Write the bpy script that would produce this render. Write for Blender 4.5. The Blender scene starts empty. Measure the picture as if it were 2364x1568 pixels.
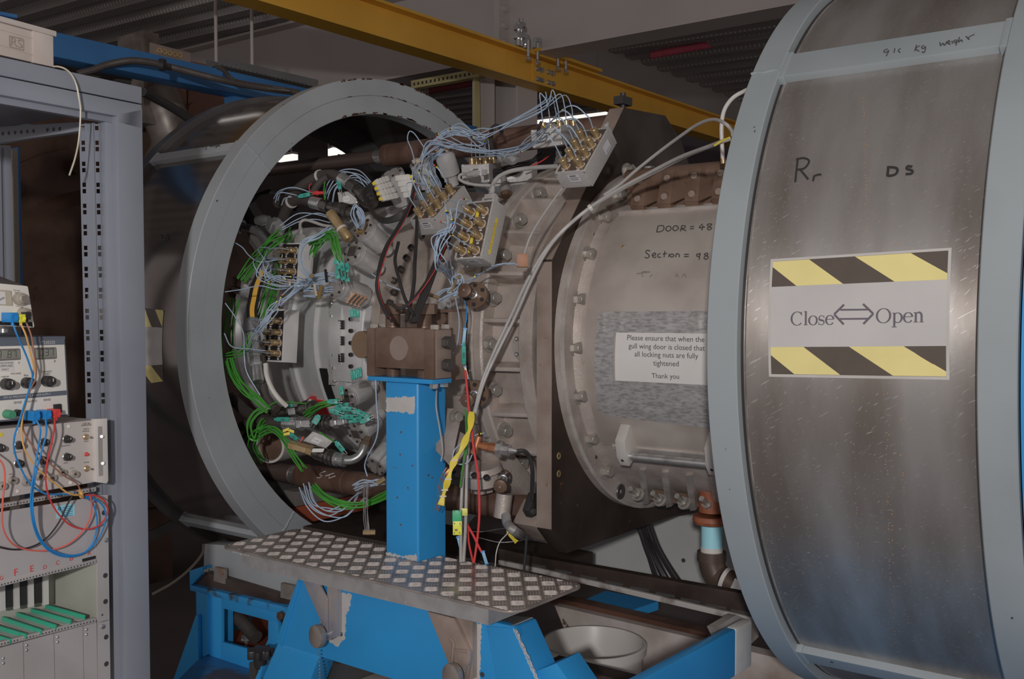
import bpy, bmesh, math, random
from mathutils import Vector as V, Matrix

sc = bpy.context.scene
COL = sc.collection
RND = random.Random(11)
PI = math.pi
rad = math.radians

# ---------------------------------------------------------------- camera
F, YAW, PIT, CAMH = 2346.18, .92394, .032204, 1.30
O = V((0, 0, CAMH))
_c, _s = math.cos(YAW), math.sin(YAW)
FW = V((-_c * math.cos(PIT), _s * math.cos(PIT), -math.sin(PIT)))
RT = V((_s, _c, 0))
UP = RT.cross(FW)
cd = bpy.data.cameras.new('camera')
cd.sensor_width = 36.0
cd.lens = F / 2364 * 36.0
cd.clip_start = .02
cd.clip_end = 100
cam = bpy.data.objects.new('camera', cd)
COL.objects.link(cam)
cam.matrix_world = Matrix(((RT.x, UP.x, -FW.x, O.x), (RT.y, UP.y, -FW.y, O.y), (RT.z, UP.z, -FW.z, O.z), (0, 0, 0, 1)))
sc.camera = cam

# ---------------------------------------------------------------- light
w = bpy.data.worlds.new('hall_light')
sc.world = w
w.use_nodes = True
bg = w.node_tree.nodes['Background']
bg.inputs[0].default_value = (1.0, .93, .92, 1)
bg.inputs[1].default_value = .29
sc.view_settings.view_transform = 'Standard'
sc.view_settings.look = 'None'
sc.view_settings.exposure = 0.0
sc.view_settings.gamma = 1.0
sc.view_settings.use_curve_mapping = False
fl = bpy.data.lights.new('camera_flash', 'AREA')
fl.shape = 'DISK'
fl.size = .12
fl.energy = 67
fl.color = (1.0, .985, .98)
flo = bpy.data.objects.new('camera_flash', fl)
COL.objects.link(flo)
flo.location = O - FW * 1.6 - RT * .26 + UP * .40
flo.rotation_euler = (FW + UP * -.06).to_track_quat('-Z', 'Y').to_euler()

# ---------------------------------------------------------------- pixel rays (2364 x 1568 frame)
YC, ZC = 2.569, 1.207        # engine axis
YA, ZA = 2.569, 1.2265       # sliding casing axis


def ray(x, y): return FW + RT * ((x - 1182) / F) - UP * ((y - 784) / F)
def dep(x, y, d): return O + ray(x, y) * d
def onX(x, y, X):
    d = ray(x, y); return O + d * (X / d.x)
def onY(x, y, Y):
    d = ray(x, y); return O + d * (Y / d.y)
def onZ(x, y, Z):
    d = ray(x, y); return O + d * ((Z - CAMH) / d.z)
def onR(x, y, r, ya=YC, za=ZC, far=False):
    d = ray(x, y); z0 = za - CAMH
    a = d.y ** 2 + d.z ** 2; b = -2 * (d.y * ya + d.z * z0); c = ya ** 2 + z0 ** 2 - r * r
    D = max(b * b - 4 * a * c, 0)
    return O + d * ((-b + (1 if far else -1) * D ** .5) / (2 * a))
def angA(p, ya=YA, za=ZA): return math.atan2(p.z - za, ya - p.y)
def depth(p): return (p - O).dot(FW)
def pol(X, a, r, ya=YC, za=ZC): return V((X, ya - r * math.cos(a), za + r * math.sin(a)))


# ---------------------------------------------------------------- mesh builder
def frame(n, ref=None):
    n = n.normalized()
    if ref is None: ref = V((0, 0, 1)) if abs(n.z) < .9 else V((1, 0, 0))
    u = (ref - n * ref.dot(n)).normalized()
    return u, n.cross(u), n


class B:
    def __init__(s): s.v = []; s.f = []
    def add(s, vs, fs):
        k = len(s.v); s.v += [V(p) for p in vs]; s.f += [tuple(i + k for i in f) for f in fs]; return s
    def obox(s, o, u, v, w):
        o, u, v, w = V(o), V(u), V(v), V(w)
        p = [o, o + u, o + u + v, o + v]; p += [q + w for q in p]
        return s.add(p, [(3, 2, 1, 0), (4, 5, 6, 7), (0, 1, 5, 4), (1, 2, 6, 5), (2, 3, 7, 6), (3, 0, 4, 7)])
    def box(s, a, b):
        return s.obox(a, (b[0] - a[0], 0, 0), (0, b[1] - a[1], 0), (0, 0, b[2] - a[2]))
    def cbox(s, c, ux, uy, uz):
        c = V(c); return s.obox(c - (ux + uy + uz) * .5, ux, uy, uz)
    def prism(s, poly, vec):
        n = len(poly); vec = V(vec); P = [V(p) for p in poly]
        return s.add(P + [p + vec for p in P], [tuple(range(n))[::-1], tuple(range(n, 2 * n))] + [(i, (i + 1) % n, n + (i + 1) % n, n + i) for i in range(n)])
    def frustum(s, A, Bp):
        n = len(A)
        return s.add(list(A) + list(Bp), [tuple(range(n))[::-1], tuple(range(n, 2 * n))] + [(i, (i + 1) % n, n + (i + 1) % n, n + i) for i in range(n)])
    def lathe(s, o, ax, prof, n=32, a0=0, a1=2 * PI, ref=None, closed=True, caps=True):
        """prof: (t along axis, radius); a closed profile makes a solid ring"""
        o = V(o); u, v, ax = frame(V(ax), ref); full = abs(a1 - a0) > 2 * PI - 1e-6
        m = n if full else n + 1; k = len(prof); vs = []
        for i in range(m):
            a = a0 + (a1 - a0) * i / n; d = u * math.cos(a) + v * math.sin(a)
            vs += [o + ax * t + d * r for t, r in prof]
        fs = []
        for i in range(n):
            j = (i + 1) % m
            for q in range(k if closed else k - 1):
                r = (q + 1) % k; fs.append((i * k + q, j * k + q, j * k + r, i * k + r))
        if not full and closed and caps: fs += [tuple(range(k)), tuple(range((m - 1) * k, m * k))[::-1]]
        return s.add(vs, fs)
    def cyl(s, a, b, r0, r1=None, n=20):
        a, b = V(a), V(b); r1 = r0 if r1 is None else r1
        u, v, ax = frame(b - a); A = []; Bq = []
        for i in range(n):
            t = 2 * PI * i / n; d = u * math.cos(t) + v * math.sin(t); A.append(a + d * r0); Bq.append(b + d * r1)
        return s.frustum(A, Bq)
    def stack(s, o, ax, prof, n=24):
        """solid of revolution from a list of (t, r), flat end caps"""
        o = V(o); u, v, ax = frame(V(ax)); vs = []; k = len(prof)
        for t, r in prof:
            for i in range(n):
                a = 2 * PI * i / n; vs.append(o + ax * t + (u * math.cos(a) + v * math.sin(a)) * max(r, 1e-5))
        fs = [tuple(range(n))[::-1], tuple(range((k - 1) * n, k * n))]
        for q in range(k - 1):
            for i in range(n):
                j = (i + 1) % n; fs.append((q * n + i, q * n + j, (q + 1) * n + j, (q + 1) * n + i))
        return s.add(vs, fs)
    def tube(s, pts, r, n=8, r2=None):
        pts = [V(p) for p in pts]; m = len(pts); vs = []; u = None
        for i, p in enumerate(pts):
            t = (pts[min(i + 1, m - 1)] - pts[max(i - 1, 0)])
            t = t.normalized() if t.length > 1e-9 else V((0, 0, 1))
            if u is None: u = frame(t)[0]
            u = (u - t * u.dot(t)); u = u.normalized() if u.length > 1e-6 else frame(t)[0]
            v = t.cross(u); rr = r if r2 is None else r + (r2 - r) * i / (m - 1)
            vs += [p + (u * math.cos(2 * PI * q / n) + v * math.sin(2 * PI * q / n)) * rr for q in range(n)]
        fs = [tuple(range(n))[::-1], tuple(range((m - 1) * n, m * n))]
        for i in range(m - 1):
            for q in range(n):
                k = (q + 1) % n; fs.append((i * n + q, i * n + k, (i + 1) * n + k, (i + 1) * n + q))
        return s.add(vs, fs)
    def hexa(s, p, ax, r, h, wash=0, wh=.004, dome=0):
        """hexagon bolt head standing on p along ax, on a washer"""
        p = V(p); u, v, ax = frame(V(ax))
        if wash: s.cyl(p, p + ax * wh, wash, n=20); p = p + ax * wh
        s.cyl(p, p + ax * h, r, n=6)
        s.cyl(p + ax * h, p + ax * (h + r * .06), r * .84, r * .78, n=18)
        return s
    def sock(s, p, ax, r, h):
        p = V(p); u, v, ax = frame(V(ax))
        return s.lathe(p, ax, [(0, .0001), (0, r), (h * .9, r), (h, r * .9), (h, r * .55), (h * .55, r * .55), (h * .5, .0001)], n=14, closed=False)
    def strip(s, pts, wid, nrm, th):
        """flat ribbon through pts, width wid (number or list), raised th along nrm"""
        m = len(pts); L = []; Rr = []
        for i, p in enumerate(pts):
            t = (V(pts[min(i + 1, m - 1)]) - V(pts[max(i - 1, 0)])).normalized()
            n_ = nrm[i] if isinstance(nrm, list) else nrm
            b = t.cross(n_).normalized(); ww = wid[i] if isinstance(wid, list) else wid
            L.append((V(p) - b * ww / 2, n_)); Rr.append((V(p) + b * ww / 2, n_))
        vs = []
        for (a, n_), (b, _) in zip(L, Rr): vs += [a, b, b + n_ * th, a + n_ * th]
        fs = [(0, 1, 2, 3), tuple(range(4 * m - 4, 4 * m))[::-1]]
        for i in range(m - 1):
            for q in range(4): fs.append((4 * i + q, 4 * i + (q + 1) % 4, 4 * i + 4 + (q + 1) % 4, 4 * i + 4 + q))
        return s.add(vs, fs)
    def make(s, name, m, parent=None, ang=35, bev=0, seg=2, fix=True):
        me = bpy.data.meshes.new(name)
        if parent is not None: off = WO[parent.name]
        else:
            xs = [p.x for p in s.v]; ys = [p.y for p in s.v]; zs = [p.z for p in s.v]
            off = V(((min(xs) + max(xs)) / 2, (min(ys) + max(ys)) / 2, min(zs)))
        me.from_pydata([p - off for p in s.v], [], s.f)
        if bev or fix:
            bm = bmesh.new(); bm.from_mesh(me)
            if fix: bmesh.ops.recalc_face_normals(bm, faces=bm.faces[:])
            if bev:
                ed = [e for e in bm.edges if len(e.link_faces) == 2 and e.calc_face_angle(0) > .6]
                bmesh.ops.bevel(bm, geom=ed, offset=bev, segments=seg, profile=.6, affect='EDGES', clamp_overlap=True)
            bm.to_mesh(me); bm.free()
        me.polygons.foreach_set('use_smooth', [True] * len(me.polygons))
        me.set_sharp_from_angle(angle=rad(ang))
        ms = m if isinstance(m, (list, tuple)) else [m]
        for q in ms: me.materials.append(q)
        o = bpy.data.objects.new(name, me); COL.objects.link(o)
        if parent is not None: o.parent = parent
        else: o.location = off
        WO[o.name] = off
        return o


WO = {}


def tag(o, label, cat, group=None, kind=None):
    if label: o['label'] = label
    if cat: o['category'] = cat
    if group: o['group'] = group
    if kind: o['kind'] = kind
    return o


def thing(name, label, cat, loc, group=None):
    o = bpy.data.objects.new(name, None); COL.objects.link(o); o.empty_display_size = .05
    o.location = V(loc); WO[o.name] = V(loc)
    return tag(o, label, cat, group)


def crom(P, n=6):
    """smooth curve through the points"""
    P = [V(p) for p in P]
    if len(P) < 3: return P
    Q = [P[0] * 2 - P[1]] + P + [P[-1] * 2 - P[-2]]; out = []
    for i in range(1, len(Q) - 2):
        a, b, c, d = Q[i - 1], Q[i], Q[i + 1], Q[i + 2]
        for k in range(n):
            t = k / n
            out.append(.5 * ((2 * b) + (c - a) * t + (2 * a - 5 * b + 4 * c - d) * t * t + (3 * b - a - 3 * c + d) * t ** 3))
    return out + [P[-1]]


def path(spec):
    """'x,y,d x,y,d ...' pixel + distance along the view; a missing d is interpolated"""
    L = [list(map(float, q.split(','))) for q in spec.split()]
    known = [i for i, q in enumerate(L) if len(q) > 2]
    out = []
    for i, q in enumerate(L):
        if len(q) > 2: d = q[2]
        else:
            a = max([k for k in known if k < i], default=known[0]); b = min([k for k in known if k > i], default=known[-1])
            d = L[a][2] if a == b else L[a][2] + (L[b][2] - L[a][2]) * (i - a) / (b - a)
        out.append(dep(q[0], q[1], d))
    return out


# ---------------------------------------------------------------- materials
def lin(c): return c / 12.92 if c <= .04045 else ((c + .055) / 1.055) ** 2.4
def C(r, g, b, k=2.0, o=.010): return tuple(min(.92, max(.012, (lin(q / 255) - o) * k)) for q in (r, g, b))


MATS = {}


def M(name, c, rough=.5, metal=0, c2=None, s=8, lo=.42, hi=.66, spots=None, ss=70, st=.68, bump=0, bs=90, rv=.08, stretch=(1, 1, 1), emit=None, es=1, spots2=None, ss2=25, st2=.7, stretch2=(1, 1, 1), alpha=1, trans=0):
    if name in MATS: return MATS[name]
    m = bpy.data.materials.new(name); m.use_nodes = True; MATS[name] = m
    nt = m.node_tree; N = nt.nodes; L = nt.links; bs_ = N['Principled BSDF']
    bs_.inputs['Base Color'].default_value = (*c, 1); bs_.inputs['Roughness'].default_value = rough; bs_.inputs['Metallic'].default_value = metal
    if trans: bs_.inputs['Transmission Weight'].default_value = trans
    if alpha < 1: bs_.inputs['Alpha'].default_value = alpha
    if emit:
        bs_.inputs['Emission Color'].default_value = (*emit, 1); bs_.inputs['Emission Strength'].default_value = es
        return m
    tc = N.new('ShaderNodeTexCoord')
    def noise(scale, st_, det=5):
        mp = N.new('ShaderNodeMapping'); mp.inputs['Scale'].default_value = st_; L.new(tc.outputs['Object'], mp.inputs[0])
        n = N.new('ShaderNodeTexNoise'); n.inputs['Scale'].default_value = scale; n.inputs['Detail'].default_value = det; L.new(mp.outputs[0], n.inputs['Vector']); return n.outputs[0]
    def ramp(src, lo_, hi_):
        r = N.new('ShaderNodeMapRange'); r.inputs[1].default_value = lo_; r.inputs[2].default_value = hi_; L.new(src, r.inputs[0]); return r.outputs[0]
    def mix(f, a, b):
        x = N.new('ShaderNodeMix'); x.data_type = 'RGBA'; L.new(f, x.inputs[0])
        if isinstance(a, tuple): x.inputs[6].default_value = (*a, 1)
        else: L.new(a, x.inputs[6])
        x.inputs[7].default_value = (*b, 1); return x.outputs[2]
    n1 = noise(s, stretch)
    c2 = c2 or tuple(q * .88 for q in c)
    col = mix(ramp(n1, lo, hi), c, c2)
    if spots: col = mix(ramp(noise(ss, (1, 1, 1), 4), st, st + .03), col, spots)
    if spots2: col = mix(ramp(noise(ss2, stretch2, 6), st2, st2 + .04), col, spots2)
    L.new(col, bs_.inputs['Base Color'])
    if rv:
        r = N.new('ShaderNodeMapRange'); r.inputs[1].default_value = .3; r.inputs[2].default_value = .7
        r.inputs[3].default_value = max(.05, rough - rv); r.inputs[4].default_value = min(1, rough + rv)
        L.new(n1, r.inputs[0]); L.new(r.outputs[0], bs_.inputs['Roughness'])
    if bump:
        b = N.new('ShaderNodeBump'); b.inputs['Strength'].default_value = bump; b.inputs['Distance'].default_value = .004
        L.new(noise(bs, stretch), b.inputs['Height']); L.new(b.outputs[0], bs_.inputs['Normal'])
    return m


GREY = M('grey_paint', C(120, 125, 127, 2.0), .42, c2=C(112, 117, 119, 2.0), s=3, spots=C(62, 55, 52), ss=48, st=.735, bump=.03)
GREYD = M('grey_paint_worn', C(116, 119, 121, 2.6), .4, c2=C(108, 110, 112, 2.6), s=3, spots=C(58, 50, 48), ss=36, st=.735, bump=.03)
STEEL = M('brushed_steel', (.44, .42, .405), .38, .45, c2=(.36, .345, .33), s=14, bump=.02)
SHEET = M('sheet_aluminium', (.82, .805, .795), .30, .32, c2=(.70, .69, .68), s=10)
ALU = M('anodised_aluminium', C(142, 138, 135, 2.1), .45, .35, s=60, stretch=(1, 8, 8))
CAST = M('cast_metal', C(142, 133, 127, 2.2), .5, .22, c2=C(118, 108, 102, 2.2), s=9, bump=.25, bs=160)
RIM = M('machined_metal', C(152, 146, 141, 2.2), .34, .35, c2=C(130, 124, 119, 2.2), s=18)
PLATE = M('dark_steel_plate', C(66, 58, 54, 2.0), .38, .4, c2=C(52, 45, 42, 2.0), s=5, spots=C(96, 70, 52, 2), ss=26, st=.72)
EDGE = M('ground_steel_edge', C(122, 110, 102, 2.2), .45, .2, c2=C(108, 94, 86, 2.2), s=12, spots=C(112, 78, 54, 2), ss=60, st=.72)
BROWN = M('brown_steel', C(100, 84, 75, 2.2), .42, .2, c2=C(84, 68, 59, 2.2), s=12)
PIPE = M('rusty_brown_pipe', C(84, 67, 60, 2.7), .45, .15, c2=C(70, 54, 48, 2.7), s=14, bump=.06)
BRONZE = M('bronze_casting', C(100, 82, 71, 2.1), .4, .25, c2=C(80, 64, 54, 2.1), s=10)
BRASS = M('brass', (.62, .45, .25), .30, .6, c2=(.50, .35, .18), s=30)
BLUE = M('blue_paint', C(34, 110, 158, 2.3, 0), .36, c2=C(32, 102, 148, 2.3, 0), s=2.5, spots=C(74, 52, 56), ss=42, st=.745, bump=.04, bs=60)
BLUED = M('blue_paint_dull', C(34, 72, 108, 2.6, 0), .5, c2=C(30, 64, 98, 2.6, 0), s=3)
PRIMER = M('bare_grey_primer', C(158, 155, 152), .55, c2=C(146, 143, 140), s=10)
WHITE = M('white_paper', C(172, 168, 165, 2.05), .55, s=4)
WHITEP = M('white_plastic', C(166, 161, 156, 2.0), .38, s=4)
BLACK = M('black_rubber', (.040, .036, .036), .42, s=20)
BLACKP = M('black_panel', (.034, .030, .029), .38, s=20)
INK = M('black_ink', (.035, .031, .030), .6)
INKF = M('faded_ink', (.085, .078, .073), .6)
DARK = M('dark_steel', (.09, .082, .078), .45, .2, c2=(.07, .064, .06), s=8)
RACK = M('blue_grey_enamel', C(104, 106, 113, 2.4), .42, c2=C(98, 100, 107, 2.4), s=3, spots=C(120, 100, 84), ss=60, st=.76, bump=.03, bs=200)
YELB = M('yellow_beam_paint', C(120, 92, 42, 4.6), .45, c2=C(112, 85, 38, 4.6), s=1.6)
GWALL = M('grey_beam_paint', C(98, 93, 91, 5.0), .6, c2=C(92, 87, 85, 5.0), s=.8)
TUBE = M('pale_blue_tube', C(134, 147, 162, 2.0), .35, s=30)
GREEN = M('green_cable', C(64, 126, 52, 1.8), .4, s=30)
TEAL = M('teal_plastic', C(54, 134, 120, 1.9), .42, s=30)
YEL = M('yellow_sleeve', C(200, 164, 62, 2.0), .45, s=20)
RED = M('red_wire', C(180, 62, 62, 1.8), .4, s=20)
ORANGE = M('orange_wire', C(216, 140, 82, 2.0), .4, s=20)
BLUEW = M('blue_wire', C(44, 118, 176, 1.7), .4, s=20)
BRNW = M('brown_wire', C(128, 92, 76, 2.1), .4, s=20)
GCAB = M('grey_cable', C(132, 129, 126, 2.1), .45, s=20)
COPPER = M('copper', C(150, 104, 78, 2.2), .38, .6, s=30)
CHROME = M('zinc_plated', (.66, .655, .65), .25, .8, c2=(.46, .455, .45), s=40)
BOLT = M('bolt_steel', C(128, 123, 118, 2.1), .34, .35, c2=C(112, 107, 102, 2.1), s=40)
HOSE = M('dark_rubber_hose', (.085, .070, .063), .55, s=40)

# ================================================================ the setting
def polyX(P, X, th): return [onX(x, y, X) for x, y in P], V((th, 0, 0))
def polyY(P, Y, th): return [onY(x, y, Y) for x, y in P], V((0, th, 0))
def polyZ(P, Z, th): return [onZ(x, y, Z) for x, y in P], V((0, 0, th))
def struct(b, name, m, **k): return tag(b.make(name, m, **k), None, None, kind='structure')


struct(B().box((-12, -1.5, -.1), (3, 14, 0)), 'floor', M('concrete_floor', (.2, .175, .17), .6, c2=(.15, .13, .125), s=1.2, spots=(.2, .18, .17), ss=9, st=.72))
struct(B().box((-12, 13, 0), (3, 13.1, 6)), 'wall_back', M('dark_wall', (.3, .24, .27), .8, c2=(.24, .2, .22), s=.5))
struct(B().box((-12.1, -1.5, 0), (-12, 14, 6)), 'wall_left', M('dark_wall_side', (.26, .22, .21), .8, c2=(.2, .17, .16), s=.5))
deck = M('roof_deck', (.5, .46, .44), .6, 0, c2=(.42, .38, .36), s=.6)
_nt = deck.node_tree
_tc = next(n for n in _nt.nodes if n.type == 'TEX_COORD')
_mp = _nt.nodes.new('ShaderNodeVectorMath'); _mp.operation = 'MULTIPLY'; _mp.inputs[1].default_value = (22, 24, 0); _nt.links.new(_tc.outputs['Object'], _mp.inputs[0])
_fr = _nt.nodes.new('ShaderNodeVectorMath'); _fr.operation = 'FRACTION'; _nt.links.new(_mp.outputs[0], _fr.inputs[0])
_su = _nt.nodes.new('ShaderNodeVectorMath'); _su.operation = 'DISTANCE'; _su.inputs[1].default_value = (.5, .5, 0); _nt.links.new(_fr.outputs[0], _su.inputs[0])
_lt = _nt.nodes.new('ShaderNodeMath'); _lt.operation = 'LESS_THAN'; _lt.inputs[1].default_value = .2; _nt.links.new(_su.outputs['Value'], _lt.inputs[0])
_mx = _nt.nodes.new('ShaderNodeMix'); _mx.data_type = 'RGBA'; _bs = _nt.nodes['Principled BSDF']
_nt.links.new(_lt.outputs[0], _mx.inputs[0]); _nt.links.new(_bs.inputs['Base Color'].links[0].from_socket, _mx.inputs[6]); _mx.inputs[7].default_value = (.8, .76, .72, 1)
_nt.links.new(_mx.outputs[2], _bs.inputs['Base Color'])
prof = []
y = -1.5
while y < 14:
    prof += [(y, 0), (y + .12, 0), (y + .17, .09), (y + .27, .09)]; y += .32
cz = lambda X: 3.62 - .05 * X * .5
b = B(); n = len(prof)
vs = [(-12, p, cz(-12) + q) for p, q in prof] + [(3, p, cz(3) + q) for p, q in prof]
b.add(vs, [(i, i + 1, n + i + 1, n + i) for i in range(n - 1)])
struct(b, 'ceiling', deck, ang=20, fix=False)

# ---------------------------------------------------------------- roof steel
def ibeam_x(b, x0, x1, Y, z0, z1, fw=.2, ft=.016, wt=.012):
    b.box((x0, Y - wt / 2, z0 + ft), (x1, Y + wt / 2, z1 - ft)); b.box((x0, Y - fw / 2, z0), (x1, Y + fw / 2, z0 + ft)); b.box((x0, Y - fw / 2, z1 - ft), (x1, Y + fw / 2, z1)); return b
def ibeam_y(b, X, y0, y1, z0, z1, fw=.16, ft=.014, wt=.01):
    b.box((X - wt / 2, y0, z0 + ft), (X + wt / 2, y1, z1 - ft)); b.box((X - fw / 2, y0, z0), (X + fw / 2, y1, z0 + ft)); b.box((X - fw / 2, y0, z1 - ft), (X + fw / 2, y1, z1)); return b


BY = 4.95
zb = onY(1284, 117, BY).z - .016
zt = onY(690, 57, BY).z
xs = onY(1172, 50, BY).x
t = thing('roof_beam', 'long grey roof beam crossing above the yellow beam', 'beam', (xs, BY, zb))
ibeam_x(B(), -7.5, xs - .02, BY, zb, zt).make('beam_section', GWALL, t)
ibeam_x(B(), xs + .02, 1.2, BY, zb, zt).make('beam_section', GWALL, t)
ep = B().box((xs - .02, BY - .11, zb - .02), (xs + .02, BY + .11, zt + .05)); ep.make('splice_plate', GWALL, t)
for k in range(5):
    for dy in (-.07,):
        B().hexa((xs + .02, BY + dy, zb + .10 + k * .10), V((1, 0, 0)), .022, .018, wash=.03).make('bolt', GWALL, t)
xb = -5.2
zq = onX(1640, 168, xb).z
t = thing('roof_beam', 'grey roof beam running away to the right behind the yellow beam', 'beam', (xb, BY + .12, zb))
ibeam_y(B(), xb, BY + .12, 12.9, zq - .55, zq, fw=.2).make('beam_section', GWALL, t)
x0, x1 = onY(1115, 300, BY).x, onY(1218, 300, BY).x
t = thing('steel_column', 'grey steel column standing under the grey roof beam', 'column', ((x0 + x1) / 2, BY, 0))
b = B().box((x0, BY - .1, 0), (x0 + .014, BY + .1, zb)).box((x1 - .014, BY - .1, 0), (x1, BY + .1, zb)).box((x0 + .014, BY - .006, 0), (x1 - .014, BY + .006, zb))
b.make('column_section', GWALL, t)
B().box((x0, BY - .104, .6), ((x0 + x1) / 2, BY - .1, zb - .02)).make('cover_strip', GWALL, t)

# yellow crane beam with its splice and hanger clamps
ax_, az0, az1 = -3.56, 2.605, 2.785
t = thing('crane_beam', 'yellow crane runway beam hanging below the grey roof beam', 'beam', (ax_, 4.5, az0))
ys = 4.66
ibeam_y(B(), ax_, 1.2, ys, az0, az1, fw=.13).make('beam_section', YELB, t)
ibeam_y(B(), ax_, ys + .004, 11.5, az0, az1, fw=.13).make('beam_section', YELB, t)
ysp = (onX(1226, 150, ax_).y, onX(1283, 170, ax_).y)
B().box((ax_ + .005, ysp[0], az0 + .02), (ax_ + .017, ysp[1] + .05, az1 - .02)).make('splice_plate', YELB, t)
for px in ((1240, 159), (1249, 162), (1265, 167), (1275, 170)):
    for dz in (0, 24):
        p = onX(px[0], px[1] + dz, ax_ + .017); B().hexa(p, V((1, 0, 0)), .014, .012, wash=.017).make('bolt', CHROME, t)
B().box((ax_ - .11, ysp[0] - .06, az1), (ax_ + .11, ysp[1] + .36, az1 + .018)).make('top_plate', YELB, t)
for px in ((1219, 133), (1241, 140), (1288, 157), (1306, 163)):
    p = onX(px[0], px[1], ax_ + .075); B().cyl((p.x, p.y, az1 - .045), (p.x, p.y, az1 + .05), .011, n=10).hexa((p.x, p.y, az1 - .05), V((0, 0, -1)), .018, .016).make('stud', CHROME, t)
for px, h in (((1197, 112), .14), ((1203, 108), .17), ((1213, 114), .08), ((1240, 108), .09), ((1258, 100), .13)):
    p = onX(px[0], px[1], ax_ + .05); B().cyl((p.x, p.y, az1 + .01), (p.x, p.y, az1 + h), .014, n=10).hexa((p.x, p.y, az1 + h * .35), V((0, 0, 1)), .03, .03).hexa((p.x, p.y, az1 + h * .7), V((0, 0, 1)), .03, .025).make('hanger_bolt', CHROME, t)

# slotted angles in front of the deck
def slotted(name, label, a, c, wd, nrm, m, n):
    a, c = V(a), V(c); u = (c - a).normalized(); w_ = nrm.cross(u).normalized() * wd; b = B(); L = (c - a).length; q = L / n
    for k in (0, .68): b.obox(a + w_ * k, c - a, w_ * .32, nrm * .004)
    for k in range(n): b.obox(a + u * q * k + w_ * .3, u * q * .5, w_ * .4, nrm * .004)
    b.obox(a, c - a, nrm * -wd, w_ * .06)
    return tag(b.make(name, m), label, 'bracket')
SLOT = M('slotted_angle_paint', C(112, 104, 76, 4), .5)
slotted('slotted_angle', 'long slotted steel angle sloping up to the grey column', onY(950, 205, 4.8), onY(1107, 177, 4.8), .05, V((0, -1, 0)), SLOT, 16)
slotted('slotted_angle', 'upright slotted steel angle against the grey column', onY(1108, 180, 4.8), onY(1110, 320, 4.8), -.05, V((0, -1, 0)), SLOT, 12)
# fluorescent lamps, far back
LAMP = M('lamp_glow', (1, 1, 1), emit=(1, .97, .92), es=.95)
def lamp(label, P, Q, h, d):
    a, c = dep(*P, d), dep(*Q, d); t = thing('tube_lamp', label, 'lamp', (a + c) / 2)
    up = V((0, 0, h)); B().obox(a, c - a, V((0, .06, 0)), up).make('diffuser', LAMP, t)
    B().obox(a + up, c - a, V((0, .06, 0)), V((0, 0, .02))).make('housing', GWALL, t)
    for f in (.1, .9): q = a + up + (c - a) * f; B().cyl((q.x, q.y, q.z), (q.x, q.y, cz(q.x)), .006, n=6).make('suspension_rod', GWALL, t)
lamp('long lit tube lamp behind the small grey scanner box with brass caps', (1219, 296), (1398, 274), .055, 8)
lamp('lit lamp seen through the grey ring above the left pipe', (641, 374), (676, 368), .05, 9)
lamp('small lit lamp seen through the grey ring, left of the pair', (757, 360), (768, 356), .06, 9)
lamp('small lit lamp seen through the grey ring, right of the pair', (776, 355), (793, 352), .05, 9)
tag(B().cyl(dep(1500, 128, 9.5), dep(1800, 72, 9.5), .035, n=10).make('roof_pipe', M('pink_pipe', C(128, 62, 72, 4), .5)), 'pink pipe running along the roof beside the right casing', 'pipe')
tag(B().cyl(dep(990, 210, 9.5), dep(1105, 190, 9.5), .03, n=10).make('roof_pipe', M('red_pipe', C(80, 42, 42, 4), .5)), 'dull red pipe running along the roof left of the grey column', 'pipe')
for px, py0, py1, lb in ((499, 22, 156, 'left'), (582, 50, 166, 'right')):
    a = dep(px, py1, 4.9); tag(B().cyl((a.x, a.y, a.z - .05), (a.x, a.y, 3.9), .008, n=8).make('hanging_rod', GWALL), f'thin {lb} hanging rod dropping from the roof behind the blue beam', 'rod')

# ---------------------------------------------------------------- blue overhead beam and what is on it
XB = -3.4
z0, z1 = 2.165, 2.25
t = thing('gantry_beam', 'blue overhead beam passing behind the left casing', 'beam', (XB, 2.6, z0))
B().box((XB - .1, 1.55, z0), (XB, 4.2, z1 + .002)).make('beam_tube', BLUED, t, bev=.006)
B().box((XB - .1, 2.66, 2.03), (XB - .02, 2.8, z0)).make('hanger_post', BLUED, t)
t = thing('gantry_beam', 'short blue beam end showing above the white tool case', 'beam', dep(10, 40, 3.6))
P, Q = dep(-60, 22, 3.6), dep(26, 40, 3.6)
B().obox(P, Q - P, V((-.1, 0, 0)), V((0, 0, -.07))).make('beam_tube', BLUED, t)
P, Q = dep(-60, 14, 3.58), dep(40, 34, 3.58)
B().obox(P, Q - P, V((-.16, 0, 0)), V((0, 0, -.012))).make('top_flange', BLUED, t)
P = [onX(x, y, XB - .05) for x, y in ((347, 98), (440, 122), (440, 160), (347, 140))]
t = thing('bracket_plate', 'perforated metal plate standing on the blue overhead beam', 'bracket', P[3])
B().prism(P, (-.006, 0, 0)).make('plate', M('bracket_steel', C(92, 82, 76, 3), .5, .3), t)
for k in range(5):
    p = onX(367 + k * 11.7, 117.5 + k * 2.6, XB - .05); B().lathe(p, V((1, 0, 0)), [(0, .006), (0, .012), (.006, .011), (.006, .006)], n=14).make('grommet', BRASS, t)
cb = path('180,170,3.6 215,161 250,149 300,140 340,143 375,150 430,164 500,182,3.8 560,195 620,205 690,214,4.0')
t = thing('power_cable', 'thick black cable draped along the blue overhead beam', 'cable', cb[0])
B().tube(crom(cb), .0125, 10).make('sheath', HOSE, t)
B().cyl(dep(370, 150, 3.62), dep(381, 152, 3.62), .019, n=12).cbox(dep(375, 143, 3.62), V((.02, 0, 0)), V((0, .02, 0)), V((0, 0, .02))).make('cable_clip', BLACK, t)
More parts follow.
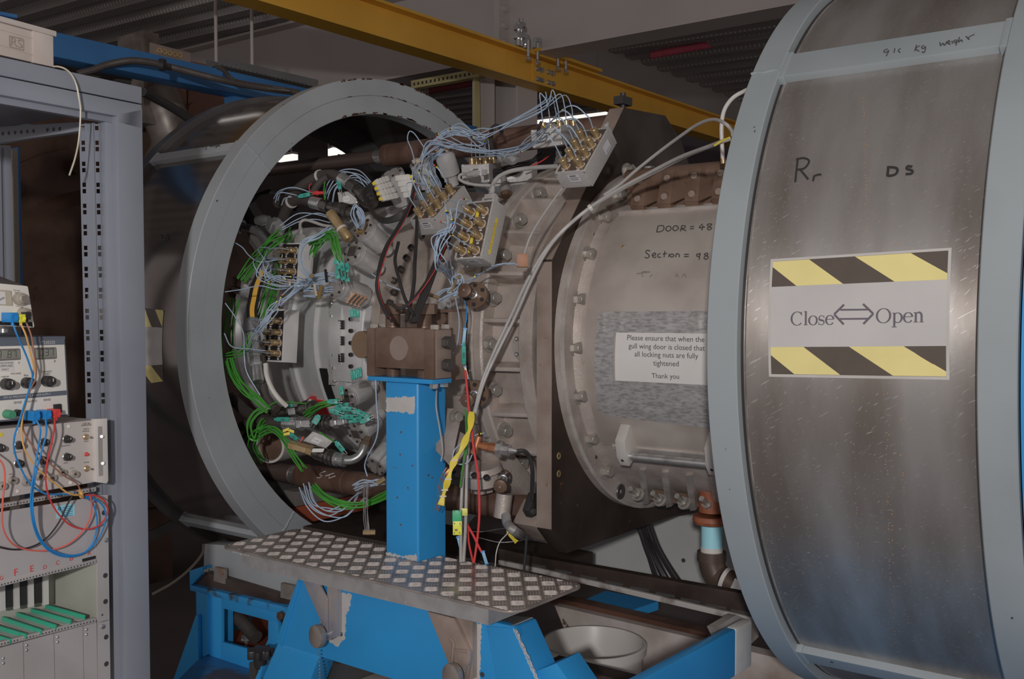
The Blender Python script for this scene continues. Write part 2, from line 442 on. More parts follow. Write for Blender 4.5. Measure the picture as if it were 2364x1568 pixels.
for k, (q, lb) in enumerate((('498,153,3.85 512,158 525,170 535,182 560,190 610,198 660,206,3.95', 'upper'), ('500,155,3.83 516,163 530,178 560,192 620,204 670,210,3.95', 'lower'))):
    tag(B().tube(crom(path(q)), .007, 8).make('signal_cable', HOSE), f'thin black cable crossing the blue overhead beam, {lb} of two', 'cable')
a, c = onX(505, 148, XB - .098), onX(735, 200, XB - .098)
b = B(); u = c - a
for k in range(24): b.obox(a + u * (k / 24), u / 48, V((-.08, 0, 0)), V((0, 0, -.004)))
b.obox(a, u, V((-.004, 0, 0)), V((0, 0, .03))).obox(a + V((-.08, 0, 0)), u, V((-.004, 0, 0)), V((0, 0, .03)))
tag(b.make('cable_tray', M('tray_steel', C(72, 70, 70, 3), .6)), 'perforated cable tray running beside the blue overhead beam', 'tray')
tag(B().cyl(dep(60, 128, 3.75), dep(300, 178, 3.95), .045, n=20).make('dark_pipe', DARK), 'dark pipe running under the blue overhead beam', 'pipe')
DUCT = M('dull_duct', C(92, 86, 82, 3), .45, .4, c2=C(62, 56, 52, 3), s=7)
BOXB = M('brown_cabinet_paint', C(88, 66, 58, 3.2), .6, c2=C(74, 54, 47, 3.2), s=4)
P = onX(331, 175, -4.0); Q = onX(370, 290, -4.0)
t = thing('air_duct', 'dull metal duct rising behind the rack corner', 'duct', (-4.1, (P.y + Q.y) / 2, Q.z))
B().box((-4.2, P.y, Q.z), (-4.0, Q.y, P.z + .2)).make('duct_box', DUCT, t, bev=.004)
a = onX(365, 260, -4.05)
B().tube(crom([a + V((0, -.05, .12)), a + V((0, .02, .02)), a + V((.02, .06, -.14)), a + V((0, .0, -.3))]), .1, 18).make('duct_elbow', DUCT, t)
for i, (P0, Q0, lb) in enumerate((((372, 180), (432, 262), 'narrow dark brown cabinet panel'), ((434, 195), (527, 280), 'wider brown cabinet panel'))):
    P = onX(*P0, -4.3); Q = onX(*Q0, -4.3)
    t = thing('brown_cabinet', lb + ' under the blue overhead beam', 'cabinet', (-4.35, (P.y + Q.y) / 2, Q.z - .3))
    B().box((-4.42, P.y, Q.z - .3), (-4.3, Q.y, P.z + .12)).make('panel', BOXB, t, bev=.005)
    p = onX(400 if i == 0 else 446, 228 if i == 0 else 262, -4.3); B().cyl(p, p + V((.03, 0, 0)), .05 if i else .03, n=20).make('cover_disc', BOXB, t)
tag(B().tube(crom(path('330,212,3.5 360,228 400,250 445,280,3.7')), .016, 10).make('thick_cable', BLACK), 'thick black cable sloping down behind the rack corner', 'cable')
t = thing('rear_vessel', 'brown round vessel end seen through the open rack', 'vessel', (-4.2, YC, 0.3))
VB = M('vessel_brown', C(74, 58, 51, 2.0), .5, .2, c2=C(52, 41, 36, 2.0), s=4, spots=C(50, 40, 36), ss=14, st=.7)
B().stack((-4.35, YC, ZC), V((1, 0, 0)), [(0, .95), (.1, .95), (.1, .80), (.13, .80), (.13, .62), (.2, .56), (.22, .3), (.22, .02)], n=64).make('end_plate', VB, t)
B().lathe((-4.35, YC, ZC), V((1, 0, 0)), [(-.3, .97), (-.3, 1.02), (.16, 1.02), (.16, .97)], n=64).make('outer_ring', DARK, t)
for k in range(16):
    a = 2 * PI * k / 16 + .16; B().hexa(pol(-4.22, a, .72), V((1, 0, 0)), .032, .03, wash=.04).make('bolt', VB, t)
B().box((-4.5, YC - .3, 0), (-4.2, YC + .3, .35)).make('saddle', VB, t)

t = thing('tube_lamp', 'tube lamp above the left casing mirrored as a bright streak on its top', 'lamp', (-5.0, 3.15, 3.25))
B().box((-5.5, 3.11, 3.22), (-4.5, 3.19, 3.26)).make('diffuser', LAMP, t); B().box((-5.5, 3.11, 3.26), (-4.5, 3.19, 3.3)).make('housing', GWALL, t)
for x in (-5.3, -4.7): B().cyl((x, 3.15, 3.3), (x, 3.15, cz(x)), .006, n=6).make('suspension_rod', GWALL, t)

# ================================================================ writing helpers
def text_geo(body):
    cu = bpy.data.curves.new('t', 'FONT'); cu.body = body; cu.size = 1; cu.resolution_u = 3
    o = bpy.data.objects.new('t', cu); COL.objects.link(o)
    dg = bpy.context.evaluated_depsgraph_get(); me = bpy.data.meshes.new_from_object(o.evaluated_get(dg))
    vs = [(v.co.x, v.co.y) for v in me.vertices]; fs = [tuple(p.vertices) for p in me.polygons]
    bpy.data.objects.remove(o); bpy.data.curves.remove(cu); bpy.data.meshes.remove(me)
    return vs, fs
_TG = {}
def text_flat(body, P, Q, n, m, parent, name='lettering', eps=.0006, thin=1.0):
    """lettering whose baseline runs from P to Q on a plane with normal n"""
    if body not in _TG: _TG[body] = text_geo(body)
    vs, fs = _TG[body]; x0 = min(v[0] for v in vs); x1 = max(v[0] for v in vs)
    P, Q = V(P), V(Q); u = (Q - P) / (x1 - x0); up = n.normalized().cross(u) * thin
    return B().add([P + u * (x - x0) + up * y + n.normalized() * eps for x, y in vs], fs).make(name, m, parent, fix=False)
def text_round(body, P, Q, r, ya, za, m, parent, name='lettering'):
    if body not in _TG: _TG[body] = text_geo(body)
    vs, fs = _TG[body]; x0 = min(v[0] for v in vs); x1 = max(v[0] for v in vs)
    a0, a1 = angA(P, ya, za), angA(Q, ya, za); s = (Q.x - P.x) / (x1 - x0)
    return B().add([pol(P.x + (x - x0) * s, a0 + (a1 - a0) * (x - x0) / (x1 - x0) + y * s / r, r, ya, za) for x, y in vs], fs).make(name, m, parent, fix=False)
def ink(strokes, r, ya, za, wd, m, parent, name='marker_writing', th=.0008):
    """handwriting: pixel strokes laid on a cylinder"""
    b = B()
    for s in strokes.split('|'):
        pts = crom([onR(*map(float, q.split(',')), r, ya, za) for q in s.split()], 4)
        nn = [V((0, p.y - ya, p.z - za)).normalized() for p in pts]
        b.strip(pts, wd, nn, th)
    return b.make(name, m, parent)
def shift(strokes, dx, dy, k=1):
    return '|'.join(' '.join(f'{float(q.split(",")[0]) * k + dx:.1f},{float(q.split(",")[1]) * k + dy:.1f}' for q in s.split()) for s in strokes.split('|'))
def arcseg(b, x0, x1, a0, a1, r0, r1, n=24, ya=YA, za=ZA):
    """block between two radii, two x and two angles"""
    vs = []
    for i in range(n + 1):
        a = a0 + (a1 - a0) * i / n
        vs += [pol(x0, a, r0, ya, za), pol(x1, a, r0, ya, za), pol(x1, a, r1, ya, za), pol(x0, a, r1, ya, za)]
    fs = [(0, 1, 2, 3), (4 * n, 4 * n + 3, 4 * n + 2, 4 * n + 1)]
    for i in range(n):
        for q in range(4): fs.append((4 * i + q, 4 * i + (q + 1) % 4, 4 * i + 4 + (q + 1) % 4, 4 * i + 4 + q))
    return b.add(vs, fs)


# ================================================================ sliding casings
BARREL = M('stainless_barrel', (.52, .49, .47), .50, .68, c2=(.31, .265, .235), s=3.5, lo=.40, hi=.68, bump=.04, bs=60, rv=.07, stretch=(2.4, .6, .6), spots=(.62, .60, .58), ss=150, st=.74, spots2=(.55, .36, .24), ss2=3, st2=.78)  # brown blotches: warm reflections put into the colour along with real stains
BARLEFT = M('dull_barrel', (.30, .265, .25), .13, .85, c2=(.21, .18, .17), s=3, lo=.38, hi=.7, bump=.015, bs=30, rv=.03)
# fine scratches on the near barrel
_nt = BARREL.node_tree; _bs = _nt.nodes['Principled BSDF']; _src = _bs.inputs['Base Color'].links[0].from_socket
_tc = next(n for n in _nt.nodes if n.type == 'TEX_COORD')
def scratch(nt, tc, src, rot, sc_, th, col, st=(1, 1, 1)):
    mp = nt.nodes.new('ShaderNodeMapping'); mp.vector_type = 'TEXTURE'; mp.inputs['Rotation'].default_value = rot; mp.inputs['Scale'].default_value = st; nt.links.new(tc.outputs['Object'], mp.inputs[0])
    n = nt.nodes.new('ShaderNodeTexNoise'); n.inputs['Scale'].default_value = sc_; n.inputs['Detail'].default_value = 1; nt.links.new(mp.outputs[0], n.inputs['Vector'])
    r = nt.nodes.new('ShaderNodeMapRange'); r.inputs[1].default_value = th; r.inputs[2].default_value = th + .03; nt.links.new(n.outputs[0], r.inputs[0])
    x = nt.nodes.new('ShaderNodeMix'); x.data_type = 'RGBA'; nt.links.new(r.outputs[0], x.inputs[0]); nt.links.new(src, x.inputs[6]); x.inputs[7].default_value = (*col, 1)
    return x.outputs[2]
_src = scratch(_nt, _tc, _src, (0, rad(-30), 0), 420, .70, (.60, .58, .56), (24, 1, 1))
_src = scratch(_nt, _tc, _src, (0, rad(-48), 0), 380, .71, (.57, .55, .53), (18, 1, 1))
_nt.links.new(_src, _bs.inputs['Base Color'])
_tg = _nt.nodes.new('ShaderNodeTangent'); _tg.direction_type = 'RADIAL'; _tg.axis = 'X'
_nt.links.new(_tg.outputs[0], _bs.inputs['Tangent']); _bs.inputs['Anisotropic'].default_value = .9; _bs.inputs['Anisotropic Rotation'].default_value = .25
RR, RI, RB = .846, .7288, .826


def casing(label, xf0, xf1, xb0, xb1, gm, bm, face_groove, bars, n=128):
    """two grey flanges joined by a metal barrel and grey tie bars"""
    t = thing('sliding_casing', label, 'casing', ((xf0 + xb1) / 2, YA, ZA - RR))
    def ringp(x0, x1, groove):
        g = [(x0, RI), (x0, RR - .002), (x0 + .002, RR), (x1 - .002, RR), (x1, RR - .002)]
        if groove: g += [(x1, .7905), (x1 - .0025, .7895), (x1, .7885)]
        return g + [(x1, RI + .002), (x1 - .002, RI)]
    O_ = V((0, YA, ZA))
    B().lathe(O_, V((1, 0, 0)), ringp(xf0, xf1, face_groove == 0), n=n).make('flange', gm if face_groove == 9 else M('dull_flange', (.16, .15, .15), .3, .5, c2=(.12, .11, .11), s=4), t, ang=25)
    B().lathe(O_, V((1, 0, 0)), [(xf1 - .01, RB), (xb0 + .01, RB), (xb0 + .01, RB - .008), (xf1 - .01, RB - .008)], n=n).make('barrel', bm, t)
    B().lathe(O_, V((1, 0, 0)), ringp(xb0, xb1, face_groove == 1), n=n).make('flange', gm, t, ang=25)
    for a0, a1 in bars:
        b = B(); arcseg(b, xf1 - .004, xb0 + .004, a0, a1, RB - .01, RR - .004)
        arcseg(b, xf1 - .004, xf1 + .012, a0 - .006, a1 + .006, RB - .01, RR - .002)
        arcseg(b, xb0 - .012, xb0 + .004, a0 - .006, a1 + .006, RB - .01, RR - .002)
        b.make('tie_bar', gm, t, bev=.003)
    return t


XL, XLB = -2.442, -2.499
XR0, XR1, XR2, XR3 = -.849, -.789, -.381, -.322
aw = angA(onX(565, 326, XL))
ab = angA(onX(674, 1190, XL))
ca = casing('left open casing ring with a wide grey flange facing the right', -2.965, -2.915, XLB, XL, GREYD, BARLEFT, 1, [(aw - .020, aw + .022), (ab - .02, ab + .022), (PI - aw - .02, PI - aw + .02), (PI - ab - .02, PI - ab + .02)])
for a in (aw, ab, PI - aw):
    b = B(); p = [pol(XL + .001, a + .002 * math.sin(k * 2.3), .731 + k * .0105) for k in range(12)]
    p = [V((q.x, q.y, ZA + (q.z - ZC))) for q in p]
    b.tube(p, .0032, 8); b.make('weld_seam', GREYD, ca)
for k, r in enumerate((.80, .815)):
    pass
rs = B()
for k in range(46):
    a = rad(RND.uniform(68, 112)); r = RND.choice((RR - .003, RR - .002, RI + .004, RI + .003, .790)); q = [pol(XL + .0004, a + j * RND.uniform(.004, .008), r + RND.uniform(-.002, .002), YA, ZA) for j in range(5)]
    ww = .004 if r != .790 else .002; rs.strip(q, [RND.uniform(.001, ww * 2) for _ in q], V((1, 0, 0)), .0005)
rs.make('rust_chips', M('rust', C(74, 52, 44), .8), ca)['kind'] = 'stuff'
WT = '0,10 3,2 8,4 6,12 10,26|14,6 18,2 20,8 16,20 24,18|28,8 34,6 34,18 28,18 28,8|44,0 42,22|52,6 43,13 50,22|58,10 64,8 62,18 58,16 58,10|64,9 62,30 56,28|78,8 80,18 84,10 88,18 92,6|94,14 99,11 98,7 94,10 96,17 101,15|105,8 104,16|112,7 108,8 109,14 113,12 112,22 107,22|118,0 116,16 121,9 123,15|129,0 127,14 131,15|124,6 134,4'
ink(shift(WT, 447, 331, .47), RR - .0035, YA, ZA, .0018, INKF, ca)
ink('372,541 374,552 381,553 382,543 372,541|388,541 384,545 388,549 387,554 382,554', RB + .001, YA, ZA, .003, INKF, ca)

b0 = angA(onX(1797.5, 178, XR1)), angA(onX(1820, 128, XR1))
b1 = angA(onX(1832, 1512, XR1)), angA(onX(1805, 1458, XR1))
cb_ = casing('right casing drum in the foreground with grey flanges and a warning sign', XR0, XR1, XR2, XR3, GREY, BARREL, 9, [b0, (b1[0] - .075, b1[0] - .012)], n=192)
for a in (b0[0] + .02,):
    b = B().tube([pol(XR0 - .0005 + k * .006, a + .002 * math.sin(k), RR + .0002, YA, ZA) for k in range(11)], .0028, 8); b.make('weld_seam', GREY, cb_)
B().lathe((0, YA, ZA), V((1, 0, 0)), [(XR1 + .005, RB - .002), (XR1 + .009, RB + .0015), (XR1 + .011, RB - .002)], n=128).make('sealant_bead', M('sealant', C(118, 112, 106), .7, c2=C(84, 78, 74), s=14), cb_)
B().lathe((0, YA, ZA), V((1, 0, 0)), [(XR1, RB - .002), (XR1, RB + .001), (XR1 + .005, RB + .001), (XR1 + .005, RB - .002)], n=128).make('dark_gap_line', BLACK, cb_)  # black ring drawn as the shaded gap line at the flange step
ink('1842,365 1836,420|1838,368 1856,365 1868,372 1858,388 1840,392|1848,392 1866,414|1880,405 1877,418|1881,406 1890,403 1896,404', RB + .0008, YA, ZA, .0034, INK, cb_)
ink('2051,387 2049,404|2048,386 2066,387 2072,392 2068,402 2054,406 2047,404|2106,385 2096,384 2094,390 2106,394 2104,401 2091,402', RB + .0008, YA, ZA, .0042, INK, cb_)
ink('2050,113 2041,117 2044,122 2052,117 2046,130|2066,112 2064,122|2079,112 2074,117 2078,122|2116,104 2112,118|2124,106 2114,112 2122,119|2134,105 2128,108 2131,113 2137,108 2134,121 2128,120|2170,98 2172,106 2177,100 2181,105 2186,96|2188,100 2193,97 2190,94 2187,99 2194,103|2198,95 2199,101|2207,92 2202,95 2206,99 2210,92 2207,105|2215,86 2213,98 2219,92 2222,97|2234,90 2240,84 2250,80|2230,84 2238,92', RR - .0035, YA, ZA, .0016, INKF, cb_)
st = B()
for k in range(260):
    c0 = RND.choice(((2012, 2000), (2040, 2032), (2048, 2040), (2078, 2072), (1968, 1985)))
    y = RND.uniform(560, 1500) if c0[0] != 2012 else RND.uniform(180, 560)
    p = onR(c0[0] + (y - 850) * .03 + RND.gauss(0, 1.6), y, RB + .0003, YA, ZA); nn = V((0, p.y - YA, p.z - ZA)).normalized()
    u, v, _ = frame(nn); r = RND.uniform(.0005, .0014)
    st.add([p + (u * math.cos(q * PI / 3) + v * math.sin(q * PI / 3)) * r + nn * .0004 for q in range(6)], [tuple(range(6))])
st.make('rust_specks', M('rust_speck', C(138, 108, 82), .8), cb_)['kind'] = 'stuff'
B().lathe((0, YA, ZA), V((1, 0, 0)), [(XR3 + .004, .70), (XR3 + .004, RR - .004), (-.10, RR - .004), (-.10, .70)], n=128).make('blue_drum_ring', BLUE, None)
tag(bpy.data.objects['blue_drum_ring'], 'blue round frame at the far right behind the right casing flange', 'frame')

# ---------------------------------------------------------------- warning sign
SR = RB + .0008
SC = [onR(*q, SR, YA, ZA) for q in ((1783.6, 601.4), (2191.5, 575.6), (2186.6, 873), (1779.4, 866.4))]
SA = [(p.x, angA(p)) for p in SC]
def suv(u, v, h=0):
    a = [SA[0][i] * (1 - u) * (1 - v) + SA[1][i] * u * (1 - v) + SA[2][i] * u * v + SA[3][i] * (1 - u) * v for i in (0, 1)]
    return pol(a[0], a[1], SR + h, YA, ZA)
def spatch(b, P, h, n=8):
    """polygon with straight left/right runs given as list of (u, v) pairs: two chains top, bottom"""
    top, bot = P; vs = []; m = len(top)
    for (u0, v0), (u1, v1) in zip(top, bot):
        for k in range(n + 1): vs.append(suv(u0 + (u1 - u0) * k / n, v0 + (v1 - v0) * k / n, h))
    return b.add(vs, [(i * (n + 1) + k, (i + 1) * (n + 1) + k, (i + 1) * (n + 1) + k + 1, i * (n + 1) + k + 1) for i in range(m - 1) for k in range(n)])
t = thing('warning_sign', 'laminated close open sign with yellow black hazard stripes on the right drum', 'sign', SC[3])
b = B(); spatch(b, ([(-.012, -.012), (.5, -.012), (1.012, -.012)], [(-.012, 1.014), (.5, 1.014), (1.012, 1.014)]), 0, 16); b.make('laminate_border', M('clear_laminate', C(150, 146, 142), .18), t, fix=False)
b = B(); spatch(b, ([(.004, .235), (.5, .236), (.996, .238)], [(.004, .756), (.5, .755), (.996, .752)]), .0003, 16); b.make('paper_field', M('sign_white', C(170, 166, 164, 1.55), .35, s=4), t, fix=False)
SB, SY = M('sign_black', C(82, 74, 68, 1.7), .32, s=30), M('sign_yellow', C(184, 172, 118, 1.9), .35, c2=C(178, 166, 112, 1.9), s=10)
b = B(); spatch(b, ([(.004, .01), (.5, .01), (.996, .01)], [(.004, .235), (.5, .236), (.996, .238)]), .0003); spatch(b, ([(.004, .756), (.5, .755), (.996, .752)], [(.004, .99), (.5, .99), (.996, .99)]), .0003); b.make('black_stripes', SB, t, fix=False)
for top, bot in (([(.004, .03), (.004, .012), (.225, .012)], [(.004, .06), (.157, .235), (.433, .236)]), ([(.493, .012), (.80, .012), (.996, .19)], [(.72, .237), (.996, .238), (.996, .238)]),
                 ([(.004, .76), (.004, .756), (.206, .756)], [(.004, .825), (.147, .988), (.42, .988)]), ([(.472, .755), (.774, .753), (.996, .95)], [(.715, .988), (.996, .988), (.996, .988)])):
    b = B(); spatch(b, (top, bot), .0005); b.make('yellow_stripe', SY, t, fix=False)
# the same sign on the left drum, mostly hidden by the rack
L4 = [onR(*q, RB, YA, ZA) for q in ((300, 707), (379, 717), (379, 880), (300, 892))]
t2 = thing('warning_sign', 'hazard striped sign on the left casing, mostly hidden behind the rack', 'sign', L4[3])
def lpatch(v0, v1, name, m, h, u0=0, u1=1, sk=0):
    A = [(p.x, angA(p)) for p in L4]; vs = []
    for j in range(9):
        for i in range(2):
            v = v0 + (v1 - v0) * j / 8; u = min(1, max(0, (u0 if i == 0 else u1) + sk * (j / 8)))
            g = [A[0][k] * (1 - u) * (1 - v) + A[1][k] * u * (1 - v) + A[2][k] * u * v + A[3][k] * (1 - u) * v for k in (0, 1)]; vs.append(pol(g[0], g[1], RB + h, YA, ZA))
    B().add(vs, [(2 * j, 2 * j + 1, 2 * j + 3, 2 * j + 2) for j in range(8)]).make(name, m, t2, fix=False)
lpatch(0, 1, 'paper_field', MATS['sign_white'], .0006); lpatch(0, .24, 'black_stripes', SB, .0009); lpatch(.76, 1, 'black_stripes', SB, .0009)
lpatch(.0, .24, 'yellow_stripe', SY, .0011, .75, .98, .25); lpatch(.0, .24, 'yellow_stripe', SY, .0011, .15, .45, .25); lpatch(.76, 1, 'yellow_stripe', SY, .0011, .35, .68, .3)
def sstroke(b, pts, wd, h=.0005):
    """stroke in sign space (millimetre-like units: u*1.44), wd per point"""
    n = len(pts); vs = []
    for i, (x, y) in enumerate(pts):
        dx = pts[min(i + 1, n - 1)][0] - pts[max(i - 1, 0)][0]; dy = pts[min(i + 1, n - 1)][1] - pts[max(i - 1, 0)][1]; L = math.hypot(dx, dy) or 1
        ww = wd[i] if isinstance(wd, list) else wd
        for s in (-1, 1): vs.append(suv((x - s * dy / L * ww / 2) / 1.44, y + s * dx / L * ww / 2, h))
    b.add(vs, [(2 * i, 2 * i + 1, 2 * i + 3, 2 * i + 2) for i in range(n - 1)])
def earc(cx, cy, rx, ry, a0, a1, n=20): return [(cx + rx * math.cos(rad(a0 + (a1 - a0) * k / n)), cy - ry * math.sin(rad(a0 + (a1 - a0) * k / n))) for k in range(n + 1)]
def modw(P, cx, thick, thin_, rx): return [thin_ + (thick - thin_) * min(1, abs(x - cx) / rx) ** 1.5 for x, y in P]
def glyph(b, ch, x, base, s):
    """roman letters with thick and thin strokes and serifs; returns the advance"""
    T, t_ = .10 * s, .036 * s; xh = .46 * s; cap = .68 * s
    def bowl(cx, cy, rx, ry, a0=0, a1=360):
        P = earc(cx, cy, rx, ry, a0, a1, 28); sstroke(b, P, modw(P, cx, T, t_, rx))
    def stem(xx, y0, y1): sstroke(b, [(xx, base - y0), (xx, base - y1)], T)
    def serif(xx, y_, ww=.2): sstroke(b, [(xx - ww * s / 2, base - y_), (xx + ww * s / 2, base - y_)], t_)
    if ch == 'C':
        bowl(x + .33 * s, base - cap / 2, .29 * s, cap / 2, 45, 318); sstroke(b, [(x + .55 * s, base - cap * 1.0), (x + .555 * s, base - cap * .72)], t_ * 1.3); return .66 * s
    if ch == 'O': bowl(x + .36 * s, base - cap / 2, .31 * s, cap / 2); return .74 * s
    if ch == 'l': stem(x + .12 * s, 0, .70 * s); serif(x + .12 * s, .012 * s); sstroke(b, [(x + .02 * s, base - .68 * s), (x + .12 * s, base - .695 * s)], t_); return .25 * s
    if ch == 'o': bowl(x + .24 * s, base - xh / 2, .20 * s, xh / 2); return .49 * s
    if ch == 'e':
        bowl(x + .23 * s, base - xh / 2, .19 * s, xh / 2, 8, 325); sstroke(b, [(x + .06 * s, base - xh * .58), (x + .41 * s, base - xh * .58)], t_); return .45 * s
    if ch == 's':
        P = earc(x + .18 * s, base - xh * .74, .12 * s, xh * .25, 40, 250, 12) + earc(x + .18 * s, base - xh * .25, .13 * s, xh * .25, 75, -150, 12)
        sstroke(b, P, [t_ + (T - t_) * math.exp(-((k - 12) / 5) ** 2) for k in range(len(P))]); sstroke(b, [(x + .3 * s, base - xh), (x + .305 * s, base - xh * .72)], t_); sstroke(b, [(x + .045 * s, base - .0), (x + .05 * s, base - xh * .28)], t_); return .37 * s
    if ch == 'p':
        stem(x + .12 * s, -.21 * s, xh); serif(x + .12 * s, -.20 * s, .24); sstroke(b, [(x + .02 * s, base - xh * .97), (x + .12 * s, base - xh)], t_); bowl(x + .27 * s, base - xh / 2, .19 * s, xh / 2, 150, -150); return .52 * s
    if ch == 'n':
        stem(x + .12 * s, 0, xh); serif(x + .12 * s, .012 * s); sstroke(b, [(x + .02 * s, base - xh * .97), (x + .12 * s, base - xh)], t_)
        P = earc(x + .25 * s, base - xh * .62, .13 * s, xh * .38, 165, 0, 14) + [(x + .38 * s, base)]; sstroke(b, P, [t_ + (T - t_) * min(1, k / 10) for k in range(len(P))]); serif(x + .38 * s, .012 * s); return .52 * s
    return .3 * s
SI = M('sign_ink', C(92, 86, 92, 1.6), .5, s=20)
b = B(); x = .128 * 1.44
for ch in 'Close': x += glyph(b, ch, x, .572, .168)
b.make('close_lettering', SI, t, fix=False)
b = B(); x = .622 * 1.44
for ch in 'Open': x += glyph(b, ch, x, .566, .17)
b.make('open_lettering', SI, t, fix=False)
b = B(); ar = lambda px, py: ((px - 562 + (py - 600) * .012) / 1262 * 1.44 + .036, (py - 190 + (px - 560) * .062) / (830 + (px - 560) * .065))
for P in (((1090, 510), (1018, 580), (1088, 652)), ((1225, 505), (1298, 575), (1228, 648))):
    sstroke(b, [ar(*P[0]), ar(*P[1])], .018); sstroke(b, [ar(*P[1]), ar(*P[2])], .018)
for P in (((1062, 548), (1260, 545)), ((1058, 613), (1258, 610))): sstroke(b, [ar(*P[0]), ar(*P[1])], .015)
b.make('double_arrow', SI, t, fix=False)

# ================================================================ engine rig
XAX = V((1, 0, 0))
def EA(p): return math.atan2(p.z - ZC, YC - p.y)
EO = V((0, YC, ZC))
# ---- combustor casing (left, bright aluminium)
t = thing('combustor_casing', 'bright metal combustor casing inside the left casing ring', 'casing', (-2.45, YC, ZC - .45))
B().lathe(EO, XAX, [(-2.85, .26), (-2.85, .385), (-2.825, .385), (-2.825, .35), (-2.70, .345), (-2.62, .36), (-2.52, .40), (-2.52, .26)], n=96).make('inlet_cone', SHEET, t)
B().lathe(EO, XAX, [(-2.52, .38), (-2.52, .425), (-2.50, .425), (-2.50, .415), (-2.42, .42), (-2.415, .438), (-2.375, .440), (-2.37, .430), (-2.30, .433), (-2.295, .452), (-2.245, .454), (-2.24, .440), (-2.11, .444), (-2.11, .38)], n=128).make('barrel', SHEET, t, ang=25)
b = B(); arcseg(b, -2.368, -2.335, rad(-13), rad(-28), .425, .4345, 10, YC, ZC); b.make('dark_slot', M('slot_black', (.012, .011, .011), .7), t)
b = B(); arcseg(b, -2.46, -2.385, rad(-27), rad(-36), .42, .4245 + .018, 8, YC, ZC); b.make('red_tape', M('red_tape', C(182, 52, 54), .5), t)
# flat panel with black sockets and screws
pc = [onR(*q, .452) for q in ((766, 702), (838, 702), (838, 868), (770, 872))]
P0 = V((-2.285, 2.122, 1.075)); pu = V((.125, .0, 0)); pv = V((0, .004, .24))
t2 = thing('sensor_panel', 'flat light metal panel with three black square sockets left of the brown trunnion block', 'panel', P0)
B().obox(P0, pu, V((0, .03, 0)), pv).make('plate', SHEET, t2, bev=.003)
B().obox(P0 + V((-.02, .004, -.012)), V((.02, 0, 0)), V((0, .028, 0)), V((0, .004, .30))).make('edge_rail', RIM, t2)
for k in range(7):
    p = onY(765 + k * 1.2, 700 + k * 30, 2.124); B().hexa(p, V((0, -1, 0)), .004, .004, wash=.0055, wh=.001).make('screw', CHROME, t2)
for k, y in enumerate((750, 787, 826)):
    p = onY(788, y, 2.121); B().cbox(p, V((.022, 0, 0)), V((0, .006, 0)), V((0, 0, .027))).make('socket', BLACKP, t2, bev=.001)
    c = B()
    for q in (-1, 0, 1): c.cbox(p + V((0, -.0034, q * .007)), V((.0035, 0, 0)), V((0, .001, 0)), V((0, 0, .003)))
    c.make('socket_marks', WHITE, t2)
for y in (737, 764, 792, 819, 846):
    p = onY(812, y, 2.119); B().sock(p, V((0, -1, 0)), .0062, .009).make('cap_screw', BLACK, t2)
# ---- intermediate cast casing
t = thing('diffuser_casing', 'cast metal cone casing behind the black cables and the brown trunnion block', 'casing', (-1.9, YC, ZC - .45))
B().lathe(EO, XAX, [(-2.11, .40), (-2.11, .462), (-2.075, .462), (-2.07, .43), (-1.95, .425), (-1.94, .452), (-1.90, .452), (-1.89, .432), (-1.80, .44), (-1.73, .448), (-1.73, .40)], n=128).make('cone', CAST, t, ang=25)
for px, r in (((912, 650), .432), ((889, 676), .432), ((912, 677), .432), ((928, 624), .434), ((975, 548), .452), ((952, 575), .452), ((941, 598), .45), ((1022, 602), .44), ((1038, 572), .44), ((903, 700), .432)):
    p = onR(*px, r); n_ = V((0, p.y - YC, p.z - ZC)).normalized(); B().sock(p, n_, .010, .013).make('cap_screw', M('screw_dark', (.16, .15, .14), .35, .7), t)
for px in ((1040, 618), (1050, 962), (1028, 705)):
    p = onR(*px, .446); n_ = V((0, p.y - YC, p.z - ZC)).normalized(); B().hexa(p, (n_ + XAX * .4), .013, .014, wash=.02).make('bolt', CHROME, t)
for k in range(22):
    a = rad(-75 + k * 9.2); b = B(); n_ = V((0, -math.cos(a), math.sin(a))); tt = V((0, math.sin(a), math.cos(a)))
    p = pol(-1.80, a, .435); b.obox(p - tt * .006, V((.07, 0, 0)), n_ * .03, tt * .012); b.make('cast_rib', CAST, t, bev=.003)
# clear plastic strip of probe stubs between trunnion block and ribbed casing
t = thing('probe_strip', 'row of small dark probe stubs on a pale strip right of the blue connector wires', 'strip', onR(1088, 860, .47))
a0, a1 = EA(onR(1085, 742, .47)), EA(onR(1085, 872, .47))
b = B(); arcseg(b, -1.735, -1.705, a1, a0, .44, .468, 12, YC, ZC); b.make('backing', M('pale_strip', C(136, 140, 134), .3), t)
for k in range(6):
    a = a0 + (a1 - a0) * (k + .5) / 6; B().cyl(pol(-1.742, a, .471), pol(-1.712, a, .474), .0035, n=10).make('probe_stub', BLACK, t)
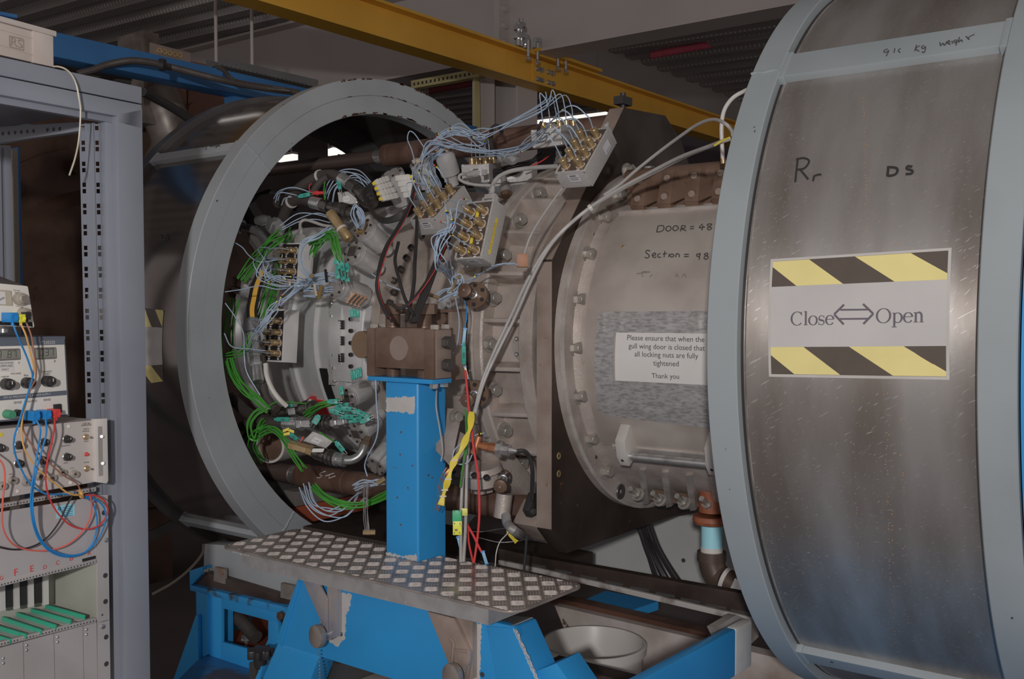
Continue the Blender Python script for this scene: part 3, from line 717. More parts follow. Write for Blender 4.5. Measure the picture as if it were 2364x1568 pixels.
# ---- ribbed ring casing
t = thing('ribbed_casing', 'ribbed cast ring casing with bolted pockets left of the dark steel plate', 'casing', (-1.6, YC, ZC - .51))
B().lathe(EO, XAX, [(-1.705, .42), (-1.705, .508), (-1.7, .511), (-1.684, .511), (-1.682, .504), (-1.679, .511), (-1.660, .511), (-1.655, .506), (-1.655, .462), (-1.60, .452), (-1.545, .455), (-1.545, .496), (-1.541, .50), (-1.50, .50), (-1.50, .42)], n=144).make('ring_shell', CAST, t, ang=25)
B().lathe(EO, XAX, [(-1.7045, .47), (-1.7065, .505), (-1.7, .5125), (-1.686, .5125), (-1.684, .5), (-1.69, .47)], n=144).make('machined_rim', RIM, t, ang=25)
ribpx = [(1480, 620), (1180, 741), (1180, 865), (1200, 982)]
da = 14.4
ra0 = EA(onR(1185, 741, .495))
for k in range(-7, 9):
    a = ra0 + rad(da) * k; n_ = V((0, -math.cos(a), math.sin(a))); tt = V((0, math.sin(a), math.cos(a)))
    b = B(); L = []
    for X, r in ((-1.658, .508), (-1.542, .498)):
        p = pol(X, a, r); q = pol(X, a, .445); L.append([q - tt * .012, q + tt * .012, p + tt * .0055, p - tt * .0055])
    b.frustum(L[0], L[1]).make('rib', CAST, t, bev=.003)
for k in range(-7, 9):
    a = ra0 + rad(da) * (k + .5)
    p = pol(-1.655, a, .482); n_ = (XAX + V((0, -math.cos(a), math.sin(a))) * .25).normalized()
    B().cyl(p - n_ * .004, p + n_ * .004, .024, .022, n=24).make('bolt_boss', CAST, t)
    B().hexa(p + n_ * .004, n_, .0160, .017, wash=.0215).make('bolt', BOLT, t)
p = onR(1212, 800, .46)
B().cyl(p + V((0, .02, 0)), p + V((0, -.012, 0)), .034, n=32).make('port_flange', RIM, t); B().cyl(p + V((.004, -.012, 0)), p + V((.004, -.013, 0)), .015, n=20).make('port_hole', BLACK, t)
for dz in (-.02, .02): B().sock(p + V((-.014, -.012, dz)), V((0, -1, 0)), .006, .007).make('cap_screw', CHROME, t)
# ---- dark steel plate
t = thing('mounting_plate', 'large dark steel plate with cut corners across the rig', 'plate', (-1.47, YC, .668))
b = B().prism([V((-1.446, y, z)) for y, z in ((2.079, .739), (2.079, 1.415), (2.425, 1.846), (2.66, 1.86), (2.76, 1.80), (3.06, 1.415), (3.06, .74), (2.99, .668), (2.15, .668))], (-.046, 0, 0)); b.make('plate', PLATE, t, bev=.0015, seg=1)
B().obox((-1.4465, 2.0782, .742), V((-.045, 0, 0)), V((0, .002, 0)), V((0, 0, .67))).make('ground_edge', EDGE, t)
u = V((0, .346, .431)); n_ = V((0, -.431, .346)).normalized()
B().obox(V((-1.4465, 2.08, 1.418)) + n_ * -.0008, V((-.045, 0, 0)), u * .995, n_ * .0018).make('chamfer_edge', EDGE, t)
for q in ((1290, 1053), (1290, 1094)):
    p = onX(*q, -1.446); B().lathe(p, XAX, [(0, .004), (0, .009), (.001, .008), (.001, .004)], n=16).make('dowel', BRASS, t)
b = B(); P, th = polyX([(1197, 1206), (1240, 1127), (1274, 1140), (1276, 1226)], -1.452, -.1)
pb = [V((-1.492, 2.12, .80)), V((-1.492, 2.30, .80)), V((-1.492, 2.30, .69)), V((-1.492, 2.15, .69)), V((-1.492, 2.07, .745))]
b.prism(pb, (-.07, 0, 0)).make('pipe_bracket', EDGE, t, bev=.002)
p = onX(1438, 244, -1.46)
B().cbox(p + V((0, 0, .012)), V((.03, 0, 0)), V((0, .05, 0)), V((0, 0, .022))).cyl(p + V((0, 0, -.03)), p + V((0, 0, .035)), .008, n=10).make('top_stop', BLACK, t)
# ---- gull wing door section
t = thing('door_section', 'round metal door section with bolted flange and taped notice', 'casing', (-1.1, YC, ZC - .48))
DR = .425
B().lathe(EO, XAX, [(-1.4455, .36), (-1.4455, .48), (-1.427, .48), (-1.422, .474), (-1.42, .435), (-1.405, DR + .002), (-1.395, DR), (-.60, DR), (-.60, .36)], n=160).make('barrel', CAST, t, ang=22)
B().lathe(EO, XAX, [(-1.427, .4805), (-1.4235, .4805), (-1.4205, .472), (-1.4225, .469)], n=160).make('flange_edge', RIM, t)
fb = [(1424, 452), (1391, 502), (1355, 588), (1334, 692), (1326, 804), (1335, 915), (1360, 1013), (1395, 1088), (1447, 395)]
for q in fb:
    p = onX(*q, -1.421); B().hexa(p, (XAX + V((0, -.15, .05))).normalized(), .0152, .019, wash=.0215, wh=.004).make('flange_bolt', BOLT, t)
for q in ((1372, 543), (1376, 1055)):
    p = onX(*q, -1.4213); B().cyl(p, p + XAX * .0012, .006, n=14).make('dowel_hole', DARK, t)
p = onX(1432, 1135, -1.421); B().lathe(p, XAX, [(0, .006), (0, .022), (.004, .02), (.002, .006)], n=20).make('empty_bolt_seat', DARK, t)
# door leaf
a0, a1 = EA(onR(1425, 492, DR + .006)), EA(onR(1470, 1035, DR + .006))
b = B(); arcseg(b, -1.388, -.62, a1, a0, DR - .004, DR + .0045, 40, YC, ZC); b.make('door_leaf', M('door_sheet', C(150, 142, 136, 2.1), .42, .3, c2=C(128, 119, 113, 2.1), s=5, bump=.05, bs=60), t)
b = B(); arcseg(b, -1.388, -.62, a0 - .012, a0 + .022, DR, DR + .013, 6, YC, ZC); b.make('door_ledge', RIM, t, bev=.003)
b = B(); arcseg(b, -1.36, -.62, a1 - .03, a1 + .01, DR, DR + .010, 6, YC, ZC); b.make('door_lower_ledge', RIM, t, bev=.003)
# hinge castings: upright tabs with two bolts each, hollow webs between
HY = onR(1470, 484, DR + .012).y
tabs = [((1454, 475), (1485, 476), (1496, 400), (1465.5, 401.5)), ((1515, 471.6), (1547, 470), (1556, 390), (1527.7, 396.7)), ((1578.7, 465), (1610.6, 465), (1618.6, 387), (1590, 390)), ((1641, 460), (1673, 459), (1681, 381), (1651, 384)), ((1703, 455), (1735, 454), (1744, 376), (1714, 379))]
yb, yt = HY - .012, HY + .012
TB = []
for k, q in enumerate(tabs):
    f_ = [onY(*q[0], yb), onY(*q[1], yb), onY(*q[2], yt), onY(*q[3], yt)]; TB.append(f_)
    B().frustum(f_, [p + V((0, .10, 0)) for p in f_]).make('hinge_tab', BRONZE, t, bev=.002)
    lo = [f_[0], f_[1], f_[1] + V((0, .012, -.013)), f_[0] + V((0, .012, -.013))]; B().frustum(lo, [p + V((0, .08, 0)) for p in lo]).make('tab_foot', BRONZE, t, bev=.001)
    u, v = f_[1] - f_[0], f_[3] - f_[0]; n_ = u.cross(v).normalized()
    if n_.y > 0: n_ = -n_
    for g in (.22, .78):
        c = f_[0] + u * .5 + v * g; B().lathe(c + n_ * .0002, n_, [(0, .0105), (.0012, .0128), (.0018, .0112), (.0006, .0100), (.0006, .0001)], n=22, closed=False).make('bolt_seat', BRONZE, t); B().sock(c + n_ * .0008, n_, .0088, .003).make('hinge_bolt', EDGE, t)
for k in range(4):
    a, c = TB[k], TB[k + 1]; back = V((0, .055, 0))
    P = [a[1], a[2], c[3] + back, c[0] + back + (c[3] - c[0]) * .3]
    B().frustum(P, [p + V((0, .03, 0)) for p in P]).make('hinge_web', BRONZE, t)
    P = [a[1] + V((0, .005, -.008)), c[0] + back + (c[3] - c[0]) * .3, c[0] + V((0, .03, -.01))]
    B().frustum(P, [p + V((0, .05, -.004)) for p in P]).make('hinge_gusset', BRONZE, t)
zt4 = TB[0][3].z
B().box((-1.385, HY + .035, zt4 - .075), (-.62, HY + .12, zt4 - .004)).make('hinge_base', BRONZE, t, bev=.006)
B().cyl((-1.385, HY + .05, zt4 - .012), (-.62, HY + .05, zt4 - .012), .03, n=24).make('hinge_tube', BRONZE, t)
for x in (-1.33, -1.0): B().stack((x, HY + .06, zt4 + .016), V((0, 0, 1)), [(0, .016), (.006, .015), (.009, .008)], 16).make('top_cap', CHROME, t)
# lower clamps
la0, la1 = EA(onR(1490, 1085, DR + .02)), EA(onR(1500, 1168, DR + .02))
b = B(); arcseg(b, -1.40, -.62, la1 - .06, la1 + .02, DR - .01, DR + .03, 6, YC, ZC); b.make('clamp_bar', BRONZE, t, bev=.003)
lx = [onR(x, 1125, DR + .02).x for x in (1489, 1542, 1598, 1655)]
for q in (((1474, 1085.5), (1489, 1085.5), (1498, 1163), (1484, 1166)), ((1525.5, 1091), (1541, 1091), (1551, 1170), (1537.6, 1173)), ((1581.7, 1097.6), (1596.8, 1097.6), (1606.5, 1178.5), (1592.7, 1180)), ((1639, 1101), (1655, 1101), (1664, 1187), (1650, 1190)), ((1697, 1105), (1713, 1105), (1724, 1195), (1709, 1198))):
    f_ = [onR(*q[0], DR + .008), onR(*q[1], DR + .008), onR(*q[2], DR + .036), onR(*q[3], DR + .036)]
    B().frustum(f_, [p + V((0, .05, .02)) for p in f_]).make('clamp_rib', RIM, t, bev=.001)
for q, w_ in (((1474, 1143), (1452, 1126)), ((1524, 1156), (1504, 1136)), ((1580, 1163), (1559, 1142)), ((1637, 1168), (1616, 1148))):
    p = onR(*q, DR + .03); n_ = (dep(*w_, depth(p) - .035) - p).normalized()
    B().cyl(p - n_ * .02, p + n_ * .046, .0075, n=14).make('stud', BOLT, t); B().hexa(p, n_, .0145, .013, wash=.018, wh=.003).make('nut', BOLT, t)
# door handle bar
p, q = onR(1443, 1052, DR + .045), onR(1640, 1078, DR + .045)
b = B().cyl(p, V((q.x + .25, p.y, p.z)), .0105, n=16); b.make('handle_bar', CHROME, t)
for X in (p.x - .012, q.x):
    pp = V((X, p.y, p.z)); n_ = V((0, p.y - YC, p.z - ZC)).normalized(); tt = V((0, -n_.z, n_.y)) * -1
    if tt.z < 0: tt = -tt
    B().prism([pp + n_ * .018 - tt * .018, pp + n_ * .018 + tt * .012, pp + n_ * .0 + tt * .05, pp - n_ * .045 + tt * .065, pp - n_ * .045 - tt * .018], (.028, 0, 0)).make('handle_block', M('handle_alu', C(160, 155, 150), .45, .2), t, bev=.002)
    B().cyl(pp + n_ * .0185 + V((.013, 0, 0)), pp + n_ * .0175 + V((.013, 0, 0)), .004, n=12).make('screw_hole', BLACK, t)
B().cyl(pol(onR(1440, 572, DR).x, EA(onR(1440, 572, DR)), DR), pol(onR(1440, 572, DR).x, EA(onR(1440, 572, DR)), DR + .007), .004, n=10).make('small_stud', BRASS, t)
ink('1519,522 1516,536|1519,522 1530,521 1533,527 1528,534 1516,536|1540,523 1537,530 1543,534 1549,529 1547,523 1540,523|1556,522 1553,529 1559,533 1566,528 1563,522 1556,522|1574,521 1571,534|1574,521 1582,522 1580,527 1573,528 1584,533|1593,524 1602,523|1593,529 1602,528|1622,517 1614,526 1628,524|1623,521 1620,532|1642,517 1633,518 1636,523 1643,527 1637,531 1633,527 1640,522 1644,517', DR + .0055, YC, ZC, .0024, INKF, t)
ink('1501,580 1494,578 1491,583 1499,590 1495,596 1488,594|1507,590 1514,588 1511,584 1506,588 1508,594 1515,594|1525,585 1519,588 1520,594 1526,594|1535,580 1533,594|1530,587 1540,585|1545,586 1544,594|1551,586 1547,590 1551,594 1556,590 1551,586|1560,594 1562,586 1568,588 1568,594|1579,588 1590,587|1579,593 1590,592|1615,586 1608,588 1611,593 1616,589 1616,585 1614,600|1632,584 1626,588 1635,593 1630,599 1625,595 1634,588 1632,584', DR + .0055, YC, ZC, .0024, INKF, t)
ink('1470,632 1500,628 1482,628 1484,640|1500,640 1506,634|1560,640 1562,632 1566,640|1575,640 1580,632 1584,641', DR + .0055, YC, ZC, .002, M('ghost_ink', C(112, 106, 102), .6), t)
# ---- notice and its tape
def patch(b, q, r, nx, ny, f, th=.0006):
    c = [onR(*p, r) for p in q]; A = [(p.x, EA(p)) for p in c]; vs = []
    for j in range(ny + 1):
        for i in range(nx + 1):
            u, v = i / nx, j / ny
            g = [A[0][k] * (1 - u) * (1 - v) + A[1][k] * u * (1 - v) + A[2][k] * u * v + A[3][k] * (1 - u) * v for k in (0, 1)]
            vs.append(pol(g[0], g[1], r + th + f(u, v)))
    return b.add(vs, [(j * (nx + 1) + i, j * (nx + 1) + i + 1, (j + 1) * (nx + 1) + i + 1, (j + 1) * (nx + 1) + i) for j in range(ny) for i in range(nx)])
NR = DR + .0052
TAPE = M('silver_tape', C(146, 144, 143), .38, .35, c2=C(118, 115, 114), s=60, stretch=(1, 3, 3), bump=.2, bs=220)
t = thing('door_notice', 'white printed notice stuck to the door section with silver tape', 'notice', onR(1422, 985, NR))
wr = lambda u, v: .0022 * max(0, math.sin(u * 31 + 3 * math.sin(u * 7))) ** 3 * (1 - abs(2 * v - 1) ** 3) + .0004 * math.sin(v * 40 + u * 9)
w2 = lambda u, v: .0016 * max(0, math.sin(v * 9 + u * 4 + math.sin(u * 11))) ** 2 + .0003 * math.sin(u * 60)
w3 = lambda u, v: .0003 * math.sin(u * 50) + .0004 * math.sin(v * 50)
b = B(); patch(b, ((1383, 722), (1424, 722), (1424, 958), (1380, 948)), NR, 8, 40, w3); b.make('tape_strip', TAPE, t, fix=False)
b = B(); patch(b, ((1384, 720), (1700, 718), (1700, 772), (1384, 770)), NR, 90, 8, wr, .0010); b.make('tape_strip', TAPE, t, fix=False)
b = B(); patch(b, ((1420, 872), (1700, 882), (1700, 996), (1386, 958)), NR, 50, 16, w2, .0008); b.make('tape_strip', TAPE, t, fix=False)
b = B(); patch(b, ((1424, 768), (1700, 771), (1700, 892), (1422, 878)), NR, 10, 16, lambda u, v: 0, .0030); b.make('paper', WHITE, t, fix=False)
NI = M('print_ink', (.085, .08, .082), .6)
for s, P, Q in (('Please ensure that when the', (1448, 785), (1626, 790)), ('gull wing door is closed that', (1451, 804), (1627, 810)), ('all locking nuts are fully', (1465, 823), (1612, 828)), ('tightened', (1508, 844), (1567, 846)), ('Thank you', (1505, 873), (1568, 875))):
    text_round(s, onR(*P, NR + .0034), onR(*Q, NR + .0034), NR + .0034, YC, ZC, NI, t, 'notice_lettering')

# ================================================================ trunnion stand (blue column, brown block)
CX0, CX1, CY0, CY1, PZ = -1.80, -1.688, 1.85, 1.908, .672
t = thing('trunnion_stand', 'blue steel column carrying a brown trunnion block with big hex bolts', 'stand', ((CX0 + CX1) / 2, 1.88, PZ))
B().box((CX0, CY0, .40), (CX1, CY1 + .05, 1.116)).make('column', BLUE, t, bev=.009, seg=3)
def scrap(P, Y, name, m, par, jag=.0025, dn=.0006, seed=1):
    """patch of bare metal with a ragged outline, on a plane facing the front"""
    r = random.Random(seed); Q = []
    for i, p in enumerate(P):
        a, c = onY(*p, Y), onY(*P[(i + 1) % len(P)], Y); k = max(2, int((c - a).length / .004))
        for j in range(k): Q.append(a + (c - a) * (j / k) + V((r.uniform(-jag, jag), 0, r.uniform(-jag, jag))))
    return B().prism(Q, (0, -dn, 0)).make(name, m, par)
scrap(((892, 918), (957, 916), (957, 956), (930, 952), (892, 950)), CY0, 'bare_patch', PRIMER, t, seed=3)
scrap(((892, 1274), (925, 1284), (962, 1280), (962, 1296), (925, 1288), (892, 1280)), CY0, 'bare_patch', PRIMER, t, seed=4)
for k in range(6):
    x, y = RND.uniform(900, 955), RND.uniform(980, 1220); scrap(((x, y), (x + 3, y + 1), (x + 2, y + 5), (x - 1, y + 3)), CY0, 'paint_chip', M('chip', C(92, 64, 66), .7), t, .0008, seed=k)
X1 = onY(998, 884, 1.835).x; X0 = onY(848, 872, 1.835).x; Y1 = onX(1043, 879, X1).y; zt_ = onY(925, 873, 1.835).z; zb_ = zt_ - .011
B().box((X0, 1.835, zb_), (X1, Y1, zt_)).make('top_plate', BLUE, t, bev=.0015)
YF = 1.842
bx0, bx1 = onY(866, 800, YF).x, onY(979, 800, YF).x; bz0, bz1 = onY(920, 851, YF).z, onY(920, 757, YF).z
B().box((bx0, YF, bz0), (bx1, Y1 - .015, bz1)).make('trunnion_block', BROWN, t, bev=.002)
px_ = onY(921, 804, YF); B().cyl(px_ + V((0, .002, 0)), px_ - V((0, .0012, 0)), .0305, n=40).make('pivot_face', M('turned_brown', C(124, 111, 103, 2.2), .3, .4), t)
for xa, xb in (((onY(848, 800, YF).x), bx0 - .001), (bx1 + .001, X1)):
    B().box((xa, YF - .003, zt_), (xb, Y1 - .004, bz1 - .002)).make('end_plate', BROWN, t, bev=.0025)
B().box((X1, 1.846, zt_ + .002), (X1 + .004, Y1 - .006, bz1 - .004)).make('side_cover', M('pale_steel', C(118, 106, 99, 2.2), .45, .35, c2=C(106, 93, 86, 2.2)), t, bev=.001)
pz = onX(1014, 790, X1); 
for y in (791, 843):
    p = onX(1027, y, X1 + .004); B().hexa(p, XAX, .0155, .019).make('clamp_bolt', DARK, t)
for x in (907, 980):
    p = onY(x, 740, 1.885); z_ = p.z
    b = B().cyl((p.x, p.y, zt_), (p.x, p.y, bz1 + .05), .0185, n=20)
    for k in range(12): b.lathe((p.x, p.y, bz1 + .004 + k * .0036), V((0, 0, 1)), [(0, .0185), (.0012, .0200), (.0024, .0185)], n=20, closed=False)
    b.hexa((p.x, p.y, bz1 + .034), V((0, 0, 1)), .033, .024); b.make('jack_bolt', BROWN, t)
    b = B()
    for k in range(6): b.lathe((p.x, p.y, zt_ + .001 + k * .0036), V((0, 0, 1)), [(0, .0185), (.0012, .0205), (.0024, .0185)], n=20, closed=False)
    b.make('jack_thread', BROWN, t)
for x, y, Y in ((865, 752, 1.86), (885, 752, 1.92), (1004, 753, 1.855), (1029, 752, 1.91)):
    p = onY(x, y, Y); B().hexa((p.x, p.y, bz1 - .003), V((0, 0, 1)), .0115, .011).make('cap_bolt', M('cap_bolt_steel', C(150, 142, 135), .4, .4), t)
for x, y, Y in ((868, 883, 1.86), (1002, 893, 1.86), (1026, 888, 1.915)):
    p = onY(x, y, Y); B().hexa((p.x, p.y, zb_), V((0, 0, -1)), .0115, .012).make('under_bolt', CHROME, t)
p = onY(833, 796, 1.90); B().cyl(p, p + V((0, .06, 0)), .036, n=32).make('pivot_pin', M('pin_brown', C(112, 94, 78, 2.2), .4, .4), t)
# bracket between block and casing
xq = onY(1048, 760, 2.0).x
t = thing('casing_bracket', 'dark steel bracket bolted to the casing behind the trunnion block', 'bracket', (xq - .1, 2.05, 1.1))
zq0, zq1 = onY(1048, 878, 2.0).z, onY(1048, 719, 2.0).z; yq = onX(1077, 800, xq).y
B().box((xq - .20, 2.03, zq0), (xq - .001, yq, zq1)).make('back_plate', BROWN, t, bev=.003)
B().box((xq - .012, 1.99, zq0), (xq, yq, zq1)).make('side_plate', EDGE, t, bev=.002)
B().box((xq - .22, 1.99, zq1 - .004), (xq, yq, zq1 + .006)).make('top_plate', BROWN, t, bev=.002)
p = onY(1035, 735, 2.03); B().cyl(p, p + V((0, -.03, 0)), .0175, n=24).make('plug', BROWN, t)

# ================================================================ step platform
TREAD = M('tread_aluminium', C(118, 110, 105, 2.3), .32, .25, c2=C(98, 91, 87, 2.3), s=20)
TREADB = M('tread_bar', C(158, 150, 145, 2.1), .36, .3, c2=C(136, 128, 123, 2.1), s=20)
SKIRT = M('skirt_aluminium', C(134, 132, 132, 2.1), .42, .25, c2=C(118, 116, 116, 2.1), s=20, spots=C(170, 166, 164), ss=130, st=.72)
PX0, PX1, PY0, PY1, PT = -2.222, -1.243, 1.655, 1.93, .67
def rrect(x0, x1, y0, y1, r, n=8):
    P = []
    for cx, cy, a in ((x1 - r, y0 + r, -90), (x1 - r, y1 - r, 0), (x0 + r, y1 - r, 90), (x0 + r, y0 + r, 180)):
        P += [(cx + r * math.cos(rad(a + 90 * k / n)), cy + r * math.sin(rad(a + 90 * k / n))) for k in range(n + 1)]
    return P
t = thing('step_platform', 'aluminium tread plate step fixed around the blue column', 'platform', ((PX0 + PX1) / 2, (PY0 + PY1) / 2, PT - .07))
B().prism([V((x, y, PT - .005)) for x, y in rrect(PX0, PX1, PY0, PY1, .042)], (0, 0, .005)).make('tread_plate', TREAD, t, bev=.001)
b = B(); ca_, sa_ = math.cos(rad(39)), math.sin(rad(39)); pit = .0378
def inside(x, y, e=.006):
    if not (PX0 + e < x < PX1 - e and PY0 + e < y < PY1 - e): return False
    for cx, cy, sx, sy in ((PX1 - .042, PY0 + .042, 1, -1), (PX1 - .042, PY1 - .042, 1, 1), (PX0 + .042, PY1 - .042, -1, 1), (PX0 + .042, PY0 + .042, -1, -1)):
        if (x - cx) * sx > 0 and (y - cy) * sy > 0 and math.hypot(x - cx, y - cy) > .042 - e: return False
    return not (CX0 - .004 < x < CX1 + .004 and CY0 - .004 < y < CY1 + .06)
for i in range(-26, 27):
    for j in range(-26, 27):
        cx = -1.73 + (i * ca_ - j * sa_) * pit; cy = 1.79 + (i * sa_ + j * ca_) * pit
        if not (PX0 - .04 < cx < PX1 + .04 and PY0 - .04 < cy < PY1 + .04): continue
        for k in range(5):
            o = (k - 2) * .0067; L = .0165
            if (i + j) % 2: ux, uy, vx, vy = ca_, sa_, -sa_, ca_
            else: ux, uy, vx, vy = -sa_, ca_, ca_, sa_; 
            ww = .0024; lo_, hi_ = -L, L
            while lo_ < hi_ - .004 and not inside(cx + vx * o + ux * lo_, cy + vy * o + uy * lo_): lo_ += .002
            while hi_ > lo_ + .004 and not inside(cx + vx * o + ux * hi_, cy + vy * o + uy * hi_): hi_ -= .002
            if hi_ - lo_ < .006 or not inside(cx + vx * o + ux * (lo_ + hi_) / 2, cy + vy * o + uy * (lo_ + hi_) / 2): continue
            P = lambda l, w_, z: V((cx + vx * (o + w_) + ux * l, cy + vy * (o + w_) + uy * l, PT + z))
            m_ = (lo_ + hi_) / 2
            b.frustum([P(lo_, 0, 0), P(m_, -ww, 0), P(hi_, 0, 0), P(m_, ww, 0)], [P(lo_ * .8 + hi_ * .2, 0, .0016), P(m_, -ww * .5, .0018), P(hi_ * .8 + lo_ * .2, 0, .0016), P(m_, ww * .5, .0018)])
b.make('tread_pattern', TREADB, t)
SX0, SX1, SY = -2.165, -1.338, 1.688; SZ = onY(1124, 1443, SY).z
B().box((SX0, SY, SZ), (SX1, SY + .004, PT - .005)).make('front_skirt', SKIRT, t)
B().box((SX1 - .004, SY + .004, SZ), (SX1, 1.90, PT - .005)).make('end_skirt', SKIRT, t)
text_flat('photographs', onY(538, 1275, SY), onY(575, 1284, SY), V((0, -1, 0)), WHITE, t, 'skirt_lettering')
# brackets under the step
BALU = M('bracket_aluminium', C(134, 128, 126, 2.1), .4, .35, c2=C(112, 116, 132, 2.0), s=9)
b = B().prism(*polyY(((755, 1352), (778, 1358), (778, 1470), (754, 1480)), 1.735, .016)); b.make('bracket_upright', BALU, t, bev=.001)
b = B().prism(*polyY(((699, 1340), (737, 1347), (754, 1384), (754, 1480), (740, 1434)), 1.728, .006)); b.make('bracket_brace', BALU, t, bev=.001)
BALW = M('bracket_worn', C(132, 118, 110, 2.1), .42, .3, c2=C(112, 100, 92, 2.1), s=9)
b = B().prism(*polyY(((1050, 1424), (1091, 1436), (1091, 1568), (1050, 1580)), 1.735, .016)); b.make('bracket_upright', BALW, t, bev=.001)
b = B().prism(*polyY(((987, 1412), (1048, 1428), (1086, 1508), (1086, 1520), (1076, 1580), (1046, 1580), (1036, 1534)), 1.726, .008)); b.make('bracket_brace', BALW, t, bev=.001)
b = B().tube([onY(x, y, 1.725) for x, y in ((1041, 1475), (1048, 1483), (1043, 1540))], .004, 8).tube([onY(x, y, 1.725) for x, y in ((1052, 1545), (1053, 1500), (1078, 1505))], .0045, 8); b.make('weld_bead', BALW, t)
def knob_pin(px, py, label, pts, m):
    p = onY(px, py, 1.698); n_ = V((0, -1, 0)); n_ = (V((-.18, -1, .05))).normalized()
    t = thing('locking_pin', label, 'pin', p)
    B().stack(p + n_ * .004, -n_, [(0, .0262), (.001, .0278), (.004, .0285), (.014, .0285), (.018, .0268)], 36).make('knob', M('turned_steel', C(110, 102, 97, 2.1), .3, .35, c2=C(134, 126, 121, 2.1), s=4), t)
    B().cyl(p - n_ * .010, p - n_ * .05, .007, n=14).make('shank', CHROME, t)
    P = crom([onY(x, y, 1.715 + .004 * (i % 2)) for i, (x, y) in enumerate(pts)], 14)
    b = B(); acc = 0; last = P[0]
    for q in P:
        if (q - last).length < .0072: continue
        last = q; b.stack(q - V((0, 0, .0026)), V((0, 0, 1)), [(0, .0008), (.0008, .0021), (.0026, .0027), (.0044, .0021), (.0052, .0008)], 8)
    o = b.make('ball_chain', CHROME, t); o['kind'] = 'stuff'
knob_pin(729, 1470, 'round steel locking pin on the left bracket under the step', ((744, 1436), (738, 1440), (737, 1460), (737, 1500), (738, 1540), (738, 1575)), None)
knob_pin(1041, 1562, 'round steel locking pin on the right bracket under the step', ((1085, 1530), (1078, 1536), (1074, 1545), (1074, 1560), (1075, 1580)), None)

# ================================================================ blue trestle
TY = 1.752
t = thing('trestle', 'blue painted steel trestle under the tread plate step', 'trestle', (-1.7, 1.8, .2))
B().prism(*polyY(((688, 1335), (1122, 1432), (1187, 1447), (1222, 1530), (1240, 1580), (945, 1580), (645, 1487), (636, 1482)), TY, .02)).make('web_panel', BLUE, t, bev=.0015)
B().prism(*polyY(((640, 1484), (742, 1514), (732, 1530), (705, 1600), (590, 1600)), TY - .001, .07)).make('leg', BLUE, t, bev=.008)
b = B().prism(*polyY(((645, 1492), (688, 1342), (693, 1343), (649, 1494)), TY - .004, .02)); b.make('edge_bead', BLUE, t, bev=.001)
fr, th = polyY(((1120, 1444), (1186, 1449), (1252, 1600), (1150, 1600)), TY - .002, 0)
bk = [p + V((0, .085, 0)) for p in fr]
B().frustum(fr, bk).make('leg', BLUE, t, bev=.006, seg=3)
q = [fr[0], fr[1], bk[1], bk[0]]; c_ = (q[0] + q[1] + q[2] + q[3]) / 4
B().prism([c_ + (p - c_) * .86 + V((0, 0, .0015)) for p in q], (0, 0, .001)).make('open_end', PRIMER, t)
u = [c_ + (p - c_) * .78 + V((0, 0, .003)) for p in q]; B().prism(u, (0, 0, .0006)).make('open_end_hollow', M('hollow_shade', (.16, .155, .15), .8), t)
for k, dx in enumerate((0, 8, 14)):
    L = [((1184 + dx * .6 + 66 * f) + RND.uniform(-1, 1), 1451 + dx * .3 + 150 * f) for f in [i / 22 for i in range(21)]]
    scrap([(x, y) for x, y in L] + [(x + 2.2, y) for x, y in L[::-1]], TY - .0065, 'worn_edge', PRIMER, t, .0011, .0004, k)
scrap(((780, 1365), (813, 1373), (808, 1400), (800, 1420), (796, 1478), (786, 1482), (782, 1496), (758, 1480), (779, 1470)), TY, 'bare_patch', PRIMER, t, seed=9)
scrap(((1094, 1438), (1111, 1441), (1110, 1500), (1107, 1580), (1092, 1580)), TY, 'bare_patch', PRIMER, t, seed=10)
for x, y in ((787, 1464), (1113, 1558)):
    p = onY(x, y, TY - .0012); B().cyl(p, p + V((0, .001, 0)), .006, n=16).make('drilled_hole', DARK, t)
fp = polyY(((1240, 1548), (1284, 1531), (1330, 1600), (1240, 1600)), TY + .01, .09); B().prism(*fp).make('foot_bracket', BLUE, t, bev=.004)

# black star knob
p = onY(601, 1508, 1.80)
t = thing('star_knob', 'black plastic star knob on a threaded rod beside the trestle leg', 'knob', p - V((0, 0, .2)))
P = []
for k in range(56):
    a = 2 * PI * k / 56; r = .033 + .0058 * math.cos(7 * a); P.append(p + V((r * math.cos(a), r * math.sin(a), -.012)))
B().prism(P, (0, 0, .024)).make('star_head', BLACK, t, bev=.004)
B().stack(p + V((0, 0, -.012)), V((0, 0, -1)), [(0, .019), (.022, .017), (.03, .014)], 20).make('hub', BLACK, t)
B().cyl(p + V((0, 0, -.04)), p + V((0, 0, -.2)), .0075, n=12).make('threaded_rod', M('rod_steel', C(100, 88, 76), .4, .5), t)
b = B().prism(*polyY(((575, 1530), (594, 1527), (588, 1600), (576, 1600)), 1.83, .03)); b.make('rod_bracket', DARK, t)
tag(B().prism(*polyY(((601, 1538), (606, 1540), (590, 1600), (576, 1600)), 1.79, .02)).make('brace_bar', BLUE, bev=.001), 'narrow blue brace bar beside the star knob rod', 'bar')

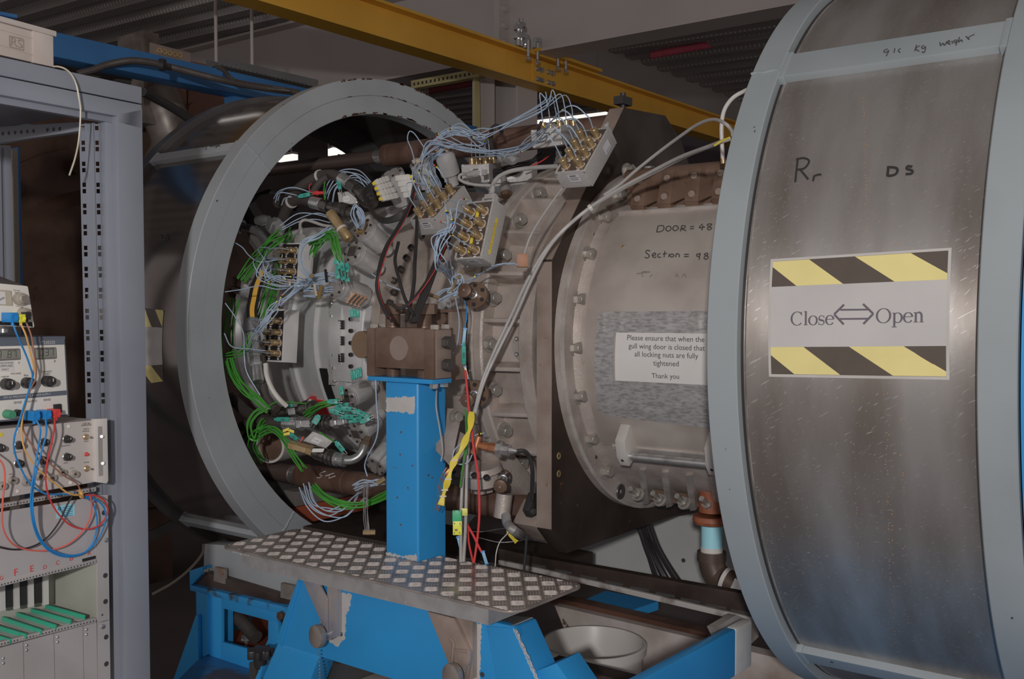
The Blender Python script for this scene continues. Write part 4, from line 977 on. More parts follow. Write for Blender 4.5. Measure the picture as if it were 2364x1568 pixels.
# ================================================================ left casing base
GY = 2.02
t = thing('casing_support', 'grey support plate under the left casing running on the dark track', 'support', onY(560, 1390, GY))
B().prism(*polyY(((471, 1256), (560, 1262), (720, 1305), (720, 1402), (600, 1366), (470, 1322)), GY, .06)).make('support_plate', GREYD, t, bev=.002)
for P, s in ((((494, 1309), (518, 1314), (518, 1349), (493, 1342)), (486, 1316)), (((648, 1346), (677, 1353), (676, 1387), (647, 1380)), (681, 1363))):
    B().prism(*polyY(P, GY - .03, .012)).make('bolt_plate', M('rusty_grey', C(96, 94, 93, 2.3), .5, c2=C(92, 76, 66, 2.3), s=25, spots=C(90, 60, 46), ss=50, st=.66), t, bev=.001)
    p = onY(*s, GY - .002); B().cyl(p, p + V((0, -.03, 0)), .009, n=12).hexa(p + V((0, -.008, 0)), V((0, -1, 0)), .014, .010).make('fixing_bolt', CHROME, t)
t = thing('track_base', 'blue steel base frame with a window opening under the dark track', 'frame', onY(540, 1560, 1.98))
B().prism(*polyY(((462, 1318), (700, 1390), (715, 1412), (440, 1352)), 1.995, .10)).make('track_bar', M('track_steel', C(62, 54, 51, 2.6), .5, .3, c2=C(48, 41, 39, 2.6), s=10), t, bev=.004)
b = B().prism(*polyY(((437, 1318), (468, 1308), (468, 1324), (441, 1352), (438, 1362)), 1.985, .04)); b.make('track_stop', BLUE, t, bev=.002)
b = B().prism(*polyY(((440, 1352), (660, 1402), (660, 1420), (438, 1364)), 1.975, .09)); b.make('track_rail', M('blue_rail_worn', C(34, 104, 150, 2.3, 0), .42, c2=C(58, 52, 50), s=14, lo=.52, hi=.62), t, bev=.003)
W_ = ((511, 1404), (612, 1430), (619, 1436), (619, 1476), (612, 1494), (575, 1499), (511, 1482))
for P in (((452, 1362), (511, 1376), (511, 1530), (455, 1524)), ((510, 1376), (640, 1410), (640, 1438), (619, 1433), (511, 1404)), ((510, 1482), (575, 1499), (612, 1494), (640, 1500), (640, 1560), (510, 1530)), ((619, 1432), (642, 1438), (642, 1502), (610, 1496), (619, 1476))):
    B().prism(*polyY(P, 1.985, .012)).make('frame_plate', BLUED if False else BLUE, t, bev=.001)
B().prism(*polyY(((452, 1362), (480, 1369), (480, 1512), (455, 1524)), 1.975, .1)).make('corner_post', BLUE, t, bev=.004)
B().prism(*polyY(((452, 1420), (456, 1420), (458, 1526), (408, 1580), (396, 1580)), 1.96, .014)).make('gusset', BLUE, t, bev=.002)
B().prism([onZ(x, y, onY(480, 1514, 1.98).z) for x, y in ((456, 1524), (482, 1512), (640, 1556), (610, 1600), (380, 1600))], (0, 0, -.02)).make('foot_plate', M('blue_dirty', C(40, 84, 120, 2.2, 0), .5, c2=C(66, 62, 66, 2.2), s=8, lo=.5, hi=.6), t, bev=.002)
p = onY(652, 1421, 1.972); B().hexa(p, V((0, -1, 0)), .014, .012).make('frame_bolt', M('rusty_bolt', C(84, 68, 60), .5, .4), t)
zf = .185
tag(B().prism([onZ(x, y, zf) for x, y in ((500, 1500), (640, 1530), (660, 1440), (520, 1400))], (0, 0, -.185)).make('plinth_block', M('red_oxide', C(98, 54, 42, 2.4), .6)), 'red oxide plinth block seen through the blue window opening', 'block')
p = onZ(568, 1486, zf); t = thing('anchor_bolt', 'zinc anchor bolt with nut inside the blue window opening', 'bolt', p)
B().cyl(p, p + V((0, 0, .05)), .0065, n=12).make('stud', CHROME, t); B().hexa(p + V((0, 0, .012)), V((0, 0, 1)), .015, .014, wash=.019, wh=.003).make('nut', CHROME, t)
tag(B().tube(crom(path('500,1412,3.38 535,1420 560,1438 580,1460 592,1472,3.3')), .022, 14).make('rubber_hose', HOSE), 'thick black hose curling inside the blue window opening', 'hose')
tag(B().obox(dep(522, 1462, 3.4), dep(549, 1452, 3.45) - dep(522, 1462, 3.4), V((0, .06, 0)), V((0, 0, .03))).make('teal_block', M('teal_paint', C(40, 110, 128, 2.2), .5)), 'small teal block inside the blue window opening', 'block')

# ================================================================ bed under the rig
t = thing('bed_rail', 'dark steel bed rail with a white welded lower edge under the door section', 'rail', onY(1450, 1370, 2.3))
B().prism(*polyY(((1150, 1266), (1250, 1288), (1730, 1373), (1735, 1424), (1250, 1312), (1150, 1291)), 2.3, .03)).make('rail_bar', M('rail_steel', C(58, 50, 46, 2.4), .45, .4, c2=C(44, 38, 36, 2.4), s=10), t, bev=.004)
b = B().prism(*polyY(((1150, 1293), (1250, 1314), (1735, 1426), (1735, 1440), (1250, 1326), (1150, 1304)), 2.31, .02)); b.make('white_edge', M('dirty_white', C(134, 128, 124), .6, c2=C(92, 84, 78), s=14, lo=.5, hi=.62), t, bev=.002)
for k in range(9):
    x = 1225 + k * 58; y = 1316 + (x - 1250) * .2285 - 8 + 0; p = onY(x, y, 2.302); B().tube([p, p + V((.03, -.001, 0)), p + V((.055, 0, 0))], .0045, 6).make('weld_bead', DARK, t)
tag(B().prism(*polyY(((1190, 1262), (1245, 1240), (1660, 1178), (1900, 1190), (1900, 1460), (1720, 1396), (1250, 1284)), 3.0, .03)).make('side_panel', M('bed_panel', C(132, 132, 130, 2.6), .5, c2=C(122, 121, 119, 2.6), s=3, spots=C(96, 84, 78), ss=20, st=.74)), 'pale grey bed side panel behind the dark rail', 'panel')
for q, lb in (((1578, 1294), 'a'),):
    p = onY(*q, 2.999); tag(B().cyl(p, p + V((0, -.002, 0)), .007, n=14).make('drain_hole', DARK), 'small drilled hole in the pale grey bed panel', 'hole')
BZ = .16
def slab(P, z, th, name, m, label, cat): return tag(B().prism([onZ(x, y, z) for x, y in P], (0, 0, -th)).make(name, m), label, cat)
slab(((1300, 1407), (1398, 1364), (1520, 1388), (1432, 1418)), .30, .03, 'floor_plate', BLUE, 'flat blue plate lying under the dark bed rail', 'plate')
tag(B().prism(*polyY(((1270, 1378), (1340, 1393), (1700, 1478), (1690, 1496), (1330, 1408), (1270, 1393)), 2.75, .05)).make('rust_bar', M('rust_bar', C(74, 54, 46, 2.6), .55, c2=C(58, 42, 36, 2.6), s=10)), 'rusty brown bar lying behind the white bucket', 'bar')
tag(B().prism(*polyY(((1280, 1398), (1700, 1497), (1900, 1545), (1900, 1640), (1330, 1520)), 2.72, .05)).make('bed_board', M('dirty_board', C(146, 138, 134, 2.3), .6, c2=C(112, 100, 92, 2.3), s=5, spots=C(80, 64, 56), ss=14, st=.7)), 'dirty white board standing behind the bucket', 'board')
slab(((1480, 1540), (1640, 1500), (2000, 1600), (1700, 1680)), .10, .1, 'oxide_plinth', M('red_oxide_floor', C(104, 62, 52, 2.3), .6, c2=C(120, 108, 100, 2.3), s=7, lo=.5, hi=.6), 'red oxide plinth below the blue outrigger beam', 'plinth')
slab(((640, 1500), (900, 1500), (960, 1620), (560, 1620)), .24, .05, 'bed_cover', M('bed_cover_paint', C(140, 135, 132, 2.2), .5, c2=C(112, 106, 101, 2.2), s=6), 'pale worn bed cover plate below the trestle panel', 'plate')
tag(B().prism(*polyY(((700, 1568), (790, 1530), (810, 1530), (900, 1536), (700, 1620)), 1.83, .05)).make('dark_strut', DARK), 'dark strut crossing below the trestle panel', 'bar')
tag(B().prism(*polyY(((1250, 1533), (1262, 1527), (1480, 1583), (1480, 1630), (1250, 1560)), 2.2, .06)).make('floor_bar', M('floor_bar_steel', C(64, 56, 52, 2.4), .5, .3)), 'dark floor bar in front of the white bucket', 'bar')
tag(B().prism(*polyX(((1700, 1420), (1745, 1438), (1752, 1470), (1690, 1530), (1650, 1450)), -1.02, -.02)).make('end_gusset', M('cream_gusset', C(136, 130, 124, 2.2), .5, c2=C(110, 100, 94), s=9)), 'cream gusset plate at the end of the blue outrigger beam', 'gusset')
# blue outrigger beam
t = thing('outrigger_beam', 'blue square outrigger beam at the foot of the right drum', 'beam', onX(1600, 1540, -.92))
top = [onX(x, y, -.93) for x, y in ((1484, 1568), (1688, 1458))]; bot = [onX(x, y, -.93) for x, y in ((1600, 1580), (1702, 1512))]
d = (top[1] - top[0]).normalized(); A = top[1] + d * .11; Z_ = top[0] - d * .5; hgt = .105; wd = .024
def sqbeam(a, c, w_, h, name, m, par, bev=.006):
    u = (c - a); r = V((w_, 0, 0)); n_ = V((0, 0, -h)); return B().obox(a - r, u, r, n_).make(name, m, par, bev=bev)
sqbeam(Z_, A - d * .085, wd, hgt, 'beam_tube', BLUE, t)
sqbeam(A - d * .084, A, wd * 1.002, hgt, 'bare_end', PRIMER, t)
# white bucket
c_ = dep(1370, 1487, 3.0); c_.z = 0
BT = .312
t = thing('bucket', 'white plastic bucket standing under the rig', 'bucket', c_)
def rr(z): return .122 + .026 * z / BT
B().lathe(c_, V((0, 0, 1)), [(.004, .002), (0, .002), (0, .12), (.004, .1225), (BT - .03, rr(BT - .03)), (BT - .028, rr(BT) + .006), (BT - .004, rr(BT) + .008), (BT, rr(BT) + .004), (BT, rr(BT) - .002), (BT - .004, rr(BT) - .004), (.008, .118), (.006, .002)], n=72, closed=False).make('body', WHITEP, t, ang=40)
P = []
for k in range(21):
    a = rad(195 + k * 6); P.append(c_ + V((math.cos(a) * (rr(BT) + .011), math.sin(a) * (rr(BT) + .011), BT - .055 - .03 * math.sin(PI * k / 20))))
B().tube(P, .0026, 8).make('handle', WHITEP, t)
# pipe and elbow under the door section
D_ = 2.66
a = dep(1643, 1208, D_); e = dep(1643, 1268, D_)
t = thing('drain_pipe', 'pale blue drain pipe with a brown elbow below the door section', 'pipe', dep(1660, 1340, D_))
OX = M('orange_oxide', C(118, 74, 56, 2.3), .55, c2=C(96, 56, 42, 2.3), s=20)
B().stack(a + V((0, 0, .02)), V((0, 0, -1)), [(0, .048), (.012, .05), (.02, .046), (.024, .035)], 32).make('pipe_flange', OX, t)
B().cyl(a + V((0, 0, .03)), a + V((0, 0, .12)), .034, n=24).make('flange_neck', OX, t)
B().cyl(a, e, .0275, n=28).make('pale_pipe', M('pale_blue_paint', C(128, 170, 182, 2.1), .4, c2=C(118, 160, 174, 2.1), s=10, spots=C(84, 62, 52), ss=40, st=.7), t)
B().cyl(e + V((0, 0, .006)), e - V((0, 0, .008)), .029, n=28).make('white_tape', WHITEP, t)
EL = M('malleable_brown', C(82, 70, 64, 2.2), .38, .4)
f_ = dep(1672, 1338, D_ - .02); g = dep(1700, 1352, D_ - .04)
B().tube(crom([e - V((0, 0, .008)), dep(1645, 1305, D_), dep(1655, 1330, D_ - .005), f_], 8), .034, 24).make('elbow', EL, t)
B().cyl(e - V((0, 0, .006)), e - V((0, 0, .03)), .0375, n=28).make('elbow_collar', EL, t)
B().cyl(f_, f_ + (g - f_) * .3, .0345, n=28).make('white_tape', WHITEP, t)
B().cyl(f_ + (g - f_) * .3, g, .032, n=28).make('nipple', EL, t); B().cyl(g, g + (g - f_) * .8, .038, n=8).make('union_nut', CHROME, t)
# bundle of black cables dropping behind the rail
for k in range(16):
    f = k / 15; a = dep(1468 + 34 * f, 1208, 3.05 + .04 * math.sin(k * 2.1)); m_ = dep(1490 + 38 * f + RND.uniform(-3, 3), 1275, 3.0 + .03 * math.sin(k * 1.7)); c2_ = dep(1520 + 62 * f + RND.uniform(-3, 3), 1350 + 8 * f, 2.93)
    tag(B().tube(crom([a, m_, c2_ - V((0, 0, .0)), c2_ + V((.02 * f, .05, -.03))]), .0042, 7).make('black_cable', BLACK), 'thin black cable in the bundle dropping behind the dark bed rail', 'cable', 'black cables dropping behind the bed rail')
# round tie rods of the rig
def pipe(name, label, Y, z, x0, segs, m):
    t = thing(name, label, 'pipe', (x0, Y, z))
    for a, b_, r, nm, mm in segs: B().stack((a, Y, z), XAX, [(0, r - .004), (.004, r), (b_ - a - .004, r), (b_ - a, r - .004)], 28).make(nm, mm, t)
    return t
DPIPE = M('dark_pipe_steel', C(74, 64, 60, 2.8), .45, .3)
LY, LZ = 2.2, .755
xk = [onY(x, y, LY).x for x, y in ((680, 1100), (692, 1104), (888, 1120))]
t = pipe('tie_pipe', 'lower tie pipe with a brown sleeve passing behind the blue column', LY, LZ, xk[1], [(-3.3, xk[0], .031, 'bare_pipe', DPIPE), (xk[0] - .004, xk[1] + .01, .0285, 'ground_neck', CHROME), (xk[1], -1.50, .0375, 'brown_sleeve', PIPE)], None)
for x in (702, 803, 830):
    X = onY(x, 1105, LY).x; B().lathe((X, LY, LZ), XAX, [(0, .0376), (.002, .0384), (.004, .0376)], n=28, closed=False).make('ring_mark', BRONZE, t)
chk = B(); 
for s in ('765,1086 757,1089 756,1093 763,1095 758,1100 752,1099', '770,1096 785,1090', '778,1094 779,1101 792,1096'):
    P = [onY(*map(float, q.split(',')), LY - .0) for q in s.split()]; P = [V((p.x, LY - math.sqrt(max(0, .0382 ** 2 - (p.z - LZ) ** 2)), p.z)) for p in P]; chk.strip(P, .0022, V((0, -1, .3)).normalized(), .0006)
chk.make('chalk_mark', WHITE, t)
UY = 2.52; UZ = onY(900, 358, UY).z
xk = [onY(x, y, UY).x for x, y in ((872, 362), (890, 360), (935, 350))]
t = pipe('tie_pipe', 'upper tie pipe with a brown sleeve crossing the top of the grey ring', UY, UZ, xk[1], [(-3.6, xk[0], .0225, 'bare_pipe', DPIPE), (xk[0] - .004, xk[1] + .01, .025, 'ground_neck', CHROME), (xk[1], -1.495, .0375, 'brown_sleeve', PIPE)], None)
for x in (903, 960):
    X = onY(x, 355, UY).x; B().lathe((X, UY, UZ), XAX, [(0, .0376), (.002, .0385), (.004, .0376)], n=28, closed=False).make('ring_mark', BRONZE, t)

t = thing('drum_base', 'blue base box on the floor under the right drum', 'base', (-.6, 1.9, 0))
B().box((-1.0, 1.55, .02), (-.25, 2.3, .2)).make('base_box', BLUE, t, bev=.006)

# ================================================================ instrument rack (left foreground)
EPS = rad(3.3)
RU = V((-math.sin(EPS), math.cos(EPS), 0)); RN = V((math.cos(EPS), math.sin(EPS), 0)); RO = V((-2.04, 1.328, 0))
def rk(x, y, off=0):
    d = ray(x, y); k = (RO + RN * off - O).dot(RN) / d.dot(RN); return O + d * k
def rprism(P, off, th, b=None): return (b or B()).prism([rk(x, y, off) for x, y in P], RN * -th)
def rtext(s, P, Q, off, m, par, name='lettering', thin=1): return text_flat(s, rk(*P, off), rk(*Q, off), RN, m, par, name, .0004, thin)
t = thing('instrument_rack', 'blue grey enamelled instrument rack standing at the left edge', 'rack', (-2.3, 1.05, 0))
zr = rk(328, 205, 0)
rprism(((-400, 44), (328, 201), (328, 240), (-400, 93)), 0, .62).make('top_cap', RACK, t, bev=.003)
rprism(((-400, 96), (328, 242), (330, 300), (271, 285), (271, 268), (-400, 146)), -.002, .03).make('top_rail', RACK, t, bev=.003)
rprism(((270, 262), (329, 250), (349, 1640), (291, 1640)), -.002, .03).make('stile', RACK, t, bev=.003)
rprism(((-400, 150), (268, 269), (268, 285), (-400, 171)), -.02, .02).make('inner_lip', RACK, t, bev=.002)
rprism(((244, 278), (270, 266), (292, 1640), (266, 1640)), -.022, .02).make('inner_channel', RACK, t, bev=.002)
def hole_rail(xl, xr, hx, off, name):
    """upright with pairs of square mounting holes"""
    b = B(); ln = lambda x, y: (x + (y - 300) * .0235, y)
    y0, y1 = 284, 1640
    for a, c in ((xl, hx - 4.6), (hx + 4.6, xr)): rprism((ln(a, y0), ln(c, y0), ln(c, y1), ln(a, y1)), off, .002, b)
    ys = [y0]
    for k in range(-1, 13):
        for d in (0, 14.6): ys += [329.7 + 48.55 * k + d - 5, 329.7 + 48.55 * k + d + 5]
    ys += [y1]
    for i in range(0, len(ys), 2):
        if ys[i + 1] > ys[i]: rprism((ln(hx - 4.7, ys[i]), ln(hx + 4.7, ys[i]), ln(hx + 4.7, ys[i + 1]), ln(hx - 4.7, ys[i + 1])), off, .002, b)
    rprism((ln(xr - 1.5, y0), ln(xr, y0), ln(xr, y1), ln(xr - 1.5, y1)), off, .02, b)
    return b.make(name, RACK, t)
hole_rail(184, 214, 192, -.07, 'mounting_rail')
hole_rail(216, 242, 224, -.045, 'mounting_rail')
rprism(((214, 284), (217, 284), (250, 1640), (247, 1640)), -.045, .028).make('rail_web', RACK, t)
rprism(((238, 284), (245, 282), (270, 1640), (262, 1640)), -.05, .01).make('back_strip', RACK, t)
P, th = polyY(((-60, 296), (186, 281), (186, 302), (-60, 338)), 1.245, .02)
b = B().prism(P, th); b.make('side_brace', RACK, t, bev=.002)
for k in range(9):
    x = 6 + k * 14.2 + (18 if k > 5 else 0)
    p = onY(x, 309 - x * .083, 1.2445); B().stack(p, V((0, -1, 0)), [(0, .0045), (.0008, .0045)], 12).make('brace_hole', DARK, t)
rprism(((-8, 335), (2, 335), (12, 900), (2, 900)), -.7, .02).make('rear_post', RACK, t); rprism(((9, 335), (26, 336), (38, 900), (22, 900)), -.7, .03).make('rear_post', RACK, t, bev=.002)
rprism(((-300, 250), (200, 300), (200, 310), (-300, 262)), -.6, .02).make('rear_top_rail', RACK, t)
tag(rprism(((28, 345), (40, 345), (66, 1600), (54, 1600)), -.9, .05).make('conduit', M('pale_conduit', C(92, 86, 80, 3), .5)), 'pale grey conduit standing behind the rack opening', 'conduit')
tag(rprism(((41, 340), (46, 340), (74, 1600), (64, 1600)), -1.0, .05).make('blue_post', BLUED), 'dark blue post standing behind the rack opening', 'post')

# tool case on the rack
TC = M('tool_case_plastic', C(150, 141, 135, 2.2), .5, c2=C(142, 132, 126, 2.2), s=8)
c0 = rk(124, 155, -.006)
t = thing('tool_case', 'off white plastic case with raised letters on top of the rack', 'case', c0)
rprism(((-300, -31), (123.5, 85), (124.5, 155.5), (-300, 58)), -.006, .2).make('body', TC, t, bev=.003)
rprism(((-300, -46), (131, 72), (131, 85), (-300, -33)), .000, .21).make('lid', TC, t, bev=.002)
rprism(((76, 69), (123, 84), (124, 155), (77, 144.5)), -.003, .01).make('corner_panel', TC, t, bev=.001)
for P in (((-300, -18), (75, 87), (75, 89), (-300, -16)), ((-300, 8), (75, 125.5), (75, 127), (-300, 10))): rprism(P, -.004, .004).make('groove_rib', TC, t)
LG = M('case_logo', C(126, 116, 110, 2.2), .5)
fr_ = [(21, 82.5), (53.5, 90), (54, 116), (22, 107.5)]
b = B()
for i in range(4):
    a, c = rk(*fr_[i], -.0045), rk(*fr_[(i + 1) % 4], -.0045); b.tube([a, c], .0007, 6)
b.make('logo_frame', LG, t)
rl = rtext('RS', (24.5, 104.5), (51, 112), -.0045, LG, t, 'logo_lettering', 1.0)
tag(B().tube(crom([rk(*q) for q in ((122, 153.5, .004), (135, 154, .006), (150, 159, .012), (165, 172, .015), (176, 195, .016), (182, 225, .016), (186, 255, .014), (184, 300, .01), (180, 335, .008), (172, 370, .012), (160, 405, .016))]), .0019, 8).make('loose_wire', M('cream_wire', C(150, 142, 128, 2.2), .4)), 'thin cream wire hanging from the top of the rack', 'wire')

# instruments
CREAM = M('cream_panel', C(162, 156, 150, 2.7), .42, s=4)
PGREY = M('instrument_grey', C(140, 134, 130, 2.7), .42, s=4)
SLATE = M('slate_band', C(82, 86, 94, 2.1), .42)
LCD = M('lcd_glass', C(112, 112, 104, 2.1), .2)
PRN = M('panel_print', (.12, .11, .11), .6)
PRL = M('light_print', (.75, .73, .71), .5)
KNB = M('knob_black', (.04, .036, .035), .35)
def knob(par, x, y, off, r, h, m=KNB, cap=None, tx=0):
    p = rk(x, y, off); B().stack(p, RN, [(0, r), (h * .55, r * .96), (h * .6, r * .72), (h * .97, r * .66), (h, r * .6)], 22).make('knob', m, par)
    if cap: B().stack(p + RN * h, RN, [(0, r * .55), (.0006, r * .5)], 20).make('knob_cap', cap, par)
    else: B().cbox(p + RN * (h + .0004) + V((0, 0, r * .28)), RN * .0008, RU * (r * .14), V((0, 0, r * .55))).make('knob_pointer', PRL, par)
def segs(par, s, P, Q, off, m):
    """seven segment digits standing on the line P-Q"""
    a, c = rk(*P, off), rk(*Q, off); u = (c - a) / len(s); up = RN.cross(u.normalized()); h = u.length * 1.25; SG = {'0': 'abcdef', '1': 'bc', '2': 'abged', '3': 'abgcd', '7': 'abc', '8': 'abcdefg', '.': ''}
    E = dict(a=((.15, 1), (.75, 1)), b=((.78, .95), (.76, .53)), c=((.75, .47), (.73, .05)), d=((.1, 0), (.7, 0)), e=((.08, .05), (.1, .47)), f=((.11, .53), (.13, .95)), g=((.14, .5), (.72, .5)))
    b = B()
    for i, ch in enumerate(s):
        for k in SG[ch]:
            (x0, y0), (x1, y1) = E[k]; b.strip([a + u * (i + x0) + up * h * y0, a + u * (i + x1) + up * h * y1], u.length * .11, RN, .0002)
        if ch == '.': b.strip([a + u * (i + .8) + up * h * .0, a + u * (i + .95)], u.length * .12, RN, .0002)
    b.make('digits', m, par)
# upper supply, half out of frame
t = thing('bench_meter', 'cream bench supply with a needle meter, cut by the left edge', 'meter', rk(10, 760, .03))
Pf = [rk(x, y, .05) for x, y in ((-90, 646), (60, 660.5), (62.5, 663), (77, 753), (75.5, 757), (-90, 746))]
B().prism(Pf, RN * -.22 + V((0, 0, .05))).make('case', M('meter_case', C(84, 80, 78, 2.2), .5), t, bev=.002)
B().prism([p + RN * .004 for p in Pf], RN * -.004).make('front_panel', CREAM, t, bev=.0015)
o = .0545
rprism(((-60, 664), (26, 671), (29, 706), (-60, 700)), o + .003, .003).make('meter_bezel', M('bezel_cream', C(150, 143, 128, 2.1), .4), t, bev=.001)
rprism(((-60, 667), (12, 674), (14, 703), (-60, 699)), o + .0036, .002).make('meter_face', WHITE, t)
b = B()
for k in range(9): b.tube([rk(-4 + k * 1.5, 692 - k * .8, o + .0045), rk(-1 + k * 1.5, 695 - k * .8, o + .0045)], .0003, 5)
b.make('meter_scale', PRN, t)
CHK = M('knob_grey_cap', C(104, 96, 90, 2.1), .35)
knob(t, 43, 690, o, .0125, .021, M('knob_cream', C(132, 125, 114, 2.1), .4), CHK); knob(t, 52, 724, o, .012, .021, M('knob_cream', (1, 1, 1)), CHK)
rtext('TRACKING', (30, 671), (46, 673), o, PRN, t); rtext('RATIO', (34, 676), (44, 677.5), o, PRN, t); rtext('VOLTAGE', (37, 708), (53, 710), o, PRN, t)
rprism(((-60, 739), (74, 744), (76, 754), (-60, 748)), o + .0005, .001).make('dark_edge', BLACKP, t)
p = rk(8, 768, .0); B().cyl(p, p + V((0, 0, .02)), .009, n=18).make('foot', CHROME, t)
# precision supply
t = thing('power_supply', 'cream digital power supply with two displays in the rack', 'power supply', rk(60, 970, 0))
rprism(((-120, 781), (151, 776), (161, 961), (-120, 985)), .024, .26).make('case', SLATE, t, bev=.002)
rprism(((-120, 789), (148.5, 783), (157.5, 957), (-120, 981)), .0275, .003).make('front_panel', CREAM, t, bev=.001)
o = .0280
rprism(((-120, 788), (148.5, 782.5), (149.5, 795.5), (-120, 803)), o + .0005, .001).make('name_band', SLATE, t)
rprism(((-120, 924), (153.5, 901.5), (154, 912), (-120, 935)), o + .0005, .001).make('rating_band', SLATE, t)
rtext('TS3022S', (94.5, 795), (127, 793.6), o + .0006, PRL, t); rtext('30V-2A PRECISION DC POWER SUPPLY', (8, 920.5), (117, 911.8), o + .0006, PRL, t)
for P, s, Q in ((((-30, 808.5), (44, 806.5), (45.5, 829), (-30, 833)), '3.87', ((-6, 826.5), (40, 824.5))), (((79, 805), (127.5, 803.5), (129, 826.5), (80, 829)), '.037', ((80, 822.5), (126, 820.5)))):
    rprism(P, o + .0008, .001).make('display_glass', LCD, t, bev=.0004); q = [((x - 80) * 1.02 + 80 if False else x, y) for x, y in P]; segs(t, s, *Q, o + .0009, M('lcd_ink', (.07, .07, .065), .5))
    b = B(); cc = [rk(x, y, o + .0006) for x, y in P]
    for i in range(4): b.tube([cc[i], cc[(i + 1) % 4]], .0016, 6)
    b.make('display_frame', M('lcd_frame', C(96, 90, 88, 2.1), .4), t)
rtext('V', (41.5, 840.5), (46, 840.2), o, PRN, t); rtext('A', (124, 836.6), (128.8, 836.4), o, PRN, t)
rprism(((-40, 835), (31.5, 834), (32, 857.5), (-40, 859)), o + .0004, .0004).make('paper_label', WHITE, t)
for s, P, Q in (('INDICATION', (-8, 841), (29.5, 839.8)), ('PURPOSES', (-4, 848), (29, 847)), ('ONLY', (3, 855.6), (20, 855))): rtext(s, P, Q, o + .0006, PRN, t)
rtext('VOLTAGE', (24, 865), (48, 864), o, PRN, t); rtext('coarse', (2, 872), (20, 871), o, PRN, t); rtext('fine', (55, 869), (65, 868.6), o, PRN, t); rtext('CURRENT', (94.5, 861), (119.5, 859.6), o, PRN, t); rtext('LIMIT', (101, 866.5), (115.5, 866), o, PRN, t)
for x, y in ((12.5, 886.5), (60, 884), (107, 880)): knob(t, x, y, o, .0115, .024)
for s, P, Q in (('SENSE', (31.5, 932.5), (50, 931)), ('OUTPUT', (63, 929.5), (86, 927.6)), ('SENSE', (100, 926), (117, 924.8))): rtext(s, P, Q, o, PRN, t)
p = rk(15, 956, o); B().stack(p, RN, [(0, .009), (.012, .0085), (.014, .0078), (.022, .0075)], 18).make('green_post', M('green_plastic', C(62, 118, 92, 2.1), .4), t)
p = rk(38, 953, o); B().stack(p, RN, [(0, .007), (.012, .0065)], 18).make('black_post', BLACK, t)
rprism(((125, 934), (142, 932.5), (143.5, 953), (127, 955)), o + .004, .005).make('rocker_switch', BLACK, t, bev=.001)
rprism(((131, 937), (139, 936), (140, 945), (132, 946)), o + .006, .003).make('rocker', KNB, t, bev=.001)
# stacking plugs and leads
def plug(name, label, x, y, off, L, r, m, w_=None):
    t = thing(name, label, 'plug', rk(x, y, off)); p = rk(x, y, off)
    B().cbox(p + RN * L / 2, RN * L, RU * r * 1.7, V((0, 0, r * 2))).make('body', m, t, bev=.0015)
    B().lathe(p + RN * L, RN, [(0, r * .85), (.0015, r * .8), (.0015, r * .45), (-.004, r * .4), (-.004, .0002)], n=18, closed=False).make('socket_rim', m, t)
    B().cyl(p + RN * L * .8 - V((0, 0, r)), p + RN * L * .8 - V((0, 0, r * 1.7)), r * .35, n=10).make('lead_exit', m, t); return t
YP = M('yellow_plug', C(206, 178, 62, 2.0), .4)
plug('stacking_plug', 'blue plug in the cream bench supply', 12, 733, .056, .032, .0095, BLUEW)
plug('stacking_plug', 'yellow plug in the cream bench supply', 32, 735, .056, .03, .008, YP)
plug('stacking_plug', 'black plug in the cream bench supply', 49, 729, .056, .024, .0075, BLACK)
plug('stacking_plug', 'blue plug in the digital power supply, left of two', 60, 958, .028, .036, .0095, BLUEW)
plug('stacking_plug', 'blue plug in the digital power supply, next to the red plug', 91, 956, .028, .03, .009, BLUEW)
plug('stacking_plug', 'red plug in the digital power supply', 115, 953, .028, .027, .0085, RED)
# amplifier
t = thing('signal_amplifier', 'grey amplifier with small black knobs and round sockets in the rack', 'amplifier', rk(100, 1120, 0))
rprism(((-140, 1004), (226, 969), (229, 1112), (-140, 1176)), .012, .28).make('case', PGREY, t, bev=.002)
rprism(((219, 967.5), (248, 966), (250.5, 1110), (247, 1117), (222, 1113.5)), .026, .014).make('rack_ear', M('ear_cream', C(156, 151, 146, 2.5), .4), t, bev=.0015)
rprism(((226, 985), (236, 984), (238, 1098), (228, 1100)), .0265, .001).make('ear_recess', M('ear_recess_paint', C(128, 123, 119, 2.1), .4), t)
o = .0125
for q in ((234.5, 1008), (237, 1070)): B().cyl(rk(*q, .027), rk(*q, .032), .0035, n=12).make('ear_screw', CHROME, t)
for x, y in ((2, 1034), (46, 1028), (104, 1021), (157, 1014), (45.5, 1070.5), (103, 1063.5), (157, 1055)): 
    knob(t, x - 4, y, o, .0078, .016); B().lathe(rk(x - 4, y, o), RN, [(0, .0078), (.001, .0092), (.002, .0078)], n=20).make('knob_skirt', CHROME, t)
for x, y in ((27.6, 1109), (59, 1113), (89, 1100), (118, 1102.5), (141, 1090.5), (170, 1094.5), (3, 1122)):
    p = rk(x, y, o); B().lathe(p, RN, [(0, .0088), (.002, .0088), (.002, .0066), (.010, .0066), (.010, .0048), (.004, .0046), (.004, .0002)], n=22, closed=False).make('round_socket', M('socket_cream', C(150, 142, 134, 2.0), .35, .3), t); B().cyl(p, p + RN * .009, .0014, n=8).make('socket_pin', BLACK, t)
for x, y in ((198, 1009), (200, 1082)):
    p = rk(x, y, o); B().lathe(p, RN, [(0, .0068), (.0015, .0068), (.003, .005), (.003, .0002)], n=18, closed=False).make('switch_collar', BRASS, t); B().cyl(p + RN * .002, p + RN * .016 + RU * .002, .0016, .0022, n=10).make('toggle', CHROME, t)
